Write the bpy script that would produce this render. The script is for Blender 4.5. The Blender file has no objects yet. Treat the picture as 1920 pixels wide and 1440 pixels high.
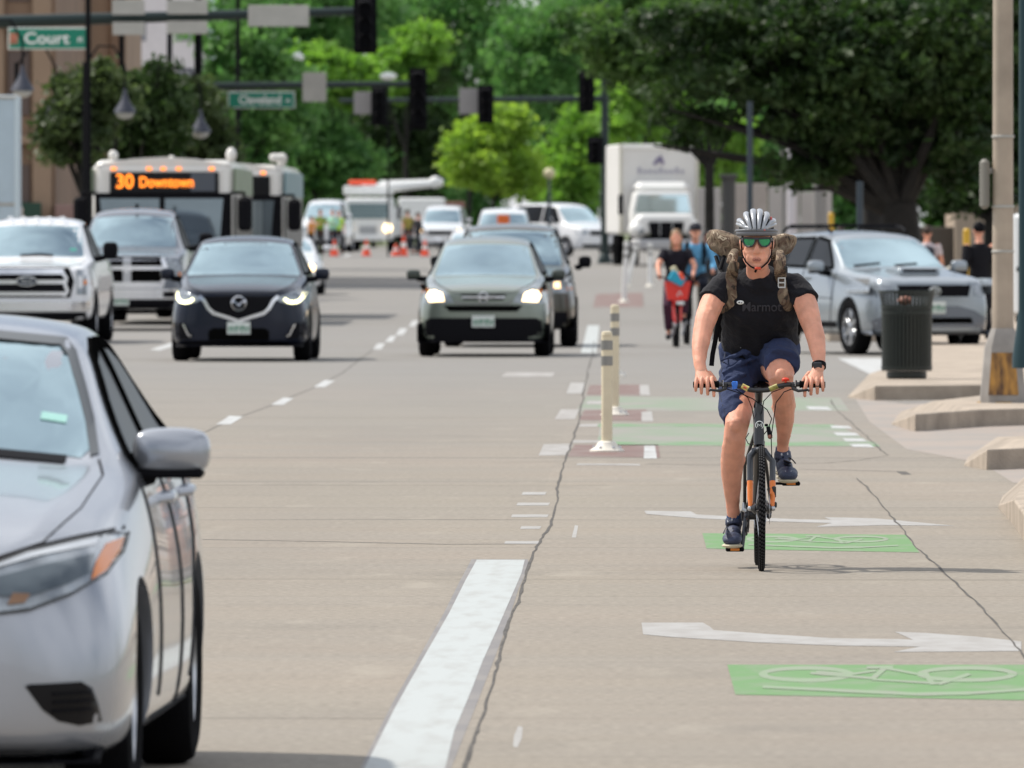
import bpy, bmesh, math, random
import numpy as np
from mathutils import Vector, Matrix
from mathutils.bvhtree import BVHTree
R = math.radians
C = bpy.context.scene.collection
random.seed(7)
# ---- where things stand: a 400 mm lens at 1.73 m; metres from the photo's measurements
F, VX, VY, CH = 21333.0, 1190.0, 431.0, 1.73
def gz(d):                                   # the street climbs a little beyond the second junction
    t = min(1, max(0, (d - 230) / 190)); return .75 * t * t * (3 - 2 * t)
def P(x, y, d): return Vector(((x - VX) * d / F, d, CH - (y - VY) * d / F))
def XA(x, d): return (x - VX) * d / F
def GP(x, y, z=0.0):
    d = F * (CH - z) / (y - VY); return Vector(((x - VX) * d / F, d, z))

# ---- materials
MATS = {}
def mat(name, col, rough=.5, metal=0., spec=.5, coat=0., var=0., vscale=3., bump=0., bscale=60., emit=None, es=0., trans=0., sss=0., sheen=0.):
    if name in MATS: return MATS[name]
    m = bpy.data.materials.new(name); m.use_nodes = True; nt = m.node_tree; b = nt.nodes['Principled BSDF']
    b.inputs['Base Color'].default_value = (*col, 1); b.inputs['Roughness'].default_value = rough
    b.inputs['Metallic'].default_value = metal; b.inputs['Specular IOR Level'].default_value = spec
    b.inputs['Coat Weight'].default_value = coat; b.inputs['Coat Roughness'].default_value = .04
    if trans: b.inputs['Transmission Weight'].default_value = trans
    if sss: b.inputs['Subsurface Weight'].default_value = sss; b.inputs['Subsurface Scale'].default_value = .012; b.inputs['Subsurface Radius'].default_value = (1, .35, .2)
    if sheen: b.inputs['Sheen Weight'].default_value = sheen; b.inputs['Sheen Roughness'].default_value = .4
    if emit: b.inputs['Emission Color'].default_value = (*emit, 1); b.inputs['Emission Strength'].default_value = es
    tc = nt.nodes.new('ShaderNodeTexCoord')
    if var:
        n = nt.nodes.new('ShaderNodeTexNoise'); n.inputs['Scale'].default_value = vscale; n.inputs['Detail'].default_value = 5
        nt.links.new(tc.outputs['Object'], n.inputs['Vector'])
        r = nt.nodes.new('ShaderNodeValToRGB')
        r.color_ramp.elements[0].position = .3; r.color_ramp.elements[1].position = .7
        r.color_ramp.elements[0].color = (*[c * (1 - var) for c in col], 1); r.color_ramp.elements[1].color = (*[min(1, c * (1 + var)) for c in col], 1)
        nt.links.new(n.outputs['Fac'], r.inputs['Fac']); nt.links.new(r.outputs['Color'], b.inputs['Base Color'])
    if bump:
        n2 = nt.nodes.new('ShaderNodeTexNoise'); n2.inputs['Scale'].default_value = bscale; n2.inputs['Detail'].default_value = 4
        nt.links.new(tc.outputs['Object'], n2.inputs['Vector'])
        bp = nt.nodes.new('ShaderNodeBump'); bp.inputs['Strength'].default_value = bump; bp.inputs['Distance'].default_value = .02
        nt.links.new(n2.outputs['Fac'], bp.inputs['Height']); nt.links.new(bp.outputs['Normal'], b.inputs['Normal'])
    MATS[name] = m; return m
def glassmat(name, dark, tint, refl=.42, rough=.03):   # coated car glass: a mirror sheen over a dark cabin
    if name in MATS: return MATS[name]
    m = bpy.data.materials.new(name); m.use_nodes = True; nt = m.node_tree; nt.nodes.clear()
    o = nt.nodes.new('ShaderNodeOutputMaterial'); mx = nt.nodes.new('ShaderNodeMixShader')
    d = nt.nodes.new('ShaderNodeBsdfPrincipled'); d.inputs['Base Color'].default_value = (*dark, 1); d.inputs['Roughness'].default_value = .3; d.inputs['Specular IOR Level'].default_value = .10
    g = nt.nodes.new('ShaderNodeBsdfGlossy'); g.inputs['Color'].default_value = (*tint, 1); g.inputs['Roughness'].default_value = rough
    tc = nt.nodes.new('ShaderNodeTexCoord'); n = nt.nodes.new('ShaderNodeTexNoise'); n.inputs['Scale'].default_value = 1.3; n.inputs['Detail'].default_value = 2
    nt.links.new(tc.outputs['Object'], n.inputs['Vector'])
    mr = nt.nodes.new('ShaderNodeMapRange'); mr.inputs['To Min'].default_value = refl * .75; mr.inputs['To Max'].default_value = refl * 1.2
    nt.links.new(n.outputs['Fac'], mr.inputs['Value']); nt.links.new(mr.outputs['Result'], mx.inputs['Fac'])
    nt.links.new(d.outputs[0], mx.inputs[1]); nt.links.new(g.outputs[0], mx.inputs[2]); nt.links.new(mx.outputs[0], o.inputs[0])
    MATS[name] = m; return m
def paint(name, col, metal=.35, rough=.32): return mat(name, col, rough, metal, .5, .8)

# ---- objects
def link(name, me, m, parent=None):
    o = bpy.data.objects.new(name, me); C.objects.link(o)
    ms = m if isinstance(m, (list, tuple)) else [m]
    if not me.materials:
        for x in ms: me.materials.append(x)
    if parent: o.parent = parent
    return o
def tag(o, label, cat, group=None, kind=None):
    o['label'] = label; o['category'] = cat
    if group: o['group'] = group
    if kind: o['kind'] = kind
    return o
def thing(name, label, cat, loc=(0, 0, 0), rz=0., group=None):
    o = bpy.data.objects.new(name, None); C.objects.link(o); o.location = loc; o.rotation_euler = (0, 0, rz); o.empty_display_size = .1
    return tag(o, label, cat, group)
def struct(o, kind='structure'): o['kind'] = kind; return o
def smooth_mesh(me, ang=35):
    me.polygons.foreach_set('use_smooth', [True] * len(me.polygons))
    if ang < 180: me.set_sharp_from_angle(angle=R(ang))
    me.update()

class MB:                                    # collects shapes into ONE mesh
    def __init__(s): s.v, s.f, s.m, s.mi = [], [], [], 0
    def add(s, vs, fs, M=None):
        n = len(s.v); s.v += [tuple(M @ Vector(p)) if M else tuple(p) for p in vs]
        s.f += [tuple(i + n for i in f) for f in fs]; s.m += [s.mi] * len(fs); return s
    def box(s, c, size, bev=.0, M=None):
        c = Vector(c); h = Vector(size) / 2; b = min(bev, min(h) * .95)
        vs, ix = [], {}
        for sx in (-1, 1):
            for sy in (-1, 1):
                for sz in (-1, 1):
                    for a in range(3):
                        q = [sx * h.x, sy * h.y, sz * h.z]
                        for k in range(3):
                            if k != a: q[k] -= (sx, sy, sz)[k] * b
                        ix[(sx, sy, sz, a)] = len(vs); vs.append(c + Vector(q))
        fs = []
        for a in range(3):
            u, w = (a + 1) % 3, (a + 2) % 3
            for sg in (-1, 1):
                q = []
                for (p, r) in ((-1, -1), (1, -1), (1, 1), (-1, 1)):
                    k = [0, 0, 0]; k[a] = sg; k[u] = p; k[w] = r; q.append(ix[(*k, a)])
                fs.append(q if sg > 0 else q[::-1])
        if b > 0:
            for a in range(3):
                u, w = (a + 1) % 3, (a + 2) % 3
                for p in (-1, 1):
                    for r in (-1, 1):
                        k0 = [0, 0, 0]; k1 = [0, 0, 0]; k0[a], k1[a] = -1, 1; k0[u] = k1[u] = p; k0[w] = k1[w] = r
                        q = [ix[(*k0, u)], ix[(*k1, u)], ix[(*k1, w)], ix[(*k0, w)]]
                        fs.append(q if p * r < 0 else q[::-1])
            for sx in (-1, 1):
                for sy in (-1, 1):
                    for sz in (-1, 1):
                        q = [ix[(sx, sy, sz, a)] for a in range(3)]
                        fs.append(q if sx * sy * sz > 0 else q[::-1])
        return s.add(vs, fs, M)
    def tube(s, pts, r, n=8, side=(1, 0, 0), cap=True, dome=False, M=None):
        pts = [Vector(p) for p in pts]; k = len(pts)
        rr = list(r) if isinstance(r, (list, tuple)) and len(r) == k else [r] * k
        rr = [(x, x) if not isinstance(x, (tuple, list)) else x for x in rr]
        if dome:                             # rounded ends
            t0 = (pts[0] - pts[1]).normalized(); t1 = (pts[-1] - pts[-2]).normalized(); a, b = rr[0], rr[-1]
            ma, mb = max(a) if False else min(a), min(b)
            P0 = [pts[0] + t0 * ma * x for x in (.95, .7, .38)]; R0 = [(a[0] * x, a[1] * x) for x in (.3, .71, .93)]
            P1 = [pts[-1] + t1 * mb * x for x in (.38, .7, .95)]; R1 = [(b[0] * x, b[1] * x) for x in (.93, .71, .3)]
            pts = P0 + pts + P1; rr = R0 + rr + R1; k = len(pts)
        vs, fs = [], []; up = Vector(side)
        for i, p in enumerate(pts):
            t = (pts[min(i + 1, k - 1)] - pts[max(i - 1, 0)]).normalized()
            x = up - t * up.dot(t)
            if x.length < 1e-3: x = t.orthogonal()
            x.normalize(); up = x; y = t.cross(x)
            for j in range(n):
                a = 2 * math.pi * j / n; vs.append(p + x * (rr[i][0] * math.cos(a)) + y * (rr[i][1] * math.sin(a)))
        for i in range(k - 1):
            for j in range(n):
                j2 = (j + 1) % n; fs.append((i * n + j, i * n + j2, (i + 1) * n + j2, (i + 1) * n + j))
        if cap: fs.append(tuple(range(n))[::-1]); fs.append(tuple(range((k - 1) * n, k * n)))
        return s.add(vs, fs, M)
    def lathe(s, prof, n=24, c=(0, 0, 0), axis='z', M=None, closed=False):
        c = Vector(c); vs, fs = [], []
        for (r, h) in prof:
            for j in range(n):
                a = 2 * math.pi * j / n; x, y = r * math.cos(a), r * math.sin(a)
                vs.append(c + (Vector((x, y, h)) if axis == 'z' else Vector((h, x, y)) if axis == 'x' else Vector((y, h, x))))
        k = len(prof)
        for i in range(k if closed else k - 1):
            i2 = (i + 1) % k
            for j in range(n):
                j2 = (j + 1) % n; fs.append((i * n + j, i * n + j2, i2 * n + j2, i2 * n + j))
        if not closed: fs.append(tuple(range(n))[::-1]); fs.append(tuple(range((k - 1) * n, k * n)))
        return s.add(vs, fs, M)
    def ball(s, c, r, n=16, M=None):
        r = (r, r, r) if not isinstance(r, (tuple, list)) else r; h = n // 2
        vs = [(0, 0, -1)]; fs = []
        for i in range(1, h):
            t = math.pi * i / h
            for j in range(n):
                a = 2 * math.pi * j / n; vs.append((math.sin(t) * math.cos(a), math.sin(t) * math.sin(a), -math.cos(t)))
        vs.append((0, 0, 1)); T = len(vs) - 1
        for j in range(n):
            j2 = (j + 1) % n; fs.append((0, 1 + j2, 1 + j)); fs.append((T, T - n + j, T - n + j2))
            for i in range(h - 2): fs.append((1 + i * n + j, 1 + i * n + j2, 1 + (i + 1) * n + j2, 1 + (i + 1) * n + j))
        c = Vector(c); return s.add([c + Vector((v[0] * r[0], v[1] * r[1], v[2] * r[2])) for v in vs], fs, M)
    def prism(s, poly, lo, hi, axis='z', M=None):
        def q(u, v, w): return (u, v, w) if axis == 'z' else (w, u, v) if axis == 'x' else (u, w, v)
        n = len(poly); vs = [q(u, v, lo) for u, v in poly] + [q(u, v, hi) for u, v in poly]
        fs = [tuple(range(n))[::-1], tuple(range(n, 2 * n))] + [(i, (i + 1) % n, n + (i + 1) % n, n + i) for i in range(n)]
        return s.add(vs, fs, M)
    def mesh(s, name, ang=35, fixn=True):
        me = bpy.data.meshes.new(name); me.from_pydata(s.v, [], s.f)
        me.polygons.foreach_set('material_index', s.m)
        if fixn:
            b = bmesh.new(); b.from_mesh(me); bmesh.ops.recalc_face_normals(b, faces=b.faces); b.to_mesh(me); b.free()
        smooth_mesh(me, ang); return me
    def build(s, name, m, parent=None, ang=35): return link(name, s.mesh(name, ang), m, parent)

def applied(o):                              # mesh of o with its modifiers applied
    bpy.context.view_layer.update(); dg = bpy.context.evaluated_depsgraph_get()
    me = bpy.data.meshes.new_from_object(o.evaluated_get(dg)); return me
def remesh(mb, name, vox, smooth=4, sub=0):
    me = mb.mesh(name, 180); o = bpy.data.objects.new('tmp', me); C.objects.link(o)
    r = o.modifiers.new('r', 'REMESH'); r.mode = 'VOXEL'; r.voxel_size = vox; r.use_smooth_shade = True
    if smooth: k = o.modifiers.new('s', 'SMOOTH'); k.factor = .5; k.iterations = smooth
    out = applied(o); bpy.data.objects.remove(o); smooth_mesh(out, 180); out.name = name; return out
def folds(me, amp, sx, sz, seed=0., pw=1.):      # cloth folds: ridged noise pushed along the normals
    from mathutils import noise
    nor = [v.normal.copy() for v in me.vertices]; pos = [v.co.copy() for v in me.vertices]; out = []
    for p, nn in zip(pos, nor):
        q = Vector((p.x * sx + p.z * sx * .35 + seed, p.y * sx * .6, p.z * sz + p.x * sz * .3))
        n = 1 - abs(noise.noise(q)) * 2.2; n2 = noise.noise(q * 2.3 + Vector((9, 3, 1)))
        out += (p + nn * amp * (n * .8 + n2 * .5 - .4))[:]
    me.vertices.foreach_set('co', out); me.update()
def text_mesh(txt, size, depth=.002, bold=0.0):
    cu = bpy.data.curves.new('t', 'FONT'); cu.body = txt; cu.size = size; cu.extrude = depth; cu.align_x = 'CENTER'; cu.align_y = 'CENTER'; cu.offset = bold
    o = bpy.data.objects.new('t', cu); C.objects.link(o); me = applied(o); bpy.data.objects.remove(o); return me
def text_on(name, txt, size, m, parent, loc, depth=.002, bold=0., sx=1.):   # upright lettering that faces -Y
    me = text_mesh(txt, size, depth, bold); me.materials.clear()
    me.transform(Matrix.Diagonal((sx, 1, 1, 1))); me.transform(Matrix.Rotation(R(90), 4, 'X')); o = link(name, me, m, parent); o.location = loc; return o
def copy_thing(o, loc=None, rz=None, label=None):
    c = o.copy(); C.objects.link(c)
    if loc is not None: c.location = loc
    if rz is not None: c.rotation_euler = (0, 0, rz)
    if label: c['label'] = label
    def kids(a, b):
        for ch in a.children:
            k = ch.copy(); C.objects.link(k); k.parent = b; kids(ch, k)
    kids(o, c); return c
M_TYRE = mat('tyre_rubber', (.007, .007, .008), .9, spec=.05, bump=.2, bscale=80)
M_BLACK = mat('black_plastic', (.006, .006, .008), .65, spec=.08)
M_GLOSSBLACK = mat('gloss_black', (.006, .006, .008), .2, spec=.2)
M_LINER = mat('wheel_arch_liner', (.004, .004, .004), .95, spec=.0)
M_CHROME = mat('chrome', (.72, .73, .76), .14, 1.)
M_RIM = mat('alloy', (.50, .51, .53), .28, .9)
M_GLASS = glassmat('windscreen_glass', (.030, .042, .046), (.74, .93, .98), .70)
M_SGLASS = glassmat('tinted_side_glass', (.008, .009, .011), (.70, .78, .85), .02)
M_LENS = mat('lamp_lens', (.27, .30, .33), .10, .35, .6, .8, var=.35, vscale=9)
M_AMBER = mat('amber_lens', (.75, .22, .03), .25)
M_LAMP_WARM = mat('lit_lamp_warm', (1, .9, .7), .3, emit=(1, .70, .36), es=5)
M_LAMP_WHITE = mat('lit_lamp_white', (1, .98, .85), .3, emit=(1, .95, .50), es=4.5)
M_LAMP_SOFT = mat('lit_lamp_soft', (1, .8, .5), .3, emit=(1, .62, .30), es=2.5)
M_ORANGELED = mat('orange_led', (.9, .25, .02), .4, emit=(1, .24, .02), es=2.2)
M_PLATE = mat('plate_white', (.62, .66, .63), .5)
M_PLATEGREEN = mat('plate_print', (.16, .30, .22), .5)
M_STEELGREEN = mat('dark_green_steel', (.012, .026, .026), .4, .3)
M_SIGNBACK = mat('bare_aluminium', (.42, .41, .38), .5, .4, var=.08)
M_SIGNGREEN = mat('sign_green', (.0, .20, .125), .5)
M_WHITE = mat('white_paint', (.78, .78, .76), .4)
M_WHITELET = mat('sign_white', (.80, .82, .80), .5)
M_ORANGE = mat('safety_orange', (.90, .09, .03), .5)
M_HIVIS = mat('hi_vis_yellow', (.42, .70, .06), .7, var=.1)
M_HIVISPALE = mat('pale_work_shirt', (.36, .62, .52), .8, var=.15)
M_SKIN = mat('skin', (.72, .34, .228), .5, spec=.4, var=.16, vscale=13, bump=.22, bscale=240, sss=.18)
M_DARKCLOTH = mat('dark_cloth', (.010, .011, .016), .85, bump=.1, bscale=200)
M_HAIR = mat('brown_hair', (.035, .018, .010), .6)
# ---- camera, sky, sun
sc = bpy.context.scene
cd = bpy.data.cameras.new('camera'); cam = bpy.data.objects.new('camera', cd); C.objects.link(cam); sc.camera = cam
cd.lens = 400; cd.sensor_width = 36; cd.clip_start = .5; cd.clip_end = 6000
cam.location = (0, 0, CH)
look = Vector(((960 - VX) / F, 1, -(720 - VY) / F)); cam.rotation_euler = look.to_track_quat('-Z', 'Y').to_euler()
cd.dof.use_dof = True; cd.dof.focus_distance = 58.0; cd.dof.aperture_fstop = 11; cd.dof.aperture_blades = 9
TO_SUN = Vector((-.80, .42, 1.15)).normalized()
w = bpy.data.worlds.new('World'); sc.world = w; w.use_nodes = True; nt = w.node_tree
sky = nt.nodes.new('ShaderNodeTexSky'); sky.sky_type = 'NISHITA'; sky.sun_disc = False
sky.sun_elevation = math.asin(TO_SUN.z); sky.sun_rotation = math.atan2(TO_SUN.x, TO_SUN.y); sky.dust_density = 2.5; sky.altitude = 1600
tc = nt.nodes.new('ShaderNodeTexCoord'); nz = nt.nodes.new('ShaderNodeTexNoise'); nz.inputs['Scale'].default_value = 2.2; nz.inputs['Detail'].default_value = 6
nt.links.new(tc.outputs['Generated'], nz.inputs['Vector'])
cr = nt.nodes.new('ShaderNodeValToRGB'); cr.color_ramp.elements[0].position = .30; cr.color_ramp.elements[1].position = .58
nt.links.new(nz.outputs['Fac'], cr.inputs['Fac'])
mx = nt.nodes.new('ShaderNodeMix'); mx.data_type = 'RGBA'; mx.inputs['B'].default_value = (13.2, 13.8, 14.8, 1)
nt.links.new(cr.outputs['Color'], mx.inputs['Factor']); nt.links.new(sky.outputs['Color'], mx.inputs['A'])
bg = nt.nodes['Background']; bg.inputs['Strength'].default_value = .085; nt.links.new(mx.outputs['Result'], bg.inputs['Color'])
sl = bpy.data.lights.new('sun', 'SUN'); sl.energy = 5.0; sl.angle = R(1.2); sl.color = (1, .94, .85)
so = bpy.data.objects.new('sun', sl); C.objects.link(so); so.rotation_euler = TO_SUN.to_track_quat('Z', 'Y').to_euler()
vs_ = sc.view_settings; vs_.view_transform = 'Standard'; vs_.look = 'None'; vs_.exposure = -.12; vs_.gamma = 1
sc.cycles.use_denoising = True; sc.cycles.max_bounces = 6; sc.cycles.transparent_max_bounces = 8; sc.cycles.sample_clamp_indirect = 4

# ---- concrete street
def road_material():
    m = bpy.data.materials.new('concrete_street'); m.use_nodes = True; nt = m.node_tree; b = nt.nodes['Principled BSDF']
    N = nt.nodes.new; L = nt.links.new
    geo = N('ShaderNodeNewGeometry'); sep = N('ShaderNodeSeparateXYZ'); L(geo.outputs['Position'], sep.inputs[0])
    def math_(op, a, b_=None, c=None):
        n = N('ShaderNodeMath'); n.operation = op
        for i, q in enumerate((a, b_, c)):
            if q is None: continue
            if isinstance(q, (int, float)): n.inputs[i].default_value = q
            else: L(q, n.inputs[i])
        return n.outputs[0]
    def noise(scale, det=4, sx=1, sy=1, ro=.55):
        mp = N('ShaderNodeMapping'); mp.inputs['Scale'].default_value = (sx, sy, 1); L(geo.outputs['Position'], mp.inputs[0])
        n = N('ShaderNodeTexNoise'); n.inputs['Scale'].default_value = scale; n.inputs['Detail'].default_value = det; n.inputs['Roughness'].default_value = ro
        L(mp.outputs[0], n.inputs['Vector']); return n.outputs['Fac']
    def mix(f, a, b_, bl='MIX'):
        n = N('ShaderNodeMix'); n.data_type = 'RGBA'; n.blend_type = bl
        if isinstance(f, (int, float)): n.inputs['Factor'].default_value = f
        else: L(f, n.inputs['Factor'])
        for q, k in ((a, 'A'), (b_, 'B')):
            if isinstance(q, tuple): n.inputs[k].default_value = (*q, 1)
            else: L(q, n.inputs[k])
        return n.outputs['Result']
    def ramp(x, lo, hi):
        n = N('ShaderNodeMapRange'); n.inputs['From Min'].default_value = lo; n.inputs['From Max'].default_value = hi; L(x, n.inputs['Value']); return n.outputs['Result']
    big = noise(.22, 5, 1, .35)
    col = mix(ramp(big, .35, .65), (0.257, 0.228, 0.181), (0.300, 0.245, 0.198))
    col = mix(ramp(noise(.6, 6, .22, .9), .40, .70), col, (0.265, 0.239, 0.206))
    col = mix(math_('MULTIPLY', ramp(noise(.9, 6, .10, 1.6), .48, .76), .55), col, (0.166, 0.149, 0.131))          # tyre scuffs and stains across the lanes
    slab = N('ShaderNodeTexWhiteNoise'); slab.noise_dimensions = '2D'
    cx = N('ShaderNodeCombineXYZ'); L(math_('FLOOR', math_('DIVIDE', math_('ADD', sep.outputs[0], .6), 3.1)), cx.inputs[0]); L(math_('FLOOR', math_('DIVIDE', sep.outputs[1], 4.6)), cx.inputs[1])
    L(cx.outputs[0], slab.inputs['Vector'])
    col = mix(math_('MULTIPLY', slab.outputs['Value'], .34), col, (0.205, 0.184, 0.157))                                  # slabs poured at different times
    g = noise(26, 3); col = mix(.44, col, mix(ramp(g, .3, .7), (0.141, 0.121, 0.098), (0.396, 0.355, 0.295)))
    g2 = noise(140, 2); col = mix(math_('MULTIPLY', ramp(g2, .58, .70), .5), col, (0.113, 0.104, 0.092))                # exposed stones
    col = mix(math_('MULTIPLY', ramp(noise(1.1, 7, .8, .5, .65), .56, .78), .5), col, (0.151, 0.135, 0.114))            # oil and water stains
    col = mix(math_('MULTIPLY', ramp(noise(2.2, 5, 1, .25), .60, .72), .45), col, (0.353, 0.317, 0.262))                    # dusty pale spots
    ln_ = math_('ABSOLUTE', math_('SUBTRACT', math_('FRACT', math_('DIVIDE', math_('ADD', sep.outputs[0], .62), 3.1)), .5))
    col = mix(math_('MULTIPLY', ramp(ln_, .42, .05), math_('MULTIPLY', ramp(noise(.35, 4, 1, .12), .35, .65), .30)), col, (0.180, 0.163, 0.144))   # darkened lane centres
    col = mix(ramp(sep.outputs[1], 78, 140), col, mix(.70, col, (0.209, 0.207, 0.203)))                                    # colour turns greyer with distance along the street
    wob = noise(.35, 3)
    def joint(per, off, w_, s_):
        nonlocal col
        t = math_('FRACT', math_('ADD', math_('DIVIDE', sep.outputs[1], per), math_('ADD', math_('MULTIPLY', wob, .05), off)))
        ln = math_('COMPARE', t, .5, w_ / per)
        col = mix(math_('MULTIPLY', math_('MULTIPLY', ln, s_), ramp(noise(.8, 3, .22, .5), .42, .6)), col, (0.069, 0.060, 0.051))
    joint(9.2, .1, .06, .8); joint(4.1, .37, .03, .38); joint(7.3, .77, .10, .30)
    L(col, b.inputs['Base Color']); b.inputs['Roughness'].default_value = .78; b.inputs['Specular IOR Level'].default_value = .3
    bp = N('ShaderNodeBump'); bp.inputs['Strength'].default_value = .35; bp.inputs['Distance'].default_value = .01; L(noise(60, 4), bp.inputs['Height']); L(bp.outputs[0], b.inputs['Normal'])
    return m
M_ROAD = road_material()
M_GROUND = mat('park_ground', (.10, .12, .05), .9, var=.4, vscale=.3)
M_WALK = mat('sidewalk_concrete', (.36, .300, .240), .85, var=.26, vscale=2.4, bump=.5, bscale=40)
def sheet(name, x0, x1, ys, z, m):
    vs = []; fs = []
    for y in ys: vs += [(x0, y, gz(y) + z), (x1, y, gz(y) + z)]
    for i in range(len(ys) - 1): fs.append((2 * i, 2 * i + 1, 2 * i + 3, 2 * i + 2))
    me = bpy.data.meshes.new(name); me.from_pydata(vs, [], fs); return struct(link(name, me, m))
sheet('ground', -900, 900, [-300] + list(range(200, 460, 20)) + [600, 3000], -.03, M_GROUND)
sheet('road', -15, 24, [-60] + list(range(200, 440, 12)) + [700], 0, M_ROAD)

def paint_mat(name, col, wear, ws=6., thr=(.45, .6), sc_=(1, .35, 1)):
    m = bpy.data.materials.new(name); m.use_nodes = True; nt = m.node_tree; b = nt.nodes['Principled BSDF']
    g = nt.nodes.new('ShaderNodeNewGeometry'); mp = nt.nodes.new('ShaderNodeMapping'); mp.inputs['Scale'].default_value = sc_
    nt.links.new(g.outputs['Position'], mp.inputs[0])
    n = nt.nodes.new('ShaderNodeTexNoise'); n.inputs['Scale'].default_value = ws; n.inputs['Detail'].default_value = 7; nt.links.new(mp.outputs[0], n.inputs['Vector'])
    r = nt.nodes.new('ShaderNodeValToRGB'); e = r.color_ramp.elements
    e[0].position, e[1].position = thr; e[0].color = (*col, 1); e[1].color = (*[c * (1 - wear) + k * wear for c, k in zip(col, (0.258, 0.236, 0.213))], 1)
    nt.links.new(n.outputs['Fac'], r.inputs['Fac']); nt.links.new(r.outputs['Color'], b.inputs['Base Color']); b.inputs['Roughness'].default_value = .6
    return m
P_WHITE = paint_mat('thick_white_paint', (.41, .435, .43), .40, 6., (.46, .72), (1.6, .22, 1)); P_PALE = paint_mat('worn_white_paint', (.36, .35, .335), .5, 8., (.40, .62))
P_DASH = paint_mat('lane_white_paint', (.46, .47, .47), .40); P_GREEN = paint_mat('green_lane_paint', (.115, .245, .078), .45, 7., (.46, .72))
P_FADEGREEN = paint_mat('faded_green_paint', (.20, .245, .17), .85, 1.6, (.40, .62)); P_RED = paint_mat('red_brown_paint', (.165, .095, .078), .3, 3.)
P_SCAR = paint_mat('ground_off_paint_scar', (0.179, 0.167, 0.163), .5, 4.); P_CRACK = mat('crack_filler', (.075, .068, .06), .9, var=.5, vscale=4); P_GHOST = paint_mat('ghost_paint', (0.350, 0.334, 0.319), .8, 5.)
P_SYMBOL = paint_mat('symbol_paint', (.215, .29, .175), .45, 9.); P_EDGEGREEN = paint_mat('green_edge_paint', (.13, .25, .11), .6, 3., (.42, .6))
def mark(name, polys, m, lv=1):
    mb = MB()
    for ip, p in enumerate(polys):
        q = [GP(x, y) for x, y in p]; n = len(mb.v)
        mb.v += [(v.x, v.y, gz(v.y) + .0007 * lv + .00002 * ip) for v in q]; mb.f.append(tuple(range(n, n + len(q)))); mb.m.append(0)
    me = mb.mesh(name, 180); 
    b = bmesh.new(); b.from_mesh(me)
    bmesh.ops.triangulate(b, faces=[f for f in b.faces if len(f.verts) > 4])
    for f in b.faces:
        if f.normal.z < 0: f.normal_flip()
    b.to_mesh(me); b.free(); return struct(link(name, me, m))
def strip_px(pts, wid):                       # pts in photo pixels, width in metres, laid on the street
    q = [GP(x, y) for x, y in pts]; L_, R_ = [], []
    for i, p in enumerate(q):
        t = (q[min(i + 1, len(q) - 1)] - q[max(i - 1, 0)]); t.z = 0; t.normalize(); n = Vector((-t.y, t.x, 0))
        wi = wid[i] if isinstance(wid, list) else wid
        L_.append(p + n * wi / 2); R_.append(p - n * wi / 2)
    return [[L_[i], L_[i + 1], R_[i + 1], R_[i]] for i in range(len(q) - 1)]
def mark_m(name, quads, m, lv=1):
    mb = MB()
    for q in quads:
        n = len(mb.v); mb.v += [(v.x, v.y, gz(v.y) + .0007 * lv) for v in q]; mb.f.append(tuple(range(n, n + len(q)))); mb.m.append(0)
    me = mb.mesh(name, 180, False); b = bmesh.new(); b.from_mesh(me)
    for f in b.faces:
        if f.normal.z < 0: f.normal_flip()
    b.to_mesh(me); b.free(); return struct(link(name, me, m))
def fine(pts, k=5, jx=2.0, jy=0.):            # subdivide and roughen a traced line
    out = []
    for (a, b) in zip(pts, pts[1:]):
        for i in range(k):
            t = i / k; out.append((a[0] + (b[0] - a[0]) * t + random.uniform(-jx, jx), a[1] + (b[1] - a[1]) * t))
    return out + [pts[-1]]
# thick white line by the bike lane, on the scar of an older one
mark('road_scar', [[(884, 1049), (990, 1049), (992, 1062), (972, 1105), (948, 1180), (925, 1240), (898, 1310), (868, 1385), (846, 1440), (815, 1520), (650, 1520), (676, 1440), (735, 1320), (784, 1235), (832, 1150), (862, 1090)]], P_SCAR, 1)
mark('edge_line', [[(894, 1050), (984, 1050), (978, 1075), (952, 1135), (930, 1185), (905, 1240), (882, 1300), (852, 1370), (835, 1440), (800, 1525), (655, 1525), (684, 1440), (742, 1325), (792, 1237), (842, 1150), (872, 1090)]], P_WHITE, 2)
crk = [(1046, 905), (1058, 870), (1070, 838), (1082, 800), (1090, 760), (1098, 720), (1107, 680), (1114, 640)]
mark_m('road_crack', strip_px(fine([(862, 1470), (885, 1400), (905, 1345), (926, 1270), (940, 1220), (952, 1170), (972, 1130), (982, 1090), (998, 1040), (1015, 1012), (1032, 985), (1044, 940)] + crk, 6, 2.2), [.008 + .011 * random.random() for _ in range(200)]), P_CRACK, 3)
mark_m('road_crack', strip_px(fine([(1935, 1248), (1900, 1205), (1850, 1150), (1800, 1100), (1750, 1055), (1720, 1028), (1690, 990), (1660, 955), (1625, 912), (1606, 896)], 6, 2.4), [.006 + .010 * random.random() for _ in range(200)]), P_CRACK, 3)
mark_m('road_crack', strip_px(fine([(1555, 868), (1610, 863), (1664, 854), (1645, 838), (1625, 818), (1598, 795), (1570, 770), (1558, 750)], 5, 2.0), [.006 + .010 * random.random() for _ in range(200)]), P_CRACK, 3)
mark_m('road_crack', strip_px(fine([(330, 832), (374, 815), (440, 785), (520, 756), (600, 722), (640, 700), (700, 655)], 5, 1.2), .018), P_CRACK, 1)
mark_m('road_crack', strip_px(fine([(380, 1012), (620, 1016), (840, 1021), (1000, 1020)], 5, 1), .06), P_CRACK, 1)
mark_m('road_crack', strip_px(fine([(1210, 870), (1330, 872), (1420, 870), (1560, 868)], 5, 1), .06), P_CRACK, 1)
mark_m('road_crack', strip_px(fine([(1500, 880), (1600, 882), (1690, 884), (1700, 890)], 5, 1), .07), P_CRACK, 1)
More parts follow.
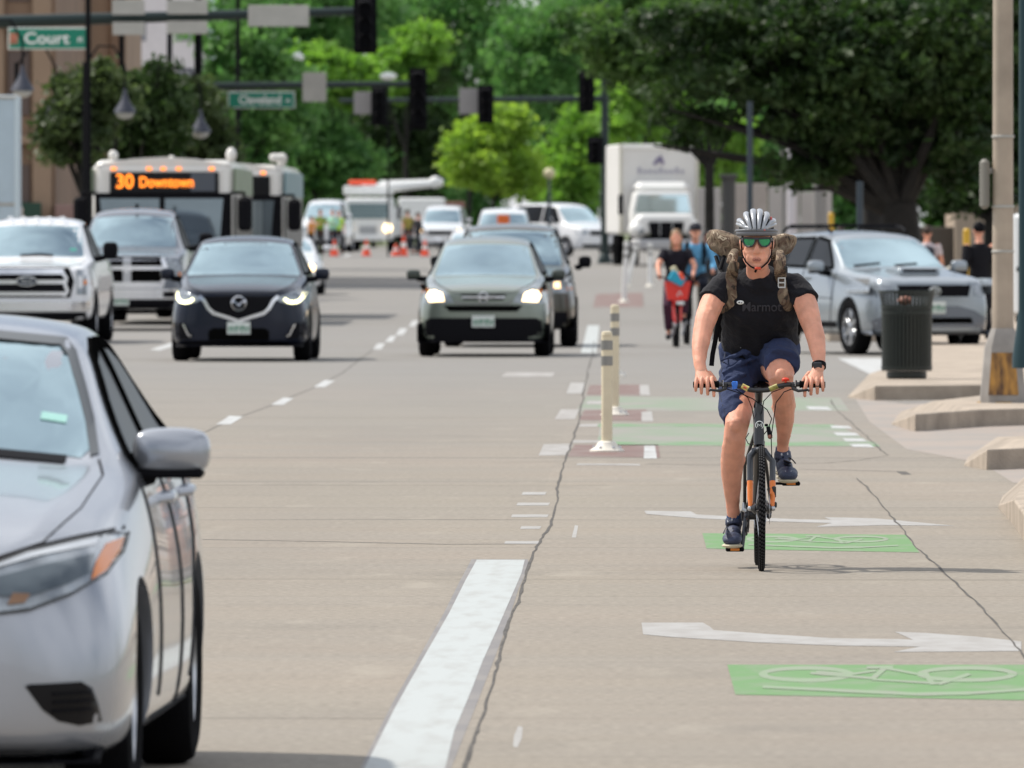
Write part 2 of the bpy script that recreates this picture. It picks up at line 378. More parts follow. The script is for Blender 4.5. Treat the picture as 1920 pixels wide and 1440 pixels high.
# lane dashes
for q in ([(405, 796), (430, 780), (456, 781), (432, 796)], [(508, 759), (531, 746), (550, 747), (531, 759)], [(588, 726), (609, 713), (628, 714), (609, 726)],
          [(699, 655), (708, 644), (722, 644), (715, 655)], [(722, 641), (732, 630), (743, 630), (736, 641)], [(742, 628), (750, 616), (764, 616), (756, 628)], [(766, 612), (774, 601), (785, 601), (778, 612)],
          [(280, 656), (330, 640), (338, 645), (300, 657)], [(640, 520), (652, 512), (660, 512), (650, 520)], [(798, 590), (806, 580), (814, 580), (808, 590)]):
    mark('lane_line', [q], P_DASH, 2)
mark('edge_line', [[(1089, 662), (1102, 610), (1124, 610), (1118, 662)]], P_WHITE, 2)
# markings at the mouth of the junction
mark('bike_crossing', [[(1080, 770), (1100, 744), (1575, 746), (1592, 770)], [(1120, 832), (1125, 795), (1570, 797), (1640, 832)]], P_FADEGREEN, 1)
mark('bike_crossing', [[(1130, 835), (1132, 827), (1640, 829), (1650, 837)], [(1120, 800), (1122, 794), (1562, 796), (1570, 801)]], P_EDGEGREEN, 2)
for q in ([(1064, 856), (1078, 834), (1234, 834), (1238, 858)], [(1086, 788), (1096, 769), (1212, 768), (1216, 789)], [(1100, 740), (1106, 722), (1205, 721), (1206, 741)], [(1112, 578), (1118, 562), (1205, 560), (1206, 578)]):
    mark('buffer_stripe', [q], P_RED, 2)
for q in ([(1207, 860), (1208, 836), (1228, 836), (1232, 860)], [(1203, 790), (1203, 772), (1222, 772), (1225, 790)], [(1200, 741), (1199, 722), (1216, 722), (1219, 741)], [(1062, 738), (1070, 718), (1098, 718), (1092, 738)],
          [(1560, 803), (1556, 798), (1592, 799), (1598, 804)], [(1570, 817), (1562, 811), (1604, 812), (1612, 817)], [(1586, 828), (1580, 822), (1618, 823), (1626, 828)], [(1600, 838), (1592, 833), (1630, 833), (1640, 839)],
          [(1570, 672), (1700, 672), (1720, 706), (1640, 706)], [(1750, 672), (1900, 672), (1940, 706), (1800, 706)], [(1518, 768), (1510, 762), (1552, 763), (1560, 769)]):
    mark('crossing_mark', [q], P_DASH if q[0][1] > 790 or q[0][0] > 1500 else P_PALE, 3)
for y, x0, x1 in ((926, 978, 1022), (946, 968, 1028), (968, 958, 1026), (990, 975, 1012), (1018, 945, 1008)):
    mark('crossing_mark', [[(x0, y + 2), (x0 + 3, y - 3), (x1 + 3, y - 3), (x1, y + 2)]], P_PALE, 2)
for q in ([(1010, 854), (1020, 833), (1074, 832), (1064, 854)], [(1040, 786), (1052, 768), (1086, 768), (1078, 786)], [(940, 706), (950, 698), (1040, 699), (1036, 706)], [(1085, 800), (1090, 795), (1130, 795), (1128, 800)],
          [(1072, 830), (1076, 825), (1130, 826), (1130, 830)], [(1100, 758), (1102, 752), (1140, 752), (1140, 758)], [(1080, 872), (1084, 869), (1200, 870), (1200, 873)]):
    mark('ghost_mark', [q], P_GHOST, 2)
mark('ghost_mark', [[(962, 1400), (964, 1380), (972, 1362), (980, 1364), (978, 1385), (970, 1402)]], P_PALE, 1); mark('ghost_mark', [[(1072, 1008), (1078, 985), (1084, 986), (1080, 1008)]], P_PALE, 1)
# two-stage turn boxes and arrows
def ell(cx, cy, rx, ry, w_, a0=0, a1=360, n=26):
    qs = []
    for i in range(n):
        t0, t1 = R(a0 + (a1 - a0) * i / n), R(a0 + (a1 - a0) * (i + 1) / n); f = (rx - w_) / rx; fy = (ry - w_ * .42) / ry
        qs.append([(cx + rx * math.cos(t), cy + ry * math.sin(t)) for t in (t0, t1)] + [(cx + rx * f * math.cos(t), cy + ry * fy * math.sin(t)) for t in (t1, t0)])
    return qs
def seg(x0, y0, x1, y1, w_):
    dx, dy = x1 - x0, (y1 - y0) * 2.4; l = math.hypot(dx, dy); nx, ny = -dy / l * w_ / 2, dx / l * w_ / 2 / 2.4
    return [(x0 + nx, y0 + ny), (x1 + nx, y1 + ny), (x1 - nx, y1 - ny), (x0 - nx, y0 - ny)]
def turn_box(box, ox, oy, k, ky):
    mark('turn_box', [box], P_GREEN, 2)
    T = lambda q: [(ox + x * k, oy + y * ky) for x, y in q]
    qs = ell(92, 16, 90, 15, 17) + ell(393, 16, 95, 15, 17)
    qs += [seg(100, 14, 215, 24, 11), seg(165, 18, 222, 10, 9), seg(215, 26, 240, 4, 12), seg(240, 5, 300, 16, 10), seg(215, 26, 340, 34, 9), seg(330, 36, 312, 10, 11), seg(340, 35, 398, 16, 12), seg(205, 4, 255, 3, 12), seg(110, 12, 165, 16, 10)]
    qs += [seg(10, 40, 150, 47, 13), seg(150, 47, 300, 54, 15), seg(300, 54, 400, 52, 16), seg(400, 52, 520, 44, 13)]
    mark('bike_symbol', [T(q) for q in qs], P_SYMBOL, 3)
turn_box([(1364, 1247), (2015, 1247), (2060, 1316), (1379, 1303)], 1420, 1249, 1.0, 1.0)
turn_box([(1317, 1000), (1698, 1003), (1724, 1036), (1325, 1029)], 1398, 1004.5, .55, .43)
mark('turn_arrow', [[(1203, 1168), (1318, 1168), (1332, 1176), (1338, 1182), (1450, 1190), (1560, 1197), (1690, 1199), (1712, 1200), (1678, 1185), (1735, 1187), (1830, 1194), (1915, 1203), (1915, 1221), (1675, 1223), (1725, 1213), (1570, 1211), (1420, 1205), (1260, 1195), (1206, 1190)]], P_PALE, 2)
mark('turn_arrow', [[(1208, 958), (1295, 959), (1306, 965), (1400, 970), (1500, 974), (1558, 975), (1545, 970), (1640, 972), (1790, 986), (1660, 985), (1530, 988), (1560, 981), (1450, 978), (1320, 973), (1212, 964)]], P_PALE, 2)

# ---- kerb returns on the right
def slab(name, top, h=.15, m=None, bev=.014, low=()):
    pts = [GP(x, y, .02 if i in low else h) for i, (x, y) in enumerate(top)]; mb = MB(); mb.prism([(p.x, p.y) for p in pts], -.02, h); k = len(pts)
    for i in low: mb.v[k + i] = (*mb.v[k + i][:2], .02)
    o = mb.build(name, m or M_WALK); b = o.modifiers.new('b', 'BEVEL'); b.width = bev; b.segments = 3; b.limit_method = 'ANGLE'
    return struct(o)
slab('sidewalk', [(1590, 742), (1640, 723), (1760, 722), (2250, 718), (2250, 600), (1750, 600), (1690, 680), (1630, 700)], low=(0,))
slab('sidewalk', [(1672, 792), (1716, 776), (1830, 768), (2320, 753), (2320, 732), (1850, 740), (1750, 752), (1688, 772)], low=(0, 7))
slab('sidewalk', [(1808, 868), (1850, 842), (2000, 836), (2640, 824), (2640, 806), (2000, 815), (1870, 822), (1814, 857)], low=(0, 7))
slab('sidewalk', [(1872, 945), (1900, 935), (1922, 966), (1960, 1000), (2980, 1000), (2980, 880), (1925, 894), (1878, 932)], low=(0, 7))
mark('apron', [[(1600, 742), (1700, 758), (1850, 750), (2200, 740), (2200, 905), (1900, 905), (1840, 868), (1700, 842), (1630, 790)]], paint_mat('apron_concrete', (.315, .262, .222), .7, 1.6), 1)
mark('road_crack', [[(1640, 754), (1760, 756), (2100, 752), (2100, 750), (1760, 753)]], P_SCAR, 2)
for i, (x, y) in enumerate(((1872, 852), (1895, 848), (1906, 855), (1880, 866))):
    mark('spray_mark', [[(x - 9, y + 1), (x + 4, y - 3), (x + 14, y - 1), (x + 5, y + 3)]], mat('red_spray_paint', (.42, .13, .13), .8, var=.3, vscale=12), 2)
# the far junction street surface on the left and a strip of pavement under the left buildings
def block(name, x0, x1, y0, y1, z0, z1, m): return struct(MB().box(((x0 + x1) / 2, (y0 + y1) / 2, (z0 + z1) / 2), (x1 - x0, y1 - y0, z1 - z0), .03).build(name, m))
block('sidewalk', 5.15, 16, 58, 150, -.02, .146, M_WALK); block('sidewalk', -24, -11.6, 170, 250, -.02, .15, M_WALK); block('sidewalk', 3.0, 26, 176, 228, -.02, .15, M_WALK)
for i, d in enumerate(range(262, 420, 26)):
    block('sidewalk', 3.4, 26, d, d + 26, gz(d) - .3, gz(d + 13) + .15, M_WALK); block('sidewalk', -26, -13, d, d + 26, gz(d) - .3, gz(d + 13) + .15, M_WALK)
# ---- trees: tapered trunk with limbs, crowns of many leaf faces set in clumps
def leafmat(name, a, b, transl=.35):
    m = bpy.data.materials.new(name); m.use_nodes = True; nt = m.node_tree; nt.nodes.clear(); N = nt.nodes.new; L = nt.links.new
    o = N('ShaderNodeOutputMaterial'); g = N('ShaderNodeNewGeometry'); n = N('ShaderNodeTexNoise'); n.inputs['Scale'].default_value = .9; n.inputs['Detail'].default_value = 3
    L(g.outputs['Position'], n.inputs['Vector']); r = N('ShaderNodeValToRGB'); e = r.color_ramp.elements
    e[0].position, e[1].position = .33, .68; e[0].color = (*a, 1); e[1].color = (*b, 1); L(n.outputs['Fac'], r.inputs['Fac'])
    p = N('ShaderNodeBsdfPrincipled'); p.inputs['Roughness'].default_value = .55; p.inputs['Specular IOR Level'].default_value = .3; t = N('ShaderNodeBsdfTranslucent'); mx = N('ShaderNodeMixShader'); mx.inputs['Fac'].default_value = transl
    L(r.outputs['Color'], p.inputs['Base Color'])
    hs = N('ShaderNodeHueSaturation'); hs.inputs['Value'].default_value = 1.5; hs.inputs['Saturation'].default_value = 1.15; L(r.outputs['Color'], hs.inputs['Color']); L(hs.outputs[0], t.inputs['Color'])
    L(p.outputs[0], mx.inputs[1]); L(t.outputs[0], mx.inputs[2]); L(mx.outputs[0], o.inputs[0]); return m
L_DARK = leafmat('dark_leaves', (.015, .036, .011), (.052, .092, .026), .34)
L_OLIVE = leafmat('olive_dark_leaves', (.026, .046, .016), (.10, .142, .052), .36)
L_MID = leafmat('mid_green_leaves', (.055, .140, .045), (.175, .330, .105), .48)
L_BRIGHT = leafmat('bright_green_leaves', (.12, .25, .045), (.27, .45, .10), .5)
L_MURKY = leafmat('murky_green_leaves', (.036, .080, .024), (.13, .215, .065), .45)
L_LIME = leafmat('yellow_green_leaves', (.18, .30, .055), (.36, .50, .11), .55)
M_BARK = mat('bark', (.014, .012, .010), .9, var=.35, vscale=6, bump=.8, bscale=14)
def crown_mesh(name, ells, clumps, per, size, rng, spread=.42):
    E = np.array(ells, float); vol = E[:, 3] * E[:, 4] * E[:, 5]; pick = rng.choice(len(E), clumps, p=vol / vol.sum())
    dr = rng.normal(size=(clumps, 3)); dr /= np.linalg.norm(dr, axis=1)[:, None]
    rad = rng.uniform(.12, 1, clumps) ** .45
    c = E[pick, :3] + dr * rad[:, None] * E[pick, 3:6]
    cs = rng.uniform(.6, 1.5, clumps) * spread * np.cbrt(vol.mean()) * .42
    n = clumps * per
    ctr = np.repeat(c, per, 0) + rng.normal(size=(n, 3)) * np.repeat(cs, per)[:, None] * np.array([1, 1, .55])
    nz = rng.normal(size=(n, 3)); nz[:, 2] += .5; nz /= np.linalg.norm(nz, axis=1)[:, None]
    u = np.cross(nz, rng.normal(size=(n, 3))); u /= np.linalg.norm(u, axis=1)[:, None]; v = np.cross(nz, u)
    s = size * rng.uniform(.55, 1.25, n)[:, None]
    V = np.stack([ctr - u * s * .9, ctr + v * s * .45 + nz * s * .12, ctr + u * s * .9, ctr - v * s * .45 + nz * s * .12], 1).reshape(-1, 3)
    me = bpy.data.meshes.new(name); me.vertices.add(4 * n); me.vertices.foreach_set('co', V.ravel()); me.loops.add(4 * n); me.loops.foreach_set('vertex_index', np.arange(4 * n))
    me.polygons.add(n); me.polygons.foreach_set('loop_start', np.arange(n) * 4); me.polygons.foreach_set('loop_total', np.full(n, 4)); me.update(calc_edges=True); return me
def tree(label, px, d, ells, m, seed, clumps=130, per=60, size=.20, trunk=.22, name='tree', group='trees along and behind the street', spread=.42, lean=0., limbs=None, base=None):
    """ells: (photo x, photo y, radius x px, radius y px, depth in m[, offset m])"""
    rng = np.random.default_rng(seed); S = F / d; bx = XA(px, d); b0 = gz(d) if base is None else base
    t = thing(name, label, 'tree', (bx, d, b0), 0, group); E = []
    for e in ells:
        p = P(e[0], e[1], d); E.append((p.x - bx, e[5] if len(e) > 5 else 0, p.z - b0, e[2] / S, e[4], e[3] / S))
    link('crown', crown_mesh('crown', E, clumps, per, size, rng, spread), m, t)
    mb = MB(); zc = sum(e[2] for e in E) / len(E)
    fork = Vector((lean * .6, 0, max(.8, zc * .55)))
    mb.tube([(0, 0, -.1), (lean * .1, 0, fork.z * .12), (lean * .3, 0, fork.z * .5), fork], [trunk * 1.5, trunk * 1.08, trunk * .95, trunk * .8], 10)
    for e in (E if limbs is None else limbs):
        e = Vector(e[:3]); k = max(2, min(4, int(6 / len(E)) + 1))
        for i in range(k):
            q = e + Vector((rng.normal() * .5, rng.normal() * .6, rng.normal() * .5)); md = fork.lerp(q, .5) + Vector((rng.normal() * .25, rng.normal() * .25, .2))
            mb.tube([fork - Vector((0, 0, .2)), md, q], [trunk * .40, trunk * .18, trunk * .05], 6)
    mb.build('trunk', M_BARK, t, 60); return t
# left, behind the buses
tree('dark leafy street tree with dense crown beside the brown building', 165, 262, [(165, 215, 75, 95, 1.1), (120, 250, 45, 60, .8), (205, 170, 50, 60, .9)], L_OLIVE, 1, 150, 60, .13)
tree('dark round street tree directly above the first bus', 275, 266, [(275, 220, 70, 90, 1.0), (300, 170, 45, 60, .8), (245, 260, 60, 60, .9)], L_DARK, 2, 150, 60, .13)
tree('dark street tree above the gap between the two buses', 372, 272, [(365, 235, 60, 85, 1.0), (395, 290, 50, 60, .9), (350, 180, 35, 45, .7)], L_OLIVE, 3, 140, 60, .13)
tree('mid green tree rising behind the grey sign plates of the left mast arm', 470, 350, [(440, 70, 75, 100, 1.6), (490, 190, 90, 120, 1.8), (430, 260, 60, 80, 1.3)], L_MID, 4, 170, 60, .19)
tree('mid green street tree just right of the second bus', 590, 570, [(600, 290, 75, 75, 1.8), (560, 250, 60, 70, 1.6), (660, 310, 60, 50, 1.5)], L_MID, 5, 170, 60, .25, .09)
# the park at the end of the street
for i, (lb, px, d, el, m) in enumerate((
    ('tall green tree behind the tip of the nearer mast arm', 620, 590, [(560, 60, 90, 90, 2.6), (640, 20, 110, 90, 2.8), (600, 160, 80, 60, 2.2)], L_MID),
    ('bright yellow green tree directly above the green street sign with white lettering', 650, 570, [(590, 130, 60, 45, 1.8), (660, 150, 60, 50, 1.8)], L_BRIGHT),
    ('dark green park tree behind the largest traffic signal', 770, 610, [(770, 270, 75, 110, 2.2), (720, 210, 60, 100, 2), (790, 110, 60, 70, 2)], L_DARK),
    ('broad green park tree at top centre above the traffic signals', 880, 630, [(800, 60, 100, 90, 3), (900, 100, 120, 100, 3), (860, 10, 120, 80, 3)], L_MID),
    ('light green tree behind the farthest mast arm', 760, 580, [(740, 140, 55, 50, 1.6), (790, 90, 45, 45, 1.5)], L_BRIGHT),
    ('green park tree above and right of the small lime tree', 1030, 615, [(1010, 130, 100, 110, 3), (1060, 50, 110, 90, 3), (1090, 210, 80, 80, 2.6)], L_MID),
    ('low green tree behind the boom of the utility truck', 700, 630, [(640, 320, 90, 50, 2.5), (740, 330, 80, 50, 2.4), (560, 330, 70, 60, 2.2)], L_MID),
    ('green tree between the lime tree and the white box truck', 1075, 590, [(1075, 320, 60, 70, 2), (1110, 250, 60, 70, 2), (1050, 370, 50, 30, 1.6)], L_BRIGHT),
    ('bright green tree over the roof of the white box truck', 1210, 510, [(1200, 150, 75, 70, 2), (1170, 215, 50, 50, 1.6), (1250, 220, 60, 45, 1.7), (1210, 80, 60, 40, 1.6)], L_BRIGHT),
    ('pale green sapling showing right of the white box truck', 1335, 400, [(1330, 290, 45, 45, 1.2), (1375, 260, 40, 40, 1.2), (1350, 330, 40, 30, 1)], L_BRIGHT),
    ('shaded green tree between the box truck and the big dark tree', 1300, 550, [(1290, 250, 80, 110, 2), (1400, 280, 80, 90, 2), (1480, 330, 90, 70, 2)], L_MID))):
    tree(lb, px, d, el, m, 20 + i, 190, 60, .25, .13, group='trees of the park at the end of the street')
tree('small lime green round tree in the middle of the picture', 925, 560, [(925, 295, 88, 80, 1.9), (940, 235, 50, 45, 1.3), (870, 300, 50, 60, 1.4), (980, 320, 45, 55, 1.3)], L_LIME, 40, 210, 60, .21, .12, group='trees of the park at the end of the street')
# the big dark tree on the right corner
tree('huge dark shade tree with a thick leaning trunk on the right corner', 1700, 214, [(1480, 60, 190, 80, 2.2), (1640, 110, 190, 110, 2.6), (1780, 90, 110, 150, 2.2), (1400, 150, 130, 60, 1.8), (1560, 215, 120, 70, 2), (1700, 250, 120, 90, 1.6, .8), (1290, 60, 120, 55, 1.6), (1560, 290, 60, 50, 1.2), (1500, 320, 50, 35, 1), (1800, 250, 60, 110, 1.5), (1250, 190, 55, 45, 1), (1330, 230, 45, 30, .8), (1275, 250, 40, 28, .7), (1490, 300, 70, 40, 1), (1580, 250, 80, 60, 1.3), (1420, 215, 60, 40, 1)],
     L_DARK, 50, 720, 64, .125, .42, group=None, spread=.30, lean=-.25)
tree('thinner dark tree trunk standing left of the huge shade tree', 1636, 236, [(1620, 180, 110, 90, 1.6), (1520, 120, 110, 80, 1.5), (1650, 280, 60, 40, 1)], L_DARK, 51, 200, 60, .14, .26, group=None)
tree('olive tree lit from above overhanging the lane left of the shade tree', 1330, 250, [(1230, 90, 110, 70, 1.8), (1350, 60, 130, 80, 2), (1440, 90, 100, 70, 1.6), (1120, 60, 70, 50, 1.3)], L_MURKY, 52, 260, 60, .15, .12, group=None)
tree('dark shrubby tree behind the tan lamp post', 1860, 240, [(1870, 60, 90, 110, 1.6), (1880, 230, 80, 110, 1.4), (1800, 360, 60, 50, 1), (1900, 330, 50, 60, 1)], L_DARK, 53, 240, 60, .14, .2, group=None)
def foliage_mass(name, x0, x1, y0, y1, d, m, n, size, seed):
    rng = np.random.default_rng(seed); E = []
    for i in range(40):
        p = P(rng.uniform(x0, x1), rng.uniform(y0, y1), d); E.append((p.x, d + rng.uniform(-3, 3), p.z, 5.6, 3, 4.6))
    o = link(name, crown_mesh(name, E, n, 60, size, rng, .3), m); return struct(o, 'stuff')
foliage_mass('distant_woods', -60, 2000, -160, 440, 740, L_MID, 1200, .5, 60); foliage_mass('distant_woods', -60, 2000, -200, 440, 780, L_MURKY, 1300, .8, 61)
# ---- vehicles: a lofted body shell; lamps, glass, grille and trim are pieces that follow its surface
def ring(st):
    y, w, zb, zm, zbelt, wbelt, ztop, wtop, cr = st; dz = ztop - zbelt; L = lambda a, b, t: a + (b - a) * t
    h = [(0, zb), (.90 * w, zb), (.985 * w, zb + .05), (w, zm), (L(w, wbelt, .45), L(zm, zbelt, .62)), (wbelt, zbelt),
         (L(wbelt, wtop, .22), zbelt + .18 * dz), (L(wbelt, wtop, .80), zbelt + .82 * dz), (wtop, ztop - cr), (.6 * wtop, ztop - .25 * cr), (0, ztop)]
    return [(x, y, z) for x, z in h] + [(-x, y, z) for x, z in h[-2:0:-1]]
def body_mesh(sts, arches, aw=.32, sub=2):
    vs, fs = [], []; n = 20
    for st in sts: vs += ring(st)
    for i in range(len(sts) - 1):
        for j in range(n): j2 = (j + 1) % n; fs.append((i * n + j, (i + 1) * n + j, (i + 1) * n + j2, i * n + j2))
    for b, fl in ((0, False), ((len(sts) - 1) * n, True)):
        for k in range(10):
            q = [b + k, b + k + 1, b + (n - k - 1) % n, b + (n - k) % n]; q = list(dict.fromkeys(q)); fs.append(tuple(q[::-1] if fl else q))
    me = bpy.data.meshes.new('body'); me.from_pydata(vs, [], fs)
    bm = bmesh.new(); bm.from_mesh(me); bmesh.ops.recalc_face_normals(bm, faces=bm.faces); bm.to_mesh(me); bm.free()
    o = bpy.data.objects.new('tmp', me); C.objects.link(o); s = o.modifiers.new('s', 'SUBSURF'); s.levels = sub; s.render_levels = sub
    me.materials.append(MATS['_p']); me.materials.append(M_LINER)
    cut = None
    if arches:
        mb = MB(); mb.mi = 1
        for (y, z, r, w) in arches:
            for sg in (-1, 1): mb.lathe([(r, w - aw), (r, w + .3)] if sg > 0 else [(r, -w - .3), (r, -w + aw)], 32, (0, y, z), 'x')
        cm = mb.mesh('cut'); cm.materials.append(MATS['_p']); cm.materials.append(M_LINER)
        cut = bpy.data.objects.new('cut', cm); C.objects.link(cut)
        b = o.modifiers.new('b', 'BOOLEAN'); b.operation = 'DIFFERENCE'; b.object = cut; b.solver = 'EXACT'
        try: b.material_mode = 'TRANSFER'
        except Exception: pass
    out = applied(o); bpy.data.objects.remove(o)
    if cut: bpy.data.objects.remove(cut)
    smooth_mesh(out, 40); return out
class Car:
    def __init__(s, name, label, cat, paint, sts, arches, loc, rz=0., group=None, aw=.32, sub=2):
        s.t = thing(name, label, cat, loc, rz, group); MATS['_p'] = paint; s.paint = paint
        me = body_mesh(sts, arches, aw, sub); me.materials.clear(); me.materials.append(paint); me.materials.append(M_LINER)
        s.body = link('body', me, paint, s.t)
        s.bvh = BVHTree.FromPolygons([v.co.copy() for v in me.vertices], [tuple(p.vertices) for p in me.polygons])
    def hit(s, a, b, axis):
        if axis == 'front': o, d = Vector((a, -9, b)), Vector((0, 1, 0))
        elif axis == 'back': o, d = Vector((a, 19, b)), Vector((0, -1, 0))
        elif axis == 'right': o, d = Vector((9, a, b)), Vector((-1, 0, 0))
        elif axis == 'left': o, d = Vector((-9, a, b)), Vector((1, 0, 0))
        else: o, d = Vector((a, b, 9)), Vector((0, 0, -1))
        h = s.bvh.ray_cast(o, d)
        if h[0] is None:
            q = Vector((a, 0, b)) if axis == 'front' else Vector((0, a, b)) if axis != 'top' else Vector((a, b, 1))
            if axis == 'right': q.x = 1
            if axis == 'left': q.x = -1
            h = s.bvh.find_nearest(q); p = h[0].copy()
            if axis == 'front': p.x, p.z = a, b
            elif axis != 'top': p.y, p.z = a, b
            return p, d
        return h[0], d
    def panel(s, name, poly, m, axis='front', off=.006, step=.045, parent=None, mirror=False, thick=.015):
        out = []
        for sg in ((1, -1) if mirror else (1,)):
            ax = axis
            if mirror and axis in ('right', 'left') and sg < 0: ax = 'left'
            pl = [(u * sg, v) for u, v in poly] if axis in ('front', 'top', 'back') else list(poly)
            bm = bmesh.new(); f = bm.faces.new([bm.verts.new((u, v, 0)) for u, v in pl]); bmesh.ops.triangulate(bm, faces=[f])
            us = [u for u, v in pl]; vs = [v for u, v in pl]
            for k, lo, hi in ((0, min(us), max(us)), (1, min(vs), max(vs))):
                x = math.floor(lo / step) * step + step
                while x < hi:
                    co = Vector((x, 0, 0)) if k == 0 else Vector((0, x, 0)); no = Vector((1, 0, 0)) if k == 0 else Vector((0, 1, 0))
                    bmesh.ops.bisect_plane(bm, geom=bm.verts[:] + bm.edges[:] + bm.faces[:], plane_co=co, plane_no=no, dist=1e-5); x += step
            bmesh.ops.remove_doubles(bm, verts=bm.verts, dist=1e-4)
            bm.verts.index_update(); H = [s.hit(v.co.x, v.co.y, ax) for v in bm.verts]; n = len(H)
            V = [p - d * off for p, d in H] + [p + d * thick for p, d in H]; Fs = []
            for f in bm.faces: q = [v.index for v in f.verts]; Fs.append(q); Fs.append([i + n for i in q][::-1])
            for e in bm.edges:
                if len(e.link_faces) == 1: a, b = e.verts[0].index, e.verts[1].index; Fs.append([a, b, b + n, a + n])
            bm.free(); mb = MB(); mb.add(V, Fs); o = mb.build(name, m, parent or s.t, 50); out.append(o)
        return out
    def strip(s, name, pts, wid, m, axis='front', off=.01, parent=None, mirror=False, thick=.012, step=.025):
        out = []
        for sg in ((1, -1) if mirror else (1,)):
            ax = 'left' if (mirror and sg < 0 and axis == 'right') else axis
            q = [Vector(((u * sg) if axis in ('front', 'top') else u, v)) for u, v in pts]; d = [q[0]]
            for a, b in zip(q, q[1:]):
                k = max(1, int((b - a).length / step))
                d += [a.lerp(b, (i + 1) / k) for i in range(k)]
            L_, R_ = [], []
            for i, p in enumerate(d):
                t = (d[min(i + 1, len(d) - 1)] - d[max(i - 1, 0)]).normalized(); nn = Vector((-t.y, t.x)) * wid / 2; L_.append(p + nn); R_.append(p - nn)
            V, Fs = [], []
            for a, b in zip(L_, R_):
                for p in (a, b):
                    h, dd = s.hit(p.x, p.y, ax); V += [h - dd * off, h + dd * thick]
            for i in range(len(d) - 1):
                a = 4 * i; b = a + 4; Fs += [(a, a + 2, b + 2, b), (a + 1, b + 1, b + 3, a + 3), (a, b, b + 1, a + 1), (a + 2, a + 3, b + 3, b + 2)]
            Fs += [(0, 1, 3, 2), (len(V) - 4, len(V) - 2, len(V) - 1, len(V) - 3)]
            mb = MB(); mb.add(V, Fs); out.append(mb.build(name, m, parent or s.t, 50))
        return out
    def wheels(s, pos, Rw, wid, rim=M_RIM, rr=.70, spokes=5):
        tp = [(Rw * .66, -wid / 2 + .02), (Rw * .80, -wid / 2), (Rw * .94, -wid / 2 + .012), (Rw, -wid / 2 + .045), (Rw, wid / 2 - .045), (Rw * .94, wid / 2 - .012), (Rw * .80, wid / 2), (Rw * .66, wid / 2 - .02)]
        ty = MB(); ty.lathe(tp, 36, (0, 0, 0), 'x', closed=True); tm = ty.mesh('tyre', 40)
        rm = MB(); r = Rw * rr
        for sg in (1,):
            rm.lathe([(r * .95, -wid * .3), (r * 1.0, wid * .40), (r * .93, wid * .42), (r * .90, wid * .30), (r * .88, -wid * .3)], 36, (0, 0, 0), 'x', closed=True)
            rm.lathe([(r * .2, 0), (r * .2, wid * .36), (r * .12, wid * .40)], 20, (0, 0, 0), 'x')
            for k in range(spokes):
                M = Matrix.Rotation(2 * math.pi * k / spokes, 4, 'X'); rm.box((wid * .30, 0, r * .52), (wid * .12, r * .26, r * .86), .02, M)
            rm.lathe([(r * .9, -wid * .1), (r * .9, -wid * .05)], 24, (0, 0, 0), 'x')
        rmm = rm.mesh('rim', 40)
        for (x, y) in pos:
            for sg in (-1, 1):
                o = link('wheel', rmm, [rim], s.t); o.location = (x * sg, y, Rw); o.rotation_euler = (0, 0, 0 if sg > 0 else math.pi)
                k = link('tyre', tm, M_TYRE, o)
    def mirrors(s, c, size, m, m2=M_BLACK, arm=.12, up=.55):
        for sg in (-1, 1):
            mb = MB(); x, y, z = c; mb.box((x * sg, y, z), size, min(size) * .24); b = mb.build('wing_mirror', [m], s.t, 60)
            sb = b.modifiers.new('s', 'SUBSURF'); sb.levels = 1; sb.render_levels = 2
            mb = MB(); mb.tube([((x - size[0] * .3) * sg, y, z - size[2] * .4), ((x - size[0] * .5 - arm) * sg, y + .05, z - size[2] * up)], [(.05, .04), (.06, .04)], 8); mb.build('mirror_arm', m2, b)
            mb = MB(); mb.box((x * sg, y, z - size[2] * .42), (size[0] * .8, size[1] * .8, size[2] * .22), .01); mb.build('mirror_base', m2, b)
    def plate(s, x, z, w=.305, h=.155, off=.012):
        p, d = s.hit(x, z, 'front'); mb = MB(); y = p.y - .025
        mb.box((x, y, z), (w, .015, h), .004); o = mb.build('number_plate', M_PLATE, s.t)
        mb = MB(); hl = [(-.5, .0), (-.36, .18), (-.24, .05), (-.1, .24), (.04, .08), (.18, .26), (.34, .06), (.5, .16), (.5, .5), (-.5, .5)]
        mb.prism([(x + u * w * .94, z + v * h * .9) for u, v in hl[:8]] + [(x + .47 * w, z - .05 * h), (x - .47 * w, z - .05 * h)], y - .011, y - .007, 'y')
        for i in range(6):
            u = -.36 + i * .145 + (.03 if i > 2 else -.02); mb.box((x + u * w, y - .009, z - .18 * h), (w * .075, .004, h * .36))
        mb.build('plate_print', M_PLATEGREEN, o)
    def wipers(s, pts, parent):
        for a in pts: s.strip('wiper', a, .022, M_BLACK, 'front', .02, parent)
    def seam(s, pts, axis='front', w=.012, mirror=False): s.strip('seam', pts, w * .7, MATS.get('seam_dark') or mat('seam_dark', (.03, .03, .032), .8, spec=.05), axis, .006, mirror=mirror)
def mir(p): return p + [(-x, z) for x, z in p[::-1] if abs(x) > 1e-6]
def sedan_glass(c, front, sides, sticker=None, m=None, ms=None):
    g = c.panel('windscreen', mir(front), m or M_GLASS, 'front', .005, .08)[0]
    for sd in sides:
        for w, ax in zip(c.panel('side_window', sd, ms or M_SGLASS, 'right', .005, .08, mirror=True), ('right', 'left')): c.strip('window_frame', sd + [sd[0]], .035, M_LINER, ax, .012, w)
    return g
SILVER = paint('silver_paint', (.35, .37, .41), .55, .24); WHITEP = paint('white_car_paint', (.74, .75, .77), .0, .25); NAVY = mat('navy_black_paint', (.007, .011, .024), .15, 0, .22, .22)
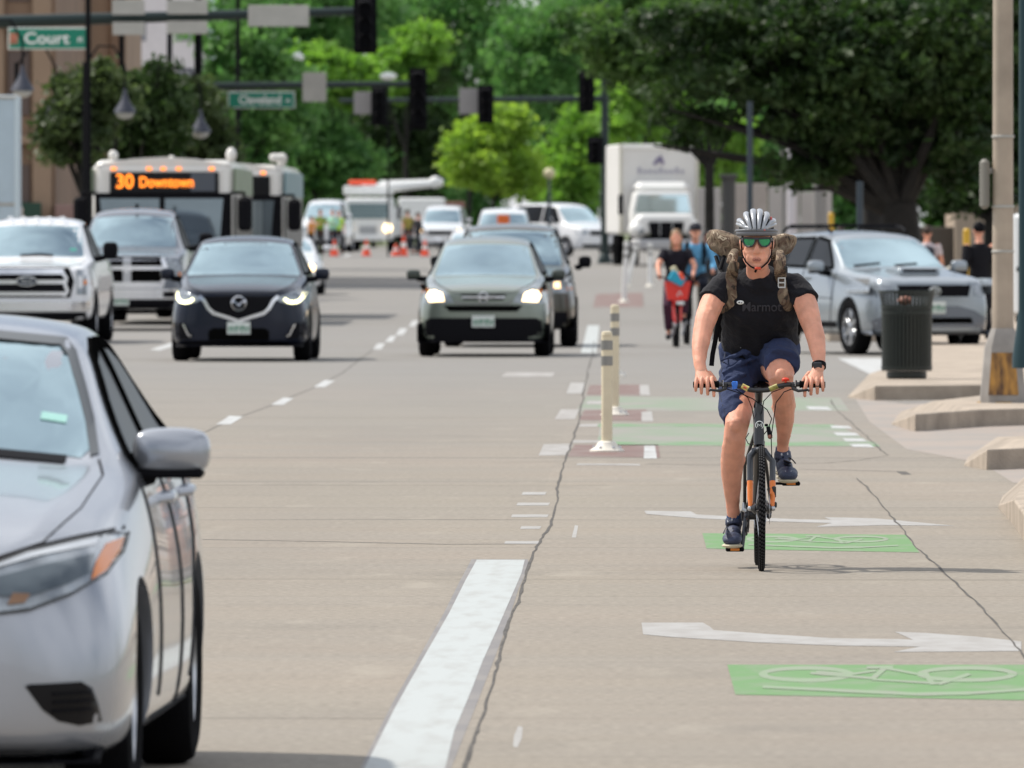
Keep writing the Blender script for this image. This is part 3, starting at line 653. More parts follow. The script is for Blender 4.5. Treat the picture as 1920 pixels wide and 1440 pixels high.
GREENP = paint('sage_green_metallic', (.20, .23, .195), .45, .27); BRONZE = paint('dark_olive_paint', (.055, .052, .040), .4, .28); GREYP = paint('dark_grey_paint', (.14, .155, .185), .5, .25); SILVER2 = paint('pale_silver_blue', (.29, .325, .355), .5, .28)

# 1. silver saloon in the left foreground
d0 = 33.25
car = Car('silver_car', 'silver sedan cut off by the left edge in the near foreground', 'car', SILVER, [
    (.00, .46, .27, .46, .60, .42, .66, .28, .01), (.05, .70, .19, .46, .665, .60, .735, .42, .015), (.20, .84, .165, .48, .745, .71, .825, .54, .02), (.45, .882, .16, .52, .82, .775, .90, .57, .025),
    (.90, .885, .17, .58, .895, .800, .965, .61, .03), (1.30, .888, .17, .62, .945, .815, 1.015, .655, .03), (1.50, .888, .17, .62, .965, .818, 1.05, .665, .03), (1.62, .888, .17, .62, .972, .818, 1.12, .655, .03),
    (2.12, .888, .17, .62, .985, .80, 1.38, .590, .035), (2.32, .888, .17, .62, .99, .795, 1.445, .570, .04), (2.80, .888, .17, .62, 1.0, .79, 1.485, .560, .05), (3.30, .888, .17, .62, 1.01, .785, 1.47, .555, .05),
    (3.75, .885, .17, .62, 1.02, .81, 1.36, .56, .04), (4.10, .875, .18, .62, 1.03, .79, 1.19, .60, .03), (4.30, .86, .20, .62, 1.03, .76, 1.10, .62, .03), (4.55, .80, .24, .60, 1.0, .70, 1.06, .58, .02), (4.64, .68, .30, .58, .92, .58, .98, .46, .01)],
    [(.95, .325, .365, .888), (3.65, .325, .365, .885)], (-2.37, d0, 0), R(-1.3), aw=.30)
g = sedan_glass(car, [(0, 1.075), (.30, 1.068), (.52, 1.05), (.645, 1.035), (.668, 1.06), (.64, 1.15), (.60, 1.25), (.555, 1.345), (.53, 1.372), (.30, 1.395), (0, 1.40)],
                [[(1.78, 1.02), (1.86, 1.06), (2.10, 1.22), (2.32, 1.335), (2.58, 1.375), (2.66, 1.375), (2.66, 1.035)], [(2.76, 1.038), (2.76, 1.378), (3.1, 1.37), (3.42, 1.33), (3.58, 1.27), (3.62, 1.06)], [(3.68, 1.09), (3.66, 1.24), (3.78, 1.20), (3.95, 1.11)]])
car.strip('windscreen_seal', [(.685, 1.045), (.655, 1.15), (.615, 1.25), (.57, 1.35), (.535, 1.385), (.3, 1.408), (0, 1.412)], .024, mat('grey_rubber', (.10, .11, .12), .6), 'front', .016, g, True)
car.panel('sticker', [(.505, 1.150), (.585, 1.138), (.587, 1.160), (.507, 1.172)], mat('pale_sticker', (.30, .55, .50), .5), 'front', .012, .03, g)
car.wipers([[(.05, 1.062), (.35, 1.055), (.60, 1.032)]], g)
car.strip('window_trim', [(1.80, 1.0), (2.2, 1.01), (2.7, 1.02), (3.2, 1.03), (3.66, 1.045)], .02, M_BLACK, 'right', .012, mirror=True)
hl = car.panel('headlight', [(.36, .64), (.44, .73), (.58, .785), (.72, .815), (.80, .828), (.828, .82), (.826, .77), (.80, .715), (.72, .665), (.60, .62), (.48, .605)], M_LENS, 'front', .014, .03, mirror=True)
for o_, sg in zip(hl, (1, -1)):
    car.panel('indicator', [(.765 * sg, .70), (.80 * sg, .725), (.822 * sg, .775), (.824 * sg, .812), (.79 * sg, .80), (.772 * sg, .75)], M_AMBER, 'front', .022, .03, o_)
    car.panel('reflector', [(.47 * sg, .66), (.60 * sg, .66), (.70 * sg, .69), (.762 * sg, .72), (.765 * sg, .775), (.66 * sg, .755), (.50 * sg, .715)], mat('lamp_dark', (.12, .145, .165), .15, .4), 'front', .020, .03, o_)
    car.strip('lamp_seam', [(.36 * sg, .655), (.44 * sg, .737), (.58 * sg, .793), (.72 * sg, .823), (.82 * sg, .838)], .012, M_BLACK, 'front', .012, o_)
    car.panel('upper_reflector', [(.40 * sg, .70), (.50 * sg, .742), (.62 * sg, .775), (.765 * sg, .80), (.77 * sg, .822), (.72 * sg, .812), (.58 * sg, .782), (.44 * sg, .728)], mat('lamp_bright', (.62, .64, .66), .2, .5), 'front', .022, .03, o_)
    car.strip('lamp_outline', [(.36 * sg, .64), (.44 * sg, .73), (.58 * sg, .785), (.72 * sg, .815), (.80 * sg, .828), (.828 * sg, .82), (.826 * sg, .77), (.80 * sg, .715), (.72 * sg, .665), (.60 * sg, .62), (.48 * sg, .605)], .009, mat('lamp_gap', (.06, .065, .07), .6), 'front', .018, o_)
    car.panel('amber_glint', [(.535 * sg, .635), (.585 * sg, .64), (.60 * sg, .665), (.55 * sg, .668)], mat('amber_glint', (.26, .15, .09), .3, .3), 'front', .024, .03, o_)  # amber reflection drawn as a small flat panel on the lens
car.panel('fog_vent', [(.585, .395), (.60, .40), (.745, .405), (.775, .385), (.79, .34), (.80, .285), (.74, .275), (.68, .29), (.635, .325)], M_GLOSSBLACK, 'front', .004, .04, mirror=True)
for zz in (.32, .345, .37): car.strip('vent_slat', [(.67, zz), (.775, zz + .004)], .008, M_BLACK, 'front', .016, mirror=True)
car.panel('lower_grille', [(-.50, .20), (-.50, .38), (-.42, .42), (.42, .42), (.50, .38), (.50, .20)], M_BLACK, 'front', .004, .06)
car.panel('upper_grille', [(-.40, .60), (-.30, .66), (.30, .66), (.40, .60), (.25, .57), (-.25, .57)], M_GLOSSBLACK, 'front', .004, .06)
car.panel('front_lip', [(-.80, .165), (-.80, .205), (.80, .205), (.80, .165)], M_BLACK, 'front', .006, .06)
car.seam([(.0, .70), (.42, .745), (.62, .81), (.70, .90), (.725, .985), (.70, 1.03)], 'front', .008, True)
for a in ([(1.62, .97), (1.60, .7), (1.70, .30)], [(2.70, 1.02), (2.71, .6), (2.69, .24)], [(3.62, 1.03), (3.50, .75), (3.33, .62), (3.25, .3)], [(1.6, .235), (2.4, .235), (3.25, .235)]): car.seam(a, 'right', .008, True)
for y in (2.50, 3.42):
    for sg in (-1, 1):
        p, _ = car.hit(y, .89, 'right' if sg > 0 else 'left'); mb = MB(); mb.tube([(p.x - .01 * sg, y - .11, .885), (p.x + .03 * sg, y - .07, .89), (p.x + .03 * sg, y + .07, .895), (p.x - .01 * sg, y + .11, .895)], .016, 8); mb.build('door_handle', SILVER, car.t)
car.wheels([(.750, .95), (.765, 3.65)], .318, .21, spokes=7)
car.mirrors((.895, 1.92, 1.045), (.25, .15, .155), SILVER, arm=.02)
mb = MB()
for x in (-.36, .36): mb.box((x, 2.62, .95), (.46, .16, .55), .09); mb.box((x, 2.62, 1.28), (.24, .1, .16), .05)
mb.build('seat', M_BLACK, car.t)

# 2. dark blue-black crossover
car = Car('dark_suv', 'navy black SUV with glowing crescent headlights and a chrome V under its grille', 'SUV', NAVY, [
    (.00, .55, .28, .55, .84, .50, .90, .34, .01), (.06, .78, .23, .56, .88, .66, .94, .46, .015), (.22, .885, .21, .58, .93, .76, .985, .58, .02), (.55, .915, .20, .60, .985, .80, 1.04, .62, .03), (1.00, .92, .20, .62, 1.03, .825, 1.09, .68, .03),
    (1.28, .92, .20, .62, 1.06, .835, 1.12, .74, .03), (1.42, .92, .20, .62, 1.07, .835, 1.17, .735, .03), (2.05, .92, .20, .62, 1.10, .84, 1.56, .62, .04), (2.25, .92, .20, .62, 1.11, .84, 1.625, .60, .05), (2.8, .92, .20, .62, 1.12, .84, 1.67, .59, .06),
    (3.6, .92, .20, .62, 1.15, .83, 1.64, .58, .06), (4.05, .91, .22, .62, 1.16, .81, 1.57, .56, .05), (4.4, .88, .26, .62, 1.15, .77, 1.20, .58, .03), (4.54, .78, .32, .62, 1.0, .66, 1.06, .5, .02)],
    [(.93, .36, .40, .92), (3.62, .36, .40, .92)], (-5.20, 149.4, 0), R(-.7), 'cars coming up the street')
g = sedan_glass(car, [(0, 1.145), (.55, 1.135), (.73, 1.125), (.745, 1.15), (.60, 1.50), (.57, 1.54), (.3, 1.565), (0, 1.57)], [[(1.62, 1.15), (2.2, 1.52), (2.7, 1.56), (2.7, 1.16)], [(2.8, 1.16), (2.8, 1.56), (3.5, 1.53), (3.72, 1.42), (3.7, 1.2)]])
car.panel('grille', [(-.46, .86), (.46, .86), (.40, .70), (.20, .62), (0, .56), (-.20, .62), (-.40, .70)], M_BLACK, 'front', .008, .05)
for z in (.66, .72, .78, .83): car.strip('grille_bar', [(-.36 - (z - .66) * .3, z), (.36 + (z - .66) * .3, z)], .012, M_GLOSSBLACK, 'front', .018)
car.strip('chrome_wing', [(.52, .86), (.455, .80), (.40, .70), (.33, .635), (.18, .59), (.0, .53)], .042, M_CHROME, 'front', .022, mirror=True)
for o_, sg in zip(car.panel('headlight', [(.47, .83), (.60, .88), (.74, .94), (.86, 1.00), (.875, .93), (.85, .82), (.78, .76), (.66, .755), (.54, .785)], M_LENS, 'front', .008, .05, mirror=True), (1, -1)):
    car.strip('running_light', [(.60 * sg, .825), (.645 * sg, .79), (.71 * sg, .778), (.775 * sg, .79), (.825 * sg, .84), (.845 * sg, .915)], .036, M_LAMP_WHITE, 'front', .022, o_)
mb = MB(); y = car.hit(0, .765, 'front')[0].y - .045
mb.lathe([(.088, 0), (.10, .012), (.088, .024), (.076, .012)], 28, (0, y, .765), 'y', closed=True)
mb.tube([(-.08, y + .01, .79), (-.045, y, .785), (0, y - .004, .735), (.045, y, .785), (.08, y + .01, .79)], .014, 6); mb.build('emblem', M_CHROME, car.t)
car.panel('lower_grille', [(-.40, .28), (-.40, .40), (-.34, .44), (.34, .44), (.40, .40), (.40, .28)], M_LINER, 'front', .006, .06)
car.panel('fog_light', [(.60, .37), (.64, .36), (.72, .50), (.86, .52), (.85, .30), (.64, .29)], M_BLACK, 'front', .008, .06, mirror=True); car.strip('fog_trim', [(.735, .49), (.665, .345), (.63, .335)], .018, M_CHROME, 'front', .016, mirror=True)
car.panel('skid_trim', [(-.84, .195), (-.84, .27), (.84, .27), (.84, .195)], M_BLACK, 'front', .008, .06); car.plate(0, .44, .305, .16)
car.wheels([(.80, .93), (.80, 3.62)], .362, .235); car.mirrors((1.03, 1.72, 1.15), (.20, .14, .15), NAVY); car.seam([(0, .90), (.45, .905), (.68, .99), (.72, 1.06), (.72, 1.10)], 'front', .014, True)
mb = MB(); mb.box((0, .9, .34), (1.3, .3, .14), .04); mb.box((0, 3.6, .36), (1.3, .2, .14), .04); mb.box((0, 2.2, .27), (.8, 3.4, .1), .03); mb.build('underbody', M_LINER, car.t)

# 3. sage green crossover with lit headlights
car = Car('green_suv', 'sage green SUV with both headlights lit in the middle of the street', 'SUV', GREENP, [
    (.00, .56, .24, .62, .82, .52, .86, .36, .01), (.06, .78, .21, .64, .86, .66, .91, .48, .015), (.22, .87, .20, .66, .93, .74, .97, .58, .02), (.55, .90, .20, .68, .99, .78, 1.02, .60, .03), (.95, .91, .20, .68, 1.03, .805, 1.07, .64, .03),
    (1.18, .91, .20, .68, 1.05, .815, 1.10, .69, .03), (1.30, .91, .20, .68, 1.06, .815, 1.15, .69, .03), (1.95, .91, .20, .68, 1.08, .82, 1.54, .585, .04), (2.15, .91, .20, .68, 1.09, .82, 1.61, .57, .05), (2.8, .91, .20, .68, 1.10, .82, 1.665, .56, .06),
    (3.7, .91, .20, .68, 1.12, .81, 1.63, .55, .06), (4.15, .90, .22, .68, 1.12, .80, 1.56, .54, .05), (4.42, .87, .28, .68, 1.08, .77, 1.20, .58, .03), (4.52, .80, .34, .68, 1.0, .68, 1.08, .5, .02)],
    [(.88, .36, .39, .91), (3.50, .36, .39, .91)], (-2.06, 154.8, 0), R(-.6), 'cars coming up the street')
g = sedan_glass(car, [(0, 1.115), (.5, 1.105), (.675, 1.095), (.69, 1.12), (.575, 1.48), (.545, 1.515), (.3, 1.53), (0, 1.535)], [[(1.5, 1.13), (2.1, 1.5), (2.6, 1.55), (2.6, 1.14)], [(2.7, 1.14), (2.7, 1.55), (3.4, 1.53), (3.6, 1.4), (3.55, 1.16)]])
car.panel('grille', [(-.31, .855), (.31, .855), (.27, .775), (-.27, .775)], M_BLACK, 'front', .008, .05); car.strip('grille_bar', [(-.29, .815), (.29, .815)], .022, M_CHROME, 'front', .016)
car.panel('grille_surround', [(-.40, .77), (-.29, .735), (.29, .735), (.40, .77), (.36, .71), (-.36, .71)], mat('grey_trim', (.20, .21, .20), .4, .5), 'front', .008, .05)
car.panel('lower_grille', [(-.54, .70), (-.46, .62), (.46, .62), (.54, .70)], M_LINER, 'front', .008, .05)
for o_, sg in zip(car.panel('headlight', [(.40, .74), (.50, .90), (.68, .98), (.86, 1.00), (.87, .86), (.84, .735), (.60, .72)], M_LENS, 'front', .008, .05, mirror=True), (1, -1)):
    car.panel('lit_bulb', [(.53 * sg, .76), (.56 * sg, .87), (.66 * sg, .91), (.74 * sg, .90), (.78 * sg, .83), (.74 * sg, .75)], M_LAMP_WARM, 'front', .018, .06, o_); car.panel('indicator', [(.77 * sg, .86), (.75 * sg, .93), (.85 * sg, .95), (.86 * sg, .87)], M_AMBER, 'front', .014, .06, o_)
mb = MB(); y = car.hit(0, .81, 'front')[0].y - .03
for q in ([(-.05, .86), (-.035, .76)], [(.05, .86), (.035, .76)], [(-.04, .805), (.04, .805)]): mb.tube([(q[0][0], y, q[0][1]), (q[1][0], y, q[1][1])], .013, 6)
mb.lathe([(.066, 0), (.075, .008), (.066, .016), (.058, .008)], 24, (0, y + .01, .81), 'y', closed=True); mb.build('emblem', M_CHROME, car.t)
car.panel('black_bumper', [(-.905, .20), (-.905, .44), (-.72, .53), (.72, .53), (.905, .44), (.905, .20)], M_BLACK, 'front', .008, .06); car.plate(0, .485, .31, .16)
car.wheels([(.79, .88), (.79, 3.50)], .355, .225); car.mirrors((1.0, 1.6, 1.12), (.2, .14, .14), mat('dark_mirror', (.05, .06, .05), .4)); car.seam([(0, .87), (.42, .88), (.66, 1.0), (.70, 1.05)], 'front', .014, True)
mb = MB(); mb.box((0, .9, .30), (1.3, .3, .16), .04); mb.box((0, 3.5, .33), (1.3, .2, .14), .04); mb.build('underbody', M_LINER, car.t)

# 4. tall dark vehicle half hidden behind it
car = Car('olive_suv', 'tall dark olive SUV half hidden behind the sage green SUV', 'SUV', BRONZE, [
    (.00, .70, .30, .66, .95, .62, 1.00, .40, .01), (.06, .88, .26, .68, .99, .76, 1.04, .55, .015), (.25, .96, .25, .70, 1.04, .82, 1.08, .62, .02), (.95, .985, .25, .72, 1.12, .87, 1.16, .70, .03), (1.25, .985, .25, .72, 1.14, .88, 1.19, .75, .03),
    (1.36, .985, .25, .72, 1.15, .88, 1.24, .745, .03), (1.85, .985, .25, .72, 1.17, .88, 1.74, .66, .04), (2.05, .985, .25, .72, 1.18, .88, 1.80, .65, .05), (2.8, .985, .25, .72, 1.2, .88, 1.84, .64, .05), (4.3, .985, .25, .72, 1.2, .87, 1.82, .63, .05), (4.75, .95, .3, .72, 1.2, .85, 1.70, .62, .04), (4.85, .9, .4, .72, 1.1, .8, 1.5, .6, .03)],
    [(.95, .39, .43, .985), (3.8, .39, .43, .985)], (-1.84, 167.6, 0), 0, 'cars coming up the street')
g = sedan_glass(car, [(0, 1.22), (.74, 1.20), (.76, 1.23), (.675, 1.66), (.64, 1.70), (0, 1.725)], [[(1.55, 1.24), (1.95, 1.70), (2.6, 1.73), (2.6, 1.25)], [(2.7, 1.25), (2.7, 1.73), (3.7, 1.72), (3.7, 1.26)]])
for o_, sg in zip(car.panel('headlight', [(.62, .80), (.62, .98), (.80, 1.03), (.94, 1.0), (.95, .80)], M_LENS, 'front', .008, .06, mirror=True), (1, -1)):
    car.panel('lit_bulb', [(.65 * sg, .87), (.65 * sg, .96), (.74 * sg, .97), (.75 * sg, .87)], M_LAMP_SOFT, 'front', .016, .06, o_); car.panel('indicator', [(.84 * sg, .84), (.84 * sg, .90), (.92 * sg, .90), (.92 * sg, .84)], M_AMBER, 'front', .016, .06, o_)
car.panel('grille', [(-.52, .78), (-.52, .96), (.52, .96), (.52, .78)], M_BLACK, 'front', .008, .06); car.panel('black_bumper', [(-.97, .26), (-.97, .52), (.97, .52), (.97, .26)], M_BLACK, 'front', .008, .06)
car.wheels([(.86, .95), (.86, 3.8)], .385, .25); car.mirrors((1.10, 1.6, 1.26), (.20, .15, .17), M_BLACK, arm=.02)

# 5. silver SUV leaving the side street on the right
car = Car('silver_suv', 'silver SUV with a bonnet scoop turning out of the side street on the right', 'SUV', SILVER2, [
    (.00, .58, .34, .68, .94, .52, .99, .40, .01), (.06, .80, .29, .70, .99, .68, 1.04, .52, .015), (.25, .905, .27, .72, 1.05, .78, 1.09, .60, .02), (.65, .93, .27, .74, 1.09, .81, 1.13, .62, .03), (1.25, .935, .27, .74, 1.12, .83, 1.18, .68, .03),
    (1.45, .935, .27, .74, 1.13, .84, 1.21, .72, .03), (1.55, .935, .27, .74, 1.14, .84, 1.26, .715, .03), (2.15, .935, .27, .74, 1.17, .84, 1.62, .63, .04), (2.35, .935, .27, .74, 1.18, .84, 1.69, .62, .05), (3.0, .935, .27, .74, 1.19, .84, 1.735, .61, .05), (4.2, .935, .27, .74, 1.2, .83, 1.72, .60, .05), (4.65, .91, .32, .74, 1.2, .82, 1.62, .58, .04), (4.8, .87, .4, .74, 1.12, .78, 1.4, .6, .03)],
    [(.92, .38, .43, .935), (3.71, .38, .43, .935)], (4.13, 156.9, 0), R(20))
g = sedan_glass(car, [(0, 1.225), (.5, 1.215), (.71, 1.20), (.725, 1.23), (.645, 1.55), (.62, 1.585), (.3, 1.605), (0, 1.61)], [[(1.78, 1.20), (2.3, 1.58), (2.7, 1.625), (2.78, 1.625), (2.78, 1.21)], [(2.87, 1.215), (2.87, 1.625), (3.7, 1.615), (3.7, 1.23)], [(3.8, 1.235), (3.8, 1.61), (4.4, 1.585), (4.5, 1.3)]])
car.wipers([[(-.6, 1.235), (-.2, 1.27)], [(.0, 1.24), (.35, 1.265)]], g)
car.panel('grille', [(-.52, .80), (-.55, .98), (.55, .98), (.52, .80), (.4, .77), (-.4, .77)], M_BLACK, 'front', .01, .06); car.strip('grille_surround', [(-.52, .79), (-.57, .985), (.57, .985), (.52, .79), (-.52, .79)], .035, SILVER2, 'front', .02)
mb = MB(); y = car.hit(0, .885, 'front')[0].y - .03; 
for rx, rz_ in ((.085, .058), (.03, .055), (.07, .022)): mb.tube([(rx * math.cos(t * .3927), y, .885 + (.02 if rx == .07 else 0) + rz_ * math.sin(t * .3927)) for t in range(17)], .008, 6)
mb.build('emblem', M_CHROME, car.t)
car.panel('headlight', [(.60, .82), (.60, 1.0), (.76, 1.05), (.90, 1.06), (.93, .86), (.86, .80)], M_LENS, 'front', .01, .06, mirror=True)
car.panel('lower_bumper', [(-.89, .28), (-.89, .46), (-.6, .62), (-.35, .68), (.35, .68), (.6, .62), (.89, .46), (.89, .28)], GREYP, 'front', .01, .06); car.panel('lower_grille', [(-.58, .44), (-.55, .52), (.55, .52), (.58, .44)], M_LINER, 'front', .016, .06)
car.strip('skid_bar', [(-.7, .36), (.7, .36)], .05, SILVER2, 'front', .02); car.plate(0, .66, .32, .17)
car.panel('lower_cladding', [(1.38, .29), (1.38, .46), (3.24, .46), (3.24, .29)], M_BLACK, 'right', .01, .1, mirror=True)
for a in ([(1.56, 1.14), (1.55, .8), (1.62, .3)], [(2.82, 1.2), (2.83, .7), (2.8, .3)], [(3.75, 1.2), (3.6, .95), (3.4, .85), (3.26, .5)], [(1.5, .78), (2.4, .80), (3.4, .82)]): car.seam(a, 'right', .014, True)
for y in (2.62, 3.52):
    for sg in (-1, 1): p, _ = car.hit(y, 1.06, 'right' if sg > 0 else 'left'); MB().tube([(p.x - .01 * sg, y - .12, 1.06), (p.x + .035 * sg, y - .07, 1.065), (p.x + .035 * sg, y + .07, 1.065), (p.x - .01 * sg, y + .12, 1.06)], .02, 8).build('door_handle', SILVER2, car.t)
mb = MB(); mb.prism([(.52, 1.115), (.56, 1.19), (.62, 1.215), (1.1, 1.20), (1.1, 1.12)], -.30, .30, 'x'); k = mb.build('bonnet_scoop', SILVER2, car.t); b = k.modifiers.new('b', 'BEVEL'); b.width = .02; b.segments = 2
MB().box((0, .545, 1.165), (.50, .03, .045), .01, None).build('scoop_opening', M_LINER, k)
mb = MB()
for x in (-.56, .56): mb.tube([(x, 2.5, 1.70), (x, 2.7, 1.77), (x, 4.2, 1.77), (x, 4.4, 1.70)], .022, 8)
for y in (2.9, 4.0): mb.tube([(-.6, y, 1.79), (.6, y, 1.79)], .02, 8)
mb.build('roof_rack', M_BLACK, car.t)
car.wheels([(.80, .92), (.80, 3.71)], .385, .25, spokes=6); car.mirrors((1.07, 1.78, 1.22), (.24, .15, .18), SILVER2)

# 6/7. pickups on the left
def pickup(name, label, pnt, loc, rz, W=1.0, zc=1.0):
    h = .965 * W
    c = Car(name, label, 'pickup truck', pnt, [
        (.00, .72, .42, .72, 1.08, .68, 1.12, .48, .01), (.05, .90, .36, .74, 1.12, .82, 1.17, .60, .015), (.20, .975, .34, .76, 1.17, .90, 1.205, .68, .02), (.7, 1.0, .34, .78, 1.20, .92, 1.235, .68, .03), (1.25, 1.01, .34, .78, 1.22, .93, 1.27, .70, .03),
        (1.42, 1.01, .34, .78, 1.23, .93, 1.30, .76, .03), (1.52, 1.01, .34, .78, 1.24, .93, 1.36, .755, .03), (2.05, 1.01, .34, .78, 1.27, .93, 1.82, .67, .04), (2.25, 1.01, .34, .78, 1.28, .93, 1.90, .66, .05), (2.9, 1.01, .34, .78, 1.28, .93, 1.945, .65, .06),
        (3.6, 1.01, .34, .78, 1.28, .93, 1.92, .65, .06), (3.72, 1.01, .34, .78, 1.28, .93, 1.80, .68, .04), (3.78, 1.01, .4, .78, 1.28, .93, 1.32, .86, .02), (5.6, 1.01, .42, .78, 1.28, .93, 1.32, .86, .02), (5.8, .98, .46, .78, 1.24, .9, 1.28, .8, .02)],
        [(.98, .41, .46, 1.01), (4.65, .41, .46, 1.01)], loc, rz, 'pickups waiting on the left')
    return c, sedan_glass(c, [(0, 1.33), (.74, 1.315), (.77, 1.34), (.69, 1.74), (.66, 1.775), (.3, 1.80), (0, 1.805)], [[(1.78, 1.30), (2.3, 1.76), (2.62, 1.80), (2.66, 1.30)], [(2.76, 1.30), (2.74, 1.80), (3.45, 1.80), (3.52, 1.32)]])
car, g = pickup('white_pickup', 'white pickup with an oval badge on its chrome bar grille', WHITEP, (-9.22, 172.5, 0), R(-.9))
car.panel('grille_frame', [(-.66, .70), (-.72, .95), (-.64, 1.16), (.64, 1.16), (.72, .95), (.66, .70)], M_BLACK, 'front', .008, .06)
for z, x in ((1.10, .56), (.94, .60), (.76, .58)): car.strip('grille_bar', [(-x, z), (x, z)], .085 if z > 1 else .06, M_CHROME, 'front', .022)
car.strip('grille_bracket', [(.53, 1.10), (.60, 1.0), (.58, .90), (.62, .80), (.56, .72)], .05, M_CHROME, 'front', .024, mirror=True)
mb = MB(); y = car.hit(0, .95, 'front')[0].y - .05; mb.prism([(.155 * math.cos(t * .2618), .95 + .068 * math.sin(t * .2618)) for t in range(24)], y, y + .03, 'y'); e = mb.build('emblem', mat('badge_blue', (.02, .03, .05), .2), car.t)
mb = MB(); mb.tube([(.155 * math.cos(t * .2618), y, .95 + .068 * math.sin(t * .2618)) for t in range(25)], .012, 6); mb.build('emblem_rim', M_CHROME, e); text_on('emblem_script', 'Ford', .085, M_CHROME, e, (0, y - .004, .95), .002)
for o_, sg in zip(car.panel('headlight', [(.76, .75), (.75, 1.13), (.96, 1.13), (.98, .95), (.97, .75)], M_LENS, 'front', .008, .06, mirror=True), (1, -1)): car.panel('indicator', [(.86 * sg, .90), (.86 * sg, .97), (.955 * sg, .97), (.955 * sg, .90)], M_AMBER, 'front', .016, .06, o_); car.panel('lamp_divider', [(.775 * sg, .85), (.775 * sg, 1.03), (.85 * sg, 1.03), (.85 * sg, .85)], WHITEP, 'front', .014, .06, o_)
car.panel('bumper_bar', [(-.95, .50), (-.95, .64), (.95, .64), (.95, .50)], M_CHROME, 'front', .04, .06); car.panel('black_bumper', [(-.9, .36), (-.9, .48), (.9, .48), (.9, .36)], M_BLACK, 'front', .02, .06)
car.wheels([(.88, .98), (.88, 4.65)], .41, .27); car.mirrors((1.17, 1.62, 1.42), (.24, .16, .26), M_BLACK); p = car.hit(.60, 1.42, 'front')[0]; MB().box((.60, p.y - .01, 1.42), (.10, .006, .06)).build('sticker', mat('mint_sticker', (.16, .62, .48), .5), g)
car.strip('wiper', [(-.2, 1.345), (.1, 1.36), (.30, 1.345)], .03, M_BLACK, 'front', .02, g)
car.seam([(0, 1.185), (.66, 1.175), (.78, 1.22), (.79, 1.28)], 'front', .014, True)
mb = MB()
for x in (-.4, -.2, 0, .2, .4): mb.ball((x, 2.2, 1.915), (.05, .04, .022), 10)
mb.build('roof_lamp', WHITEP, car.t)
car, g = pickup('grey_pickup', 'dark grey pickup with a big chrome crosshair grille behind the white pickup', GREYP, (-8.68, 194.5, 0), R(-.6))
car.t.scale = (1, 1, 1.09)
car.panel('grille_frame', [(-.60, .74), (-.66, 1.0), (-.58, 1.17), (.58, 1.17), (.66, 1.0), (.60, .74)], M_LINER, 'front', .01, .06)
for z, x, w_ in ((1.15, .58, .085), (.99, .62, .06), (.72, .62, .10)): car.strip('grille_bar', [(-x, z), (x, z)], w_, M_CHROME, 'front', .03)
car.strip('grille_bar', [(0, 1.15), (0, .74)], .14, M_RIM, 'front', .026); car.strip('grille_side', [(.60, .72), (.66, 1.0), (.60, 1.15)], .07, M_CHROME, 'front', .03, mirror=True)
mb = MB(); y = car.hit(0, .97, 'front')[0].y - .06; mb.prism([(-.07, 1.03), (-.11, .99), (-.085, .94), (-.04, .97), (0, .89), (.04, .97), (.085, .94), (.11, .99), (.07, 1.03), (0, 1.0)], y, y + .03, 'y'); mb.build('emblem', M_CHROME, car.t)
car.panel('headlight', [(.70, .86), (.68, 1.14), (.94, 1.15), (.975, 1.0), (.96, .84)], M_LENS, 'front', .01, .06, mirror=True); car.panel('indicator', [(.88, .86), (.88, .93), (.96, .93), (.96, .86)], M_AMBER, 'front', .018, .06, mirror=True)
car.panel('bumper_bar', [(-.97, .50), (-.97, .66), (.97, .66), (.97, .50)], M_CHROME, 'front', .05, .06); car.panel('fog_recess', [(.62, .53), (.62, .62), (.82, .62), (.82, .53)], M_BLACK, 'front', .06, .06, mirror=True); car.panel('black_bumper', [(-.9, .36), (-.9, .49), (.9, .49), (.9, .36)], M_BLACK, 'front', .02, .06); car.plate(-.12, .48, .31, .16)
car.wheels([(.88, .98), (.88, 4.65)], .41, .27); car.mirrors((1.28, 1.62, 1.42), (.26, .16, .24), M_BLACK, arm=.16); mb = MB(); mb.box((0, 1.0, .40), (1.5, .22, .12), .05); mb.tube([(-.9, .6, .30), (.9, .6, .30)], .035, 8); mb.build('front_axle', M_LINER, car.t)
MB().tube([(.05, 2.2, 1.93), (.05, 2.22, 1.99)], .03, 8).build('roof_lamp', M_BLACK, car.t)

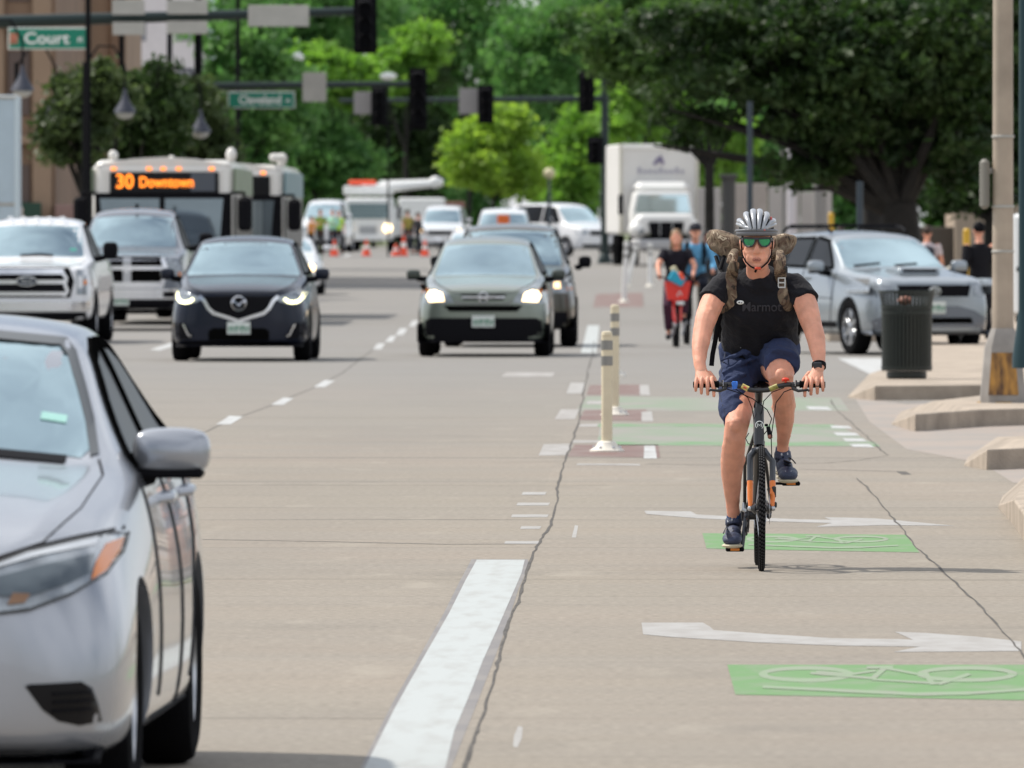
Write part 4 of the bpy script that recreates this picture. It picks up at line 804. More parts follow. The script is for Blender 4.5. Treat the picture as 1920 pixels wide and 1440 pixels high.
# 8. cars farther down the street
SED = [(.00, .55, .25, .5, .66, .5, .70, .34, .01), (.06, .76, .2, .52, .72, .66, .77, .5, .015), (.3, .88, .18, .55, .82, .76, .87, .58, .02), (.95, .90, .18, .6, .92, .81, .98, .63, .03), (1.4, .90, .18, .6, .96, .82, 1.04, .67, .03), (1.52, .90, .18, .6, .97, .82, 1.1, .66, .03),
       (2.1, .90, .18, .6, .99, .82, 1.38, .58, .04), (2.4, .90, .18, .6, 1, .82, 1.45, .57, .05), (3.3, .9, .18, .6, 1.02, .82, 1.44, .56, .05), (4.1, .88, .2, .6, 1.03, .79, 1.15, .6, .03), (4.6, .8, .26, .6, 1.0, .7, 1.02, .56, .02)]
def far_car(name, label, cat, pnt, sts, loc, rz, front, sides, lamps, lit=None, zs=1., grille=None, wheel=.33):
    c = Car(name, label, cat, pnt, sts, [(.95, wheel, wheel + .05, sts[5][1]), (sts[-1][0] - 1.0, wheel, wheel + .05, sts[5][1])], loc, rz, 'traffic far down the street'); c.t.scale = (1, 1, zs)
    g = sedan_glass(c, front, sides)
    for o_, sg in zip(c.panel('headlight', lamps, M_LENS, 'front', .01, .08, mirror=True), (1, -1)):
        if lit: u = sum(p[0] for p in lamps) / len(lamps) * sg; v = sum(p[1] for p in lamps) / len(lamps); p = c.hit(u, v, 'front')[0]; mb = MB(); mb.ball((u, p.y - .02, v), (.10, .03, .09), 12); mb.build('lit_bulb', lit, o_)
    if grille: c.panel('grille', grille, M_BLACK, 'front', .01, .08)
    c.panel('black_bumper', [(-.8, sts[2][2] + .02), (-.8, sts[2][2] + .2), (.8, sts[2][2] + .2), (.8, sts[2][2] + .02)], M_BLACK, 'front', .012, .08)
    c.wheels([(sts[5][1] - .11, .95), (sts[5][1] - .11, sts[-1][0] - 1.0)], wheel, .22); c.mirrors((sts[5][1] + .1, 1.75, sts[5][6] + .06), (.2, .14, .15), pnt); return c
SF = [(0, 1.09), (.6, 1.06), (.655, 1.07), (.56, 1.34), (0, 1.39)]; SS = [[(1.75, 1.03), (2.3, 1.33), (2.66, 1.37), (2.66, 1.04)], [(2.76, 1.04), (2.76, 1.37), (3.4, 1.34), (3.6, 1.08)]]; SL = [(.45, .62), (.6, .72), (.82, .77), (.82, .68), (.62, .60)]
far_car('white_sedan', 'white sedan with a lit headlight peeping out right of the dark SUV', 'car', WHITEP, SED, (XA(610, 280) - .98, 279, gz(280)), 0, SF, SS, SL, M_LAMP_WARM)
far_car('white_sedan', 'white car with greenish white headlights over the roof of the sage green SUV', 'car', WHITEP, SED, (XA(890, 300), 299, gz(300)), 0, SF, SS, SL, M_LAMP_WHITE, 1.05)
VAN = [(.00, .62, .3, .66, .92, .56, .98, .40, .01), (.06, .84, .26, .68, .98, .74, 1.04, .55, .015), (.3, .95, .25, .7, 1.06, .84, 1.10, .62, .02), (.9, .985, .25, .72, 1.14, .88, 1.18, .70, .03), (1.1, .985, .25, .72, 1.16, .89, 1.24, .76, .03), (1.2, .985, .25, .72, 1.17, .89, 1.32, .755, .03), (1.75, .985, .25, .72, 1.2, .89, 1.84, .68, .04), (1.95, .985, .25, .72, 1.2, .89, 1.94, .67, .05), (2.8, .985, .25, .72, 1.2, .89, 2.0, .68, .05), (4.6, .985, .25, .72, 1.2, .89, 1.98, .68, .05), (4.95, .95, .3, .72, 1.2, .87, 1.86, .66, .04), (5.05, .9, .4, .72, 1.1, .82, 1.6, .62, .03)]
VF = [(0, 1.28), (.7, 1.26), (.76, 1.29), (.69, 1.76), (.65, 1.80), (0, 1.83)]; VS = [[(1.45, 1.26), (1.9, 1.80), (2.55, 1.86), (2.55, 1.27)]]; VS2 = VS + [[(2.68, 1.27), (2.68, 1.86), (4.3, 1.85), (4.4, 1.29)]]; VL = [(.6, .82), (.62, 1.0), (.84, 1.06), (.92, .98), (.90, .82)]
far_car('white_van', 'white van swung to the right in front of the white box truck', 'van', WHITEP, VAN, (XA(1128, 424), 421, gz(424)), R(36), VF, VS2, VL, None, 1.0, [(-.5, .78), (-.5, .95), (.5, .95), (.5, .78)], .36)
far_car('white_work_truck', 'white work truck with an orange beacon box in front of its windscreen', 'pickup truck', WHITEP, VAN, (XA(944, 350), 349, gz(350)), 0, VF, VS, VL, None, .95, [(-.56, .72), (-.56, .96), (.56, .96), (.56, .72)], .38)
w_ = [o for o in C.objects if o.name.startswith('white_work_truck')][-1]; MB().box((0, .75, 1.62), (.38, .16, .30), .03).build('beacon', mat('beacon_orange', (.60, .12, .02), .4, emit=(1, .25, .03), es=.0), w_); MB().box((0, .75, 1.34), (.10, .10, .30), .01).build('beacon_post', M_BLACK, w_)
far_car('white_service_van', 'white service van with one lit headlight beside the worker in a mustard vest', 'van', WHITEP, VAN, (XA(828, 470), 466, gz(470)), R(-3), VF, VS, VL, M_LAMP_SOFT, 1.0, [(-.5, .78), (-.5, .95), (.5, .95), (.5, .78)], .36)
far_car('white_panel_van', 'white panel van parked behind the workers in green', 'van', WHITEP, VAN, (XA(604, 490), 486, gz(490)), R(-5), VF, VS, VL, None, 1.15, None, .36)
# ---- buses and lorries
BUSW = mat('bus_white', (.70, .68, .64), .35, 0, .5, .5); BUSGLASS = glassmat('bus_glass', (.010, .013, .015), (.62, .74, .82), .34)
BUSGREEN = mat('bus_side_green', (.20, .26, .17), .5, var=.2, vscale=1.5); BUSTEAL = mat('bus_teal', (.09, .21, .25), .4)
def bus(label, loc, rz, side, msg, right_panel):
    t = thing('city_bus', label, 'bus', loc, rz, 'city buses queueing on the left'); W, H, L = 1.29, 3.0, 12.0
    mb = MB(); mb.box((0, L / 2, (H + .35) / 2), (2 * W, L, H - .35), .14); b = mb.build('body', BUSW, t); bv = b.modifiers.new('b', 'BEVEL'); bv.width = .05; bv.segments = 2
    mb = MB(); mb.prism([(-W + .06, H - .10), (-.6, H + .02), (0, H + .055), (.6, H + .02), (W - .06, H - .10)], .03, L - .1, 'y'); mb.build('roof', BUSW, t)
    mb = MB(); mb.box((0, -.012, 1.72), (2 * W - .10, .05, 1.36), .05); mb.build('windscreen_surround', M_BLACK, t)
    for sg, x0, x1 in ((-1, -W + .28, -.07), (1, .03, W - .30)):
        x0, x1 = (x0, x1); mb = MB(); mb.prism([(x0, 1.08), (x1, 1.08), (x1 + (.10 if sg > 0 else 0), 2.30), (x0 - (.14 if sg < 0 else 0), 2.30)], -.05, -.02, 'y'); o = mb.build('windscreen', BUSGLASS, t)
    mb = MB(); mb.box((-.02, -.04, 1.7), (.06, .04, 1.3), .01); mb.build('windscreen_post', M_BLACK, t)
    mb = MB(); mb.box((.02, -.02, 2.58), (1.98, .05, .40), .10); s_ = mb.build('destination_sign', M_GLOSSBLACK, t)
    if msg:
        a = text_on('route_number', msg[0], .36, M_ORANGELED, s_, (-.70, -.052, 2.60), .004, .006, .92); text_on('destination', msg[1], .27, M_ORANGELED, s_, (.06, -.052, 2.59), .004, .005, .80)
        mb = MB(); mb.box((.72, -.047, 2.60), (.44, .006, .34), .02); mb.build('blank_sign', mat('sign_blank', (.07, .08, .10), .3), s_)
    for x in (-.90, -.26, 0.0, .28, .88): mb = MB(); mb.box((x, .0, 2.84), (.10, .07, .055), .02); mb.build('marker_lamp', M_ORANGELED, t)
    for sg in (-1, 1):
        mb = MB(); mb.box((sg * (W + .20), -.22, 2.02), (.26, .16, .62), .06); k = mb.build('wing_mirror', M_BLACK, t); mb = MB(); mb.tube([(sg * (W - .05), 0, 2.40), (sg * (W + .18), -.2, 2.40), (sg * (W + .2), -.22, 2.3)], .03, 8); mb.build('mirror_arm', M_BLACK, k)
        mb = MB(); mb.box((sg * .95, -.03, .78), (.30, .05, .18), .03); mb.build('headlight', M_LENS, t)
        mb = MB(); mb.box((sg * (W + .004), L / 2 + .4, 1.85), (.02, L - 1.4, .95), .008); mb.build('side_window', M_SGLASS, t)
        mb = MB(); mb.box((sg * (W + .006), L / 2, 2.62), (.02, L - .1, .48), .008); mb.build('side_panel', right_panel if sg > 0 else BUSGREEN, t)
        for y in (2.6, 9.0):
            mb = MB(); mb.lathe([(.30, W - .28), (.48, W - .28), (.5, W - .22), (.5, W - .03), (.48, W + .01), (.30, W + .01)], 28, (0, y, .5), 'x', closed=True)
            if sg < 0: mb.v = [(-x, a, b) for x, a, b in mb.v]
            mb.build('wheel', M_TYRE, t)
    MB().box((W + .006, .62, 1.42), (.02, 1.0, 1.85), .008).build('door', M_SGLASS, t)
    mb = MB(); mb.box((0, -.05, .50), (2 * W - .06, .14, .30), .05); mb.build('bumper', M_BLACK, t)
    mb = MB(); mb.box((0, -.03, .90), (1.0, .03, .14), .03); mb.build('lower_grille', M_BLACK, t)
    mb = MB(); mb.ball((-.92, .25, 3.08), (.09, .1, .10), 12); mb.build('roof_beacon', BUSW, t); mb = MB(); mb.ball((W - .1, 1.5, 3.10), (.10, .12, .14), 12); mb.build('roof_beacon', BUSW, t)
    return t
b1 = bus('white city bus with an orange lit destination sign above the grey pickup', (XA(306, 206.5), 206.5, 0), R(.4), 1, ('30', 'Downtown'), BUSGREEN)
text_on('side_lettering', 'OAP', .30, mat('grey_letters', (.50, .52, .53), .5), b1, (1.15, -.055, 1.42), .003, .004, .9)
b2 = bus('second white city bus with a teal roof side behind the first bus', (XA(409, 221.5), 221.5, 0), 0, 1, None, BUSTEAL)
MB().box((1.16, .3, 3.14), (.34, .4, .16), .05).build('roof_vent', BUSW, b2)

TRW = mat('truck_box_white', (.66, .65, .63), .45, var=.05, vscale=1.5); TRSHADE = mat('truck_side_panel', (.60, .61, .60), .5, var=.06)
d = 362; t = thing('box_truck', 'white box truck with a long bonnet waiting at the right', 'truck', (XA(1249, d), d - 3.0, gz(d)), R(4))
MB().box((0, 6.6, 2.45), (2.5, 6.6, 2.85), .05).build('cargo_box', TRW, t)
for sg in (-1, 1): MB().box((sg * 1.22, 3.27, 2.45), (.10, .05, 2.86), .01).build('corner_post', mat('post_cream', (.56, .54, .46), .5), t)
MB().box((0, 3.27, 3.80), (2.36, .06, .16), .02).build('top_rail', M_WHITE, t)
MB().box((.03, 2.75, 2.50), (1.72, .95, .36), .16).build('wind_deflector', M_WHITE, t)
mb = MB(); mb.prism([(-.95, 1.0), (.95, 1.0), (.98, 1.7), (.86, 2.36), (-.86, 2.36), (-.98, 1.7)], 1.6, 3.15, 'y'); k = mb.build('cab', M_WHITE, t); b = k.modifiers.new('b', 'BEVEL'); b.width = .10; b.segments = 3
mb = MB(); mb.prism([(-.88, 1.70), (.88, 1.70), (.77, 2.26), (-.77, 2.26)], 1.55, 1.60, 'y'); g = mb.build('windscreen', M_GLASS, t)
mb = MB(); mb.prism([(-1.02, 1.0), (1.02, 1.0), (.98, 1.42), (.80, 1.66), (-.80, 1.66), (-.98, 1.42)], .12, 1.65, 'y'); k = mb.build('bonnet', M_WHITE, t); b = k.modifiers.new('b', 'BEVEL'); b.width = .16; b.segments = 4
mb = MB(); mb.prism([(-.50, .95), (.50, .95), (.56, 1.40), (-.56, 1.40)], .06, .12, 'y'); k = mb.build('grille', M_BLACK, t)
for x in (-.2, .2): MB().box((x, .05, 1.18), (.03, .03, .44), .01).build('grille_bar', M_RIM, k)
for sg in (-1, 1):
    mb = MB(); mb.ball((sg * .88, .45, 1.16), (.30, .42, .30), 18); k = mb.build('wheel_wing', M_WHITE, t); MB().ball((sg * .84, .12, 1.12), (.15, .08, .13), 14).build('headlight', M_LENS, k)
    MB().box((sg * 1.34, 1.5, 1.95), (.16, .12, .66), .04).build('wing_mirror', M_BLACK, t)
    for y in (.75, 7.2, 8.4): mb = MB(); mb.lathe([(.3, .62), (.48, .62), (.5, .68), (.5, .86), (.48, .90), (.3, .90)] if sg > 0 else [(.3, -.62), (.48, -.62), (.5, -.68), (.5, -.86), (.48, -.9), (.3, -.9)], 28, (sg * .22, y, .5), 'x', closed=True); mb.build('wheel', M_TYRE, t)
MB().box((0, .05, .68), (2.2, .24, .34), .07).build('bumper', mat('bumper_grey', (.40, .40, .41), .4, .4), t); MB().box((0, 5.5, .78), (.9, 8.8, .4), .04).build('chassis', M_LINER, t)
mb = MB()
for i, hh in enumerate((.20, .12, .13, .12, .19, .12, .12, .20, .12)): mb.box((-.62 + i * .17, 3.283, 2.94 + hh / 2), (.11, .01, hh), .004)
k = mb.build('company_lettering', mat('faded_letters', (.36, .35, .41), .6), t)
mb = MB(); mb.tube([(-.15, 3.28, 3.22), (-.02, 3.28, 3.42), (.0, 3.28, 3.30), (.04, 3.28, 3.5), (.14, 3.28, 3.24)], .05, 6); mb.build('company_mark', mat('mark_violet', (.20, .17, .30), .6), t)

d = 508; t = thing('utility_truck', 'white utility truck with headlights lit and a boom over its roof', 'truck', (XA(690, d), d, gz(d)), R(-4), 'traffic far down the street'); UW = mat('utility_white', (.76, .77, .76), .4, 0, .5, .4)
mb = MB(); mb.prism([(-1.15, .62), (1.15, .62), (1.18, 1.3), (1.02, 2.42), (-1.02, 2.42), (-1.18, 1.3)], 0, 1.9, 'y'); k = mb.build('cab', UW, t); b = k.modifiers.new('b', 'BEVEL'); b.width = .14; b.segments = 3
mb = MB(); mb.prism([(-.98, 1.48), (.98, 1.48), (.88, 2.16), (-.88, 2.16)], -.03, .02, 'y'); mb.build('windscreen', glassmat('lorry_glass', (.05, .08, .09), (.6, .75, .8), .3), t)
MB().box((0, -.02, .98), (.8, .05, .34), .03).build('grille', mat('grille_grey', (.36, .37, .38), .5), t); MB().box((0, -.08, .62), (2.2, .2, .24), .05).build('bumper', UW, t)
for sg in (-1, 1):
    MB().ball((sg * .88, -.03, 1.06), (.20, .07, .20), 16).build('headlight', M_LAMP_WARM, t); MB().box((sg * 1.36, .3, 1.75), (.14, .14, .62), .04).build('wing_mirror', M_BLACK, t)
    for y in (.9, 5.2): mb = MB(); mb.lathe([(.28, sg * .85), (.46, sg * .85), (.48, sg * .92), (.48, sg * 1.08), (.46, sg * 1.12), (.28, sg * 1.12)], 26, (0, y, .48), 'x', closed=True); mb.build('wheel', M_TYRE, t)
MB().box((.1, 4.4, 1.35), (2.4, 4.4, 1.3), .06).build('utility_body', UW, t); MB().box((-.2, 2.4, 2.75), (2.2, .9, .42), .06).build('roof_bin', UW, t)
mb = MB(); mb.tube([(-.6, 3.2, 2.8), (1.0, 3.4, 2.92), (2.6, 3.6, 3.06)], [.22, .21, .17], 10); mb.build('boom', UW, t); MB().ball((2.7, 3.6, 3.12), (.3, .25, .28), 12).build('boom_head', UW, t)
MB().box((-.45, 2.2, 3.10), (1.25, .5, .22), .08).build('warning_light_bar', M_ORANGE, t)
d = 540; t = thing('crane_truck', 'white truck bed with a long white jib beyond the utility truck', 'truck', (XA(790, d), d, gz(d)), 0, 'traffic far down the street')
MB().box((0, 2, 1.55), (2.2, 4, 1.9), .08).build('bed', UW, t); mb = MB(); mb.tube([(-2.0, 1.5, 3.1), (1.0, 1.5, 3.25)], [.22, .16], 10); mb.build('jib', UW, t); mb = MB(); mb.box((1.1, 1, 2.15), (1.9, .5, .34), .05); mb.build('folded_outrigger', mat('rust_red_steel', (.22, .10, .08), .6), t)
for x in (-.9, .9): mb = MB(); mb.lathe([(.3, -.12), (.48, -.12), (.48, .12), (.3, .12)], 24, (x, 1, .5), 'x', closed=True); mb.build('wheel', M_TYRE, t)

# pale blue panelled box at the left edge
d = 236; t = thing('bus_shelter', 'pale blue panelled box standing at the left edge above the white pickup', 'shelter', (XA(-14, d), d, 0)); PB = mat('pale_blue_panel', (.40, .50, .58), .4, var=.04)
z1 = CH - (178 - VY) / F * d
MB().box((0, .6, z1 / 2), (1.06, 1.2, z1), .05).build('panel', PB, t)
for z in (z1 * .50, z1 - .05): MB().box((0, -.012, z), (1.06, .03, .06), .01).build('panel_rail', M_SIGNBACK, t)
MB().box((.49, -.014, z1 / 2), (.08, .03, z1 - .1), .01).build('corner_trim', mat('pale_trim', (.52, .62, .68), .4), t)

# ---- signals, signs, lamps, posts
G2 = M_STEELGREEN
def mast(label, x_pole, arm, d, r0, r1, group='mast arms over the street', pole_top=None, rp=.13):
    b = gz(d); t = thing('signal_mast', label, 'signal mast', (XA(x_pole, d), d, b), 0, group); bx = XA(x_pole, d)
    a, e = P(*arm[0], d), P(*arm[1], d); zt = a.z - b + .3 if pole_top is None else pole_top
    mb = MB(); mb.tube([(0, 0, 0), (0, 0, zt)], [rp * 1.2, rp], 14); mb.lathe([(rp * 2.2, 0), (rp * 2.2, .06), (rp * 1.5, .3), (rp * 1.3, .32)], 16); mb.build('pole', G2, t)
    mb = MB(); mb.tube([(a.x - bx, 0, a.z - b), (e.x - bx, 0, e.z - b)], [r0, r1], 12); mb.build('arm', G2, t); return t
def signal(label, x, y0, y1, d, back=True):
    a = P(x, y0, d); e = P(x, y1, d); h = a.z - e.z; t = thing('traffic_signal', label, 'traffic signal', (a.x, d - .25, e.z), 0, 'dark traffic signals over the junctions')
    mb = MB(); mb.box((0, 0, h / 2), (.34, .2, h), .04); mb.build('housing', M_BLACK, t); mb = MB(); mb.box((0, .1, h / 2), (.52, .02, h + .2), .05); mb.build('backplate', M_BLACK, t)
    for i in range(3):
        mb = MB(); z = h * (i + .5) / 3; n = 14; mb.tube([(0, -.1, z), (0, -.27, z - .02)], h * .15, n, (1, 0, 0), False); mb.build('visor', M_BLACK, t)
def plate_sign(label, x0, y0, x1, y1, d, m, cat='sign', name='sign_plate', group='bare backs of signs on the mast arms'):
    a, e = P(x0, y0, d), P(x1, y1, d); t = thing(name, label, cat, ((a.x + e.x) / 2, d - .2, (a.z + e.z) / 2), 0, group)
    mb = MB(); mb.box((0, 0, 0), (e.x - a.x, .02, a.z - e.z), .008); mb.build('plate', m, t)
    mb = MB(); mb.box((0, .05, 0), (.06, .08, (a.z - e.z) * .9), .01); mb.box((-(e.x - a.x) * .3, .06, 0), (.05, .1, .12), .01); mb.box(((e.x - a.x) * .3, .06, 0), (.05, .1, .12), .01); mb.build('bracket', G2, t); return t, e.x - a.x, a.z - e.z
def street_sign(label, x0, y0, x1, y1, d, word, suf, ws):
    t, w_, h = plate_sign(label, x0, y0, x1, y1, d, M_WHITELET, 'street sign', 'street_sign', 'green street name signs')
    mb = MB(); mb.box((0, -.014, 0), (w_ - .05, .012, h - .05), .005); f = mb.build('sign_face', M_SIGNGREEN, t)
    text_on('street_name', word, h * .74, M_WHITELET, f, (-w_ * .02, -.024, -h * .01), .002, .007, ws); text_on('suffix', suf, h * .34, M_WHITELET, f, (w_ * .40, -.024, -h * .08), .002, .003); return t, w_, h
mast('dark green mast arm crossing the top left corner', -30, ((-40, 42), (697, 20)), 252, .15, .085)
mast('dark green mast arm carrying the Cleveland street sign', 432, ((432, 161), (792, 157)), 330, .09, .075, pole_top=.4) if False else None
t = mast('long dark green mast arm above the second street sign', -20, ((-20, 166), (795, 157)), 330, .14, .075)
mast('slim dark mast arm reaching in from the pole beside the box truck', 1134, ((1134, 185), (636, 189)), 372, .10, .07, pole_top=14, rp=.11)
t, w_, h = street_sign('green Court Place street sign hanging under the top left mast arm', 16, 52, 166, 93, 250.5, 'Court', 'Pl', 1.12)
mb = MB(); mb.box((-w_ * .43, -.02, 0), (.17, .014, h * .5), .02); mb.build('city_emblem', mat('emblem_orange', (.50, .18, .11), .5, var=.5, vscale=9), t)
street_sign('green Cleveland Place street sign farther down the street', 428, 172, 553, 203, 328.5, 'Cleveland', 'Pl', .88)
for a in (('upper grey sign back left of the white building', 211, 0, 272, 28), ('lower grey sign back under the mast arm beside the brown building', 212, 42, 272, 66), ('upper sign back in front of the white building', 314, 0, 390, 27), ('beige sign back below the mast arm before the white building', 314, 40, 390, 64), ('long white sign back near the end of the top mast arm', 466, 10, 580, 50)): plate_sign(*a, 251.6, M_SIGNBACK)
plate_sign('square grey sign back on the arm beside the second street sign', 568, 136, 612, 191, 329.4, M_SIGNBACK); plate_sign('small grey sign back left of a signal on the slim arm', 664, 172, 701, 214, 371.4, mat('grey_signback', (.26, .25, .25), .6)); plate_sign('grey sign back right of centre on the slim arm', 861, 166, 899, 214, 371.4, MATS['grey_signback'])
for a in (('tall dark signal at the end of the top mast arm', 685, 0, 92, 251.5), ('large dark signal at the tip of the middle mast arm', 784, 134, 238, 329), ('small dark signal beside the small grey sign back', 711, 168, 230, 371), ('small dark signal above the lime green tree', 911, 165, 226, 371), ('dark signal mounted high on the pole by the box truck', 1100, 140, 205, 371), ('dark pedestrian signal low on the pole by the box truck', 1116, 262, 302, 371)): signal(*a)
def post(name, label, x, y0, y1, d, r, m, cat='pole', group=None, base=True):
    a = P(x, y0, d); zb = gz(d) if y1 is None else P(x, y1, d).z; t = thing(name, label, cat, (a.x, d, zb), 0, group); h = a.z - zb
    mb = MB(); mb.tube([(0, 0, 0), (0, 0, h)], [r * 1.1, r], 14); mb.build('shaft', m, t)
    if base: mb = MB(); mb.lathe([(r * 2.2, 0), (r * 2.2, .1), (r * 1.6, .3), (r * 1.2, .5)], 16); mb.build('base', m, t)
    return t
post('signal_pole', 'thin black pole beside the Court Place sign', 165, -30, None, 246, .055, M_BLACK, group='dark poles along the street')
for i, (lb, x, d) in enumerate((('dark pole below the upper grey sign backs', 228, 300), ('dark pole rising before the white building', 318, 300), ('dark pole against the pale tower edge', 372, 310), ('dark pole in the trees right of the pale tower', 446, 345))): post('signal_pole', lb, x, -20, None, d, .07 if i != 2 else .11, M_BLACK, group='dark poles along the street')
post('signal_pole', 'tall dark pole among the trees beside the overhanging olive tree', 1406, 190, None, 206, .05, mat('slate_pole', (.035, .05, .065), .5, .3), group='dark poles along the street')
post('signal_pole', 'dark slate pole directly left of the huge tree trunk', 1612, 340, None, 196, .055, MATS['slate_pole'], group='dark poles along the street')
post('signal_pole', 'dark teal pole at the right edge of the picture', 1921, -420, 690, 100, .05, mat('teal_pole', (.015, .045, .055), .45, .3), group=None)
def lamp(label, x, y0, d):
    p = P(x, y0, d); S = F / d; t = thing('street_lamp', label, 'street lamp', (p.x, d, gz(d)), 0, 'bell shaped street lamps'); z = p.z - gz(d); dx = -.9
    mb = MB(); mb.tube([(dx, 0, 0), (dx, 0, z + .6)], [.08, .05], 10); mb.tube([(dx, 0, z + .5), (dx + .3, 0, z + .95), (-.25, 0, z + .95), (0, 0, z + .5), (0, 0, z)], .025, 8); mb.build('post', M_BLACK, t)
    mb = MB(); mb.lathe([(.03, 0), (.05, -.12), (.10, -.28), (.22, -.46), (.25, -.54)], 18, (0, 0, z)); k = mb.build('lamp_shade', mat('lamp_shade_slate', (.05, .055, .075), .45, .3), t); MB().ball((0, 0, z - .56), (.20, .20, .13), 14).build('globe', mat('frosted_globe', (.42, .42, .40), .4), t)
for a in (('bell lamp hanging below the Court Place sign', 42, 122, 240), ('bell lamp in front of the dark tree by the brown building', 104, 166, 262), ('bell lamp left of the dark leafy crown above the first bus', 234, 166, 255), ('bell lamp above the rear of the first bus', 376, 205, 268)): lamp(*a)
t = post('flag_pole', 'pale pole rising behind the first bus roof', 377, 240, None, 285, .09, M_SIGNBACK, base=False)
for i, (lb, x, y) in enumerate((('small white globe lamp in the trees below the long white sign back', 492, 92), ('pair of small white globe lamps above the second street sign', 558, 108), ('white lamp head over the tip of the middle mast arm', 728, 143), ('yellowish globe lamp in front of the park trees', 1030, 325))):
    d = 420; p = P(x, y, d); t = thing('globe_lamp', lb, 'street lamp', (p.x, d, gz(d)), 0, 'small park lamps'); z = p.z - gz(d); MB().tube([(0, 0, 0), (0, 0, z - .1)], [.04, .03] if i < 3 else [.08, .05], 8).build('post', M_BLACK if i < 3 else MATS['slate_pole'], t); MB().ball((0, 0, z), (.22 if i != 2 else .32, .2, .2 if i != 2 else .15), 14).build('globe', mat('white_globe', (.72, .74, .72), .4) if i < 3 else mat('cream_globe', (.55, .50, .30), .4), t)

# tan lamp post on the corner
d = 104.0; t = thing('lamp_post', 'weathered tan lamp post with a flared rusty base on the right corner', 'lamp post', (XA(1880, d), d, .15)); TAN = mat('tan_pole_paint', (.37, .305, .24), .55, var=.22, vscale=2.2, bump=.1, bscale=12); S = F / d
mb = MB(); ln = [(.108, .38), (.100, .7), (.094, 2.0), (.090, 4.2), (.08, 7.6)]; mb.lathe(ln, 24); mb.build('shaft', TAN, t)
for z in (.75 + .62, 1.78, 2.42): mb = MB(); mb.lathe([(.098, z), (.104, z + .004), (.104, z + .022), (.098, z + .026)], 24, closed=True); mb.build('band', M_SIGNBACK, t)
mb = MB(); V = []
for (w_, q, z) in ((.205, .205, 0), (.205, .205, .05), (.165, .165, .50), (.125, .125, .62), (.105, .105, .68)):
    c = w_ * .35; V += [(w_, w_ - c, z), (w_ - c, w_, z), (-w_ + c, w_, z), (-w_, w_ - c, z), (-w_, -w_ + c, z), (-w_ + c, -w_, z), (w_ - c, -w_, z), (w_, -w_ + c, z)]
Fs = [tuple(range(8))[::-1], tuple(range(32, 40))] + [(i * 8 + j, i * 8 + (j + 1) % 8, (i + 1) * 8 + (j + 1) % 8, (i + 1) * 8 + j) for i in range(4) for j in range(8)]
mb.add(V, Fs); bs = mb.build('base', mat('grey_cast_base', (.28, .26, .24), .6, var=.2, vscale=5), t)
RUST = bpy.data.materials.new('rusted_door'); RUST.use_nodes = True; nt = RUST.node_tree; n = nt.nodes.new('ShaderNodeTexNoise'); n.inputs['Scale'].default_value = 7; n.inputs['Detail'].default_value = 5; c_ = nt.nodes.new('ShaderNodeTexCoord'); mp = nt.nodes.new('ShaderNodeMapping'); mp.inputs['Scale'].default_value = (2, 1, .55)
nt.links.new(c_.outputs['Object'], mp.inputs[0]); nt.links.new(mp.outputs[0], n.inputs['Vector']); r_ = nt.nodes.new('ShaderNodeValToRGB'); r_.color_ramp.elements[0].position = .38; r_.color_ramp.elements[1].position = .66; r_.color_ramp.elements[0].color = (.07, .04, .03, 1); r_.color_ramp.elements[1].color = (.46, .24, .06, 1)
nt.links.new(n.outputs['Fac'], r_.inputs['Fac']); nt.links.new(r_.outputs['Color'], nt.nodes['Principled BSDF'].inputs['Base Color']); nt.nodes['Principled BSDF'].inputs['Roughness'].default_value = .8
mb = MB(); mb.add([(-.138, -.212, .075), (.138, -.212, .075), (.108, -.179, .46), (-.108, -.179, .46), (-.138, -.16, .075), (.138, -.16, .075), (.108, -.14, .46), (-.108, -.14, .46)], [(0, 1, 2, 3), (7, 6, 5, 4), (0, 4, 5, 1), (1, 5, 6, 2), (2, 6, 7, 3), (3, 7, 4, 0)]); mb.build('rusty_door', RUST, bs)
mb = MB(); mb.lathe([(.235, 0), (.235, .012), (.2, .014)], 8); mb.build('base_plate', mat('rust_stain', (.45, .30, .14), .9, var=.3, vscale=6), t)
t = thing('control_box', 'slim grey signal box fixed to the left side of the tan lamp post', 'signal box', (XA(1846, 104), 104.05, CH - (345 - VY) / F * 104)); MB().box((0, 0, 0), (.085, .26, .46), .03).build('case', mat('box_grey_green', (.20, .19, .165), .6), t); MB().box((.06, 0, .12), (.06, .05, .05), .005).build('bracket', M_SIGNBACK, t)
# litter bin
d = 120.8; t = thing('litter_bin', 'dark green slatted litter bin with a wire rim on the corner', 'litter bin', (XA(1700, d), d, .15)); BG = mat('bin_green', (.006, .011, .008), .4, .1, coat=.15)
mb = MB(); mb.lathe([(.20, 0), (.215, .02), (.215, .075), (.20, .08)], 28); mb.build('foot', BG, t)
mb = MB(); mb.lathe([(.235, .09), (.245, .10), (.245, .70), (.235, .71)], 28); mb.build('liner', M_BLACK, t)
mb = MB()
for k in range(40):
    a = 2 * math.pi * k / 40; M = Matrix.Rotation(a, 4, 'Z'); mb.tube([(.262, 0, .085), (.262, 0, .74), (.268, 0, .80), (.292, 0, .93)], [(.006, .016)] * 2 + [(.004, .011)] * 2, 6, (1, 0, 0), M=M)
mb.build('slats', BG, t)
for z, r in ((.12, .266), (.70, .266), (.765, .272), (.925, .295)): mb = MB(); mb.lathe([(r - .008, z - .012), (r + .008, z - .012), (r + .008, z + .012), (r - .008, z + .012)], 40, closed=True); mb.build('hoop', BG, t)
MB().ball((-.02, -.02, .83), (.08, .07, .05), 12).build('rubbish', mat('rubbish_red', (.30, .12, .08), .6, var=.6, vscale=14), t)

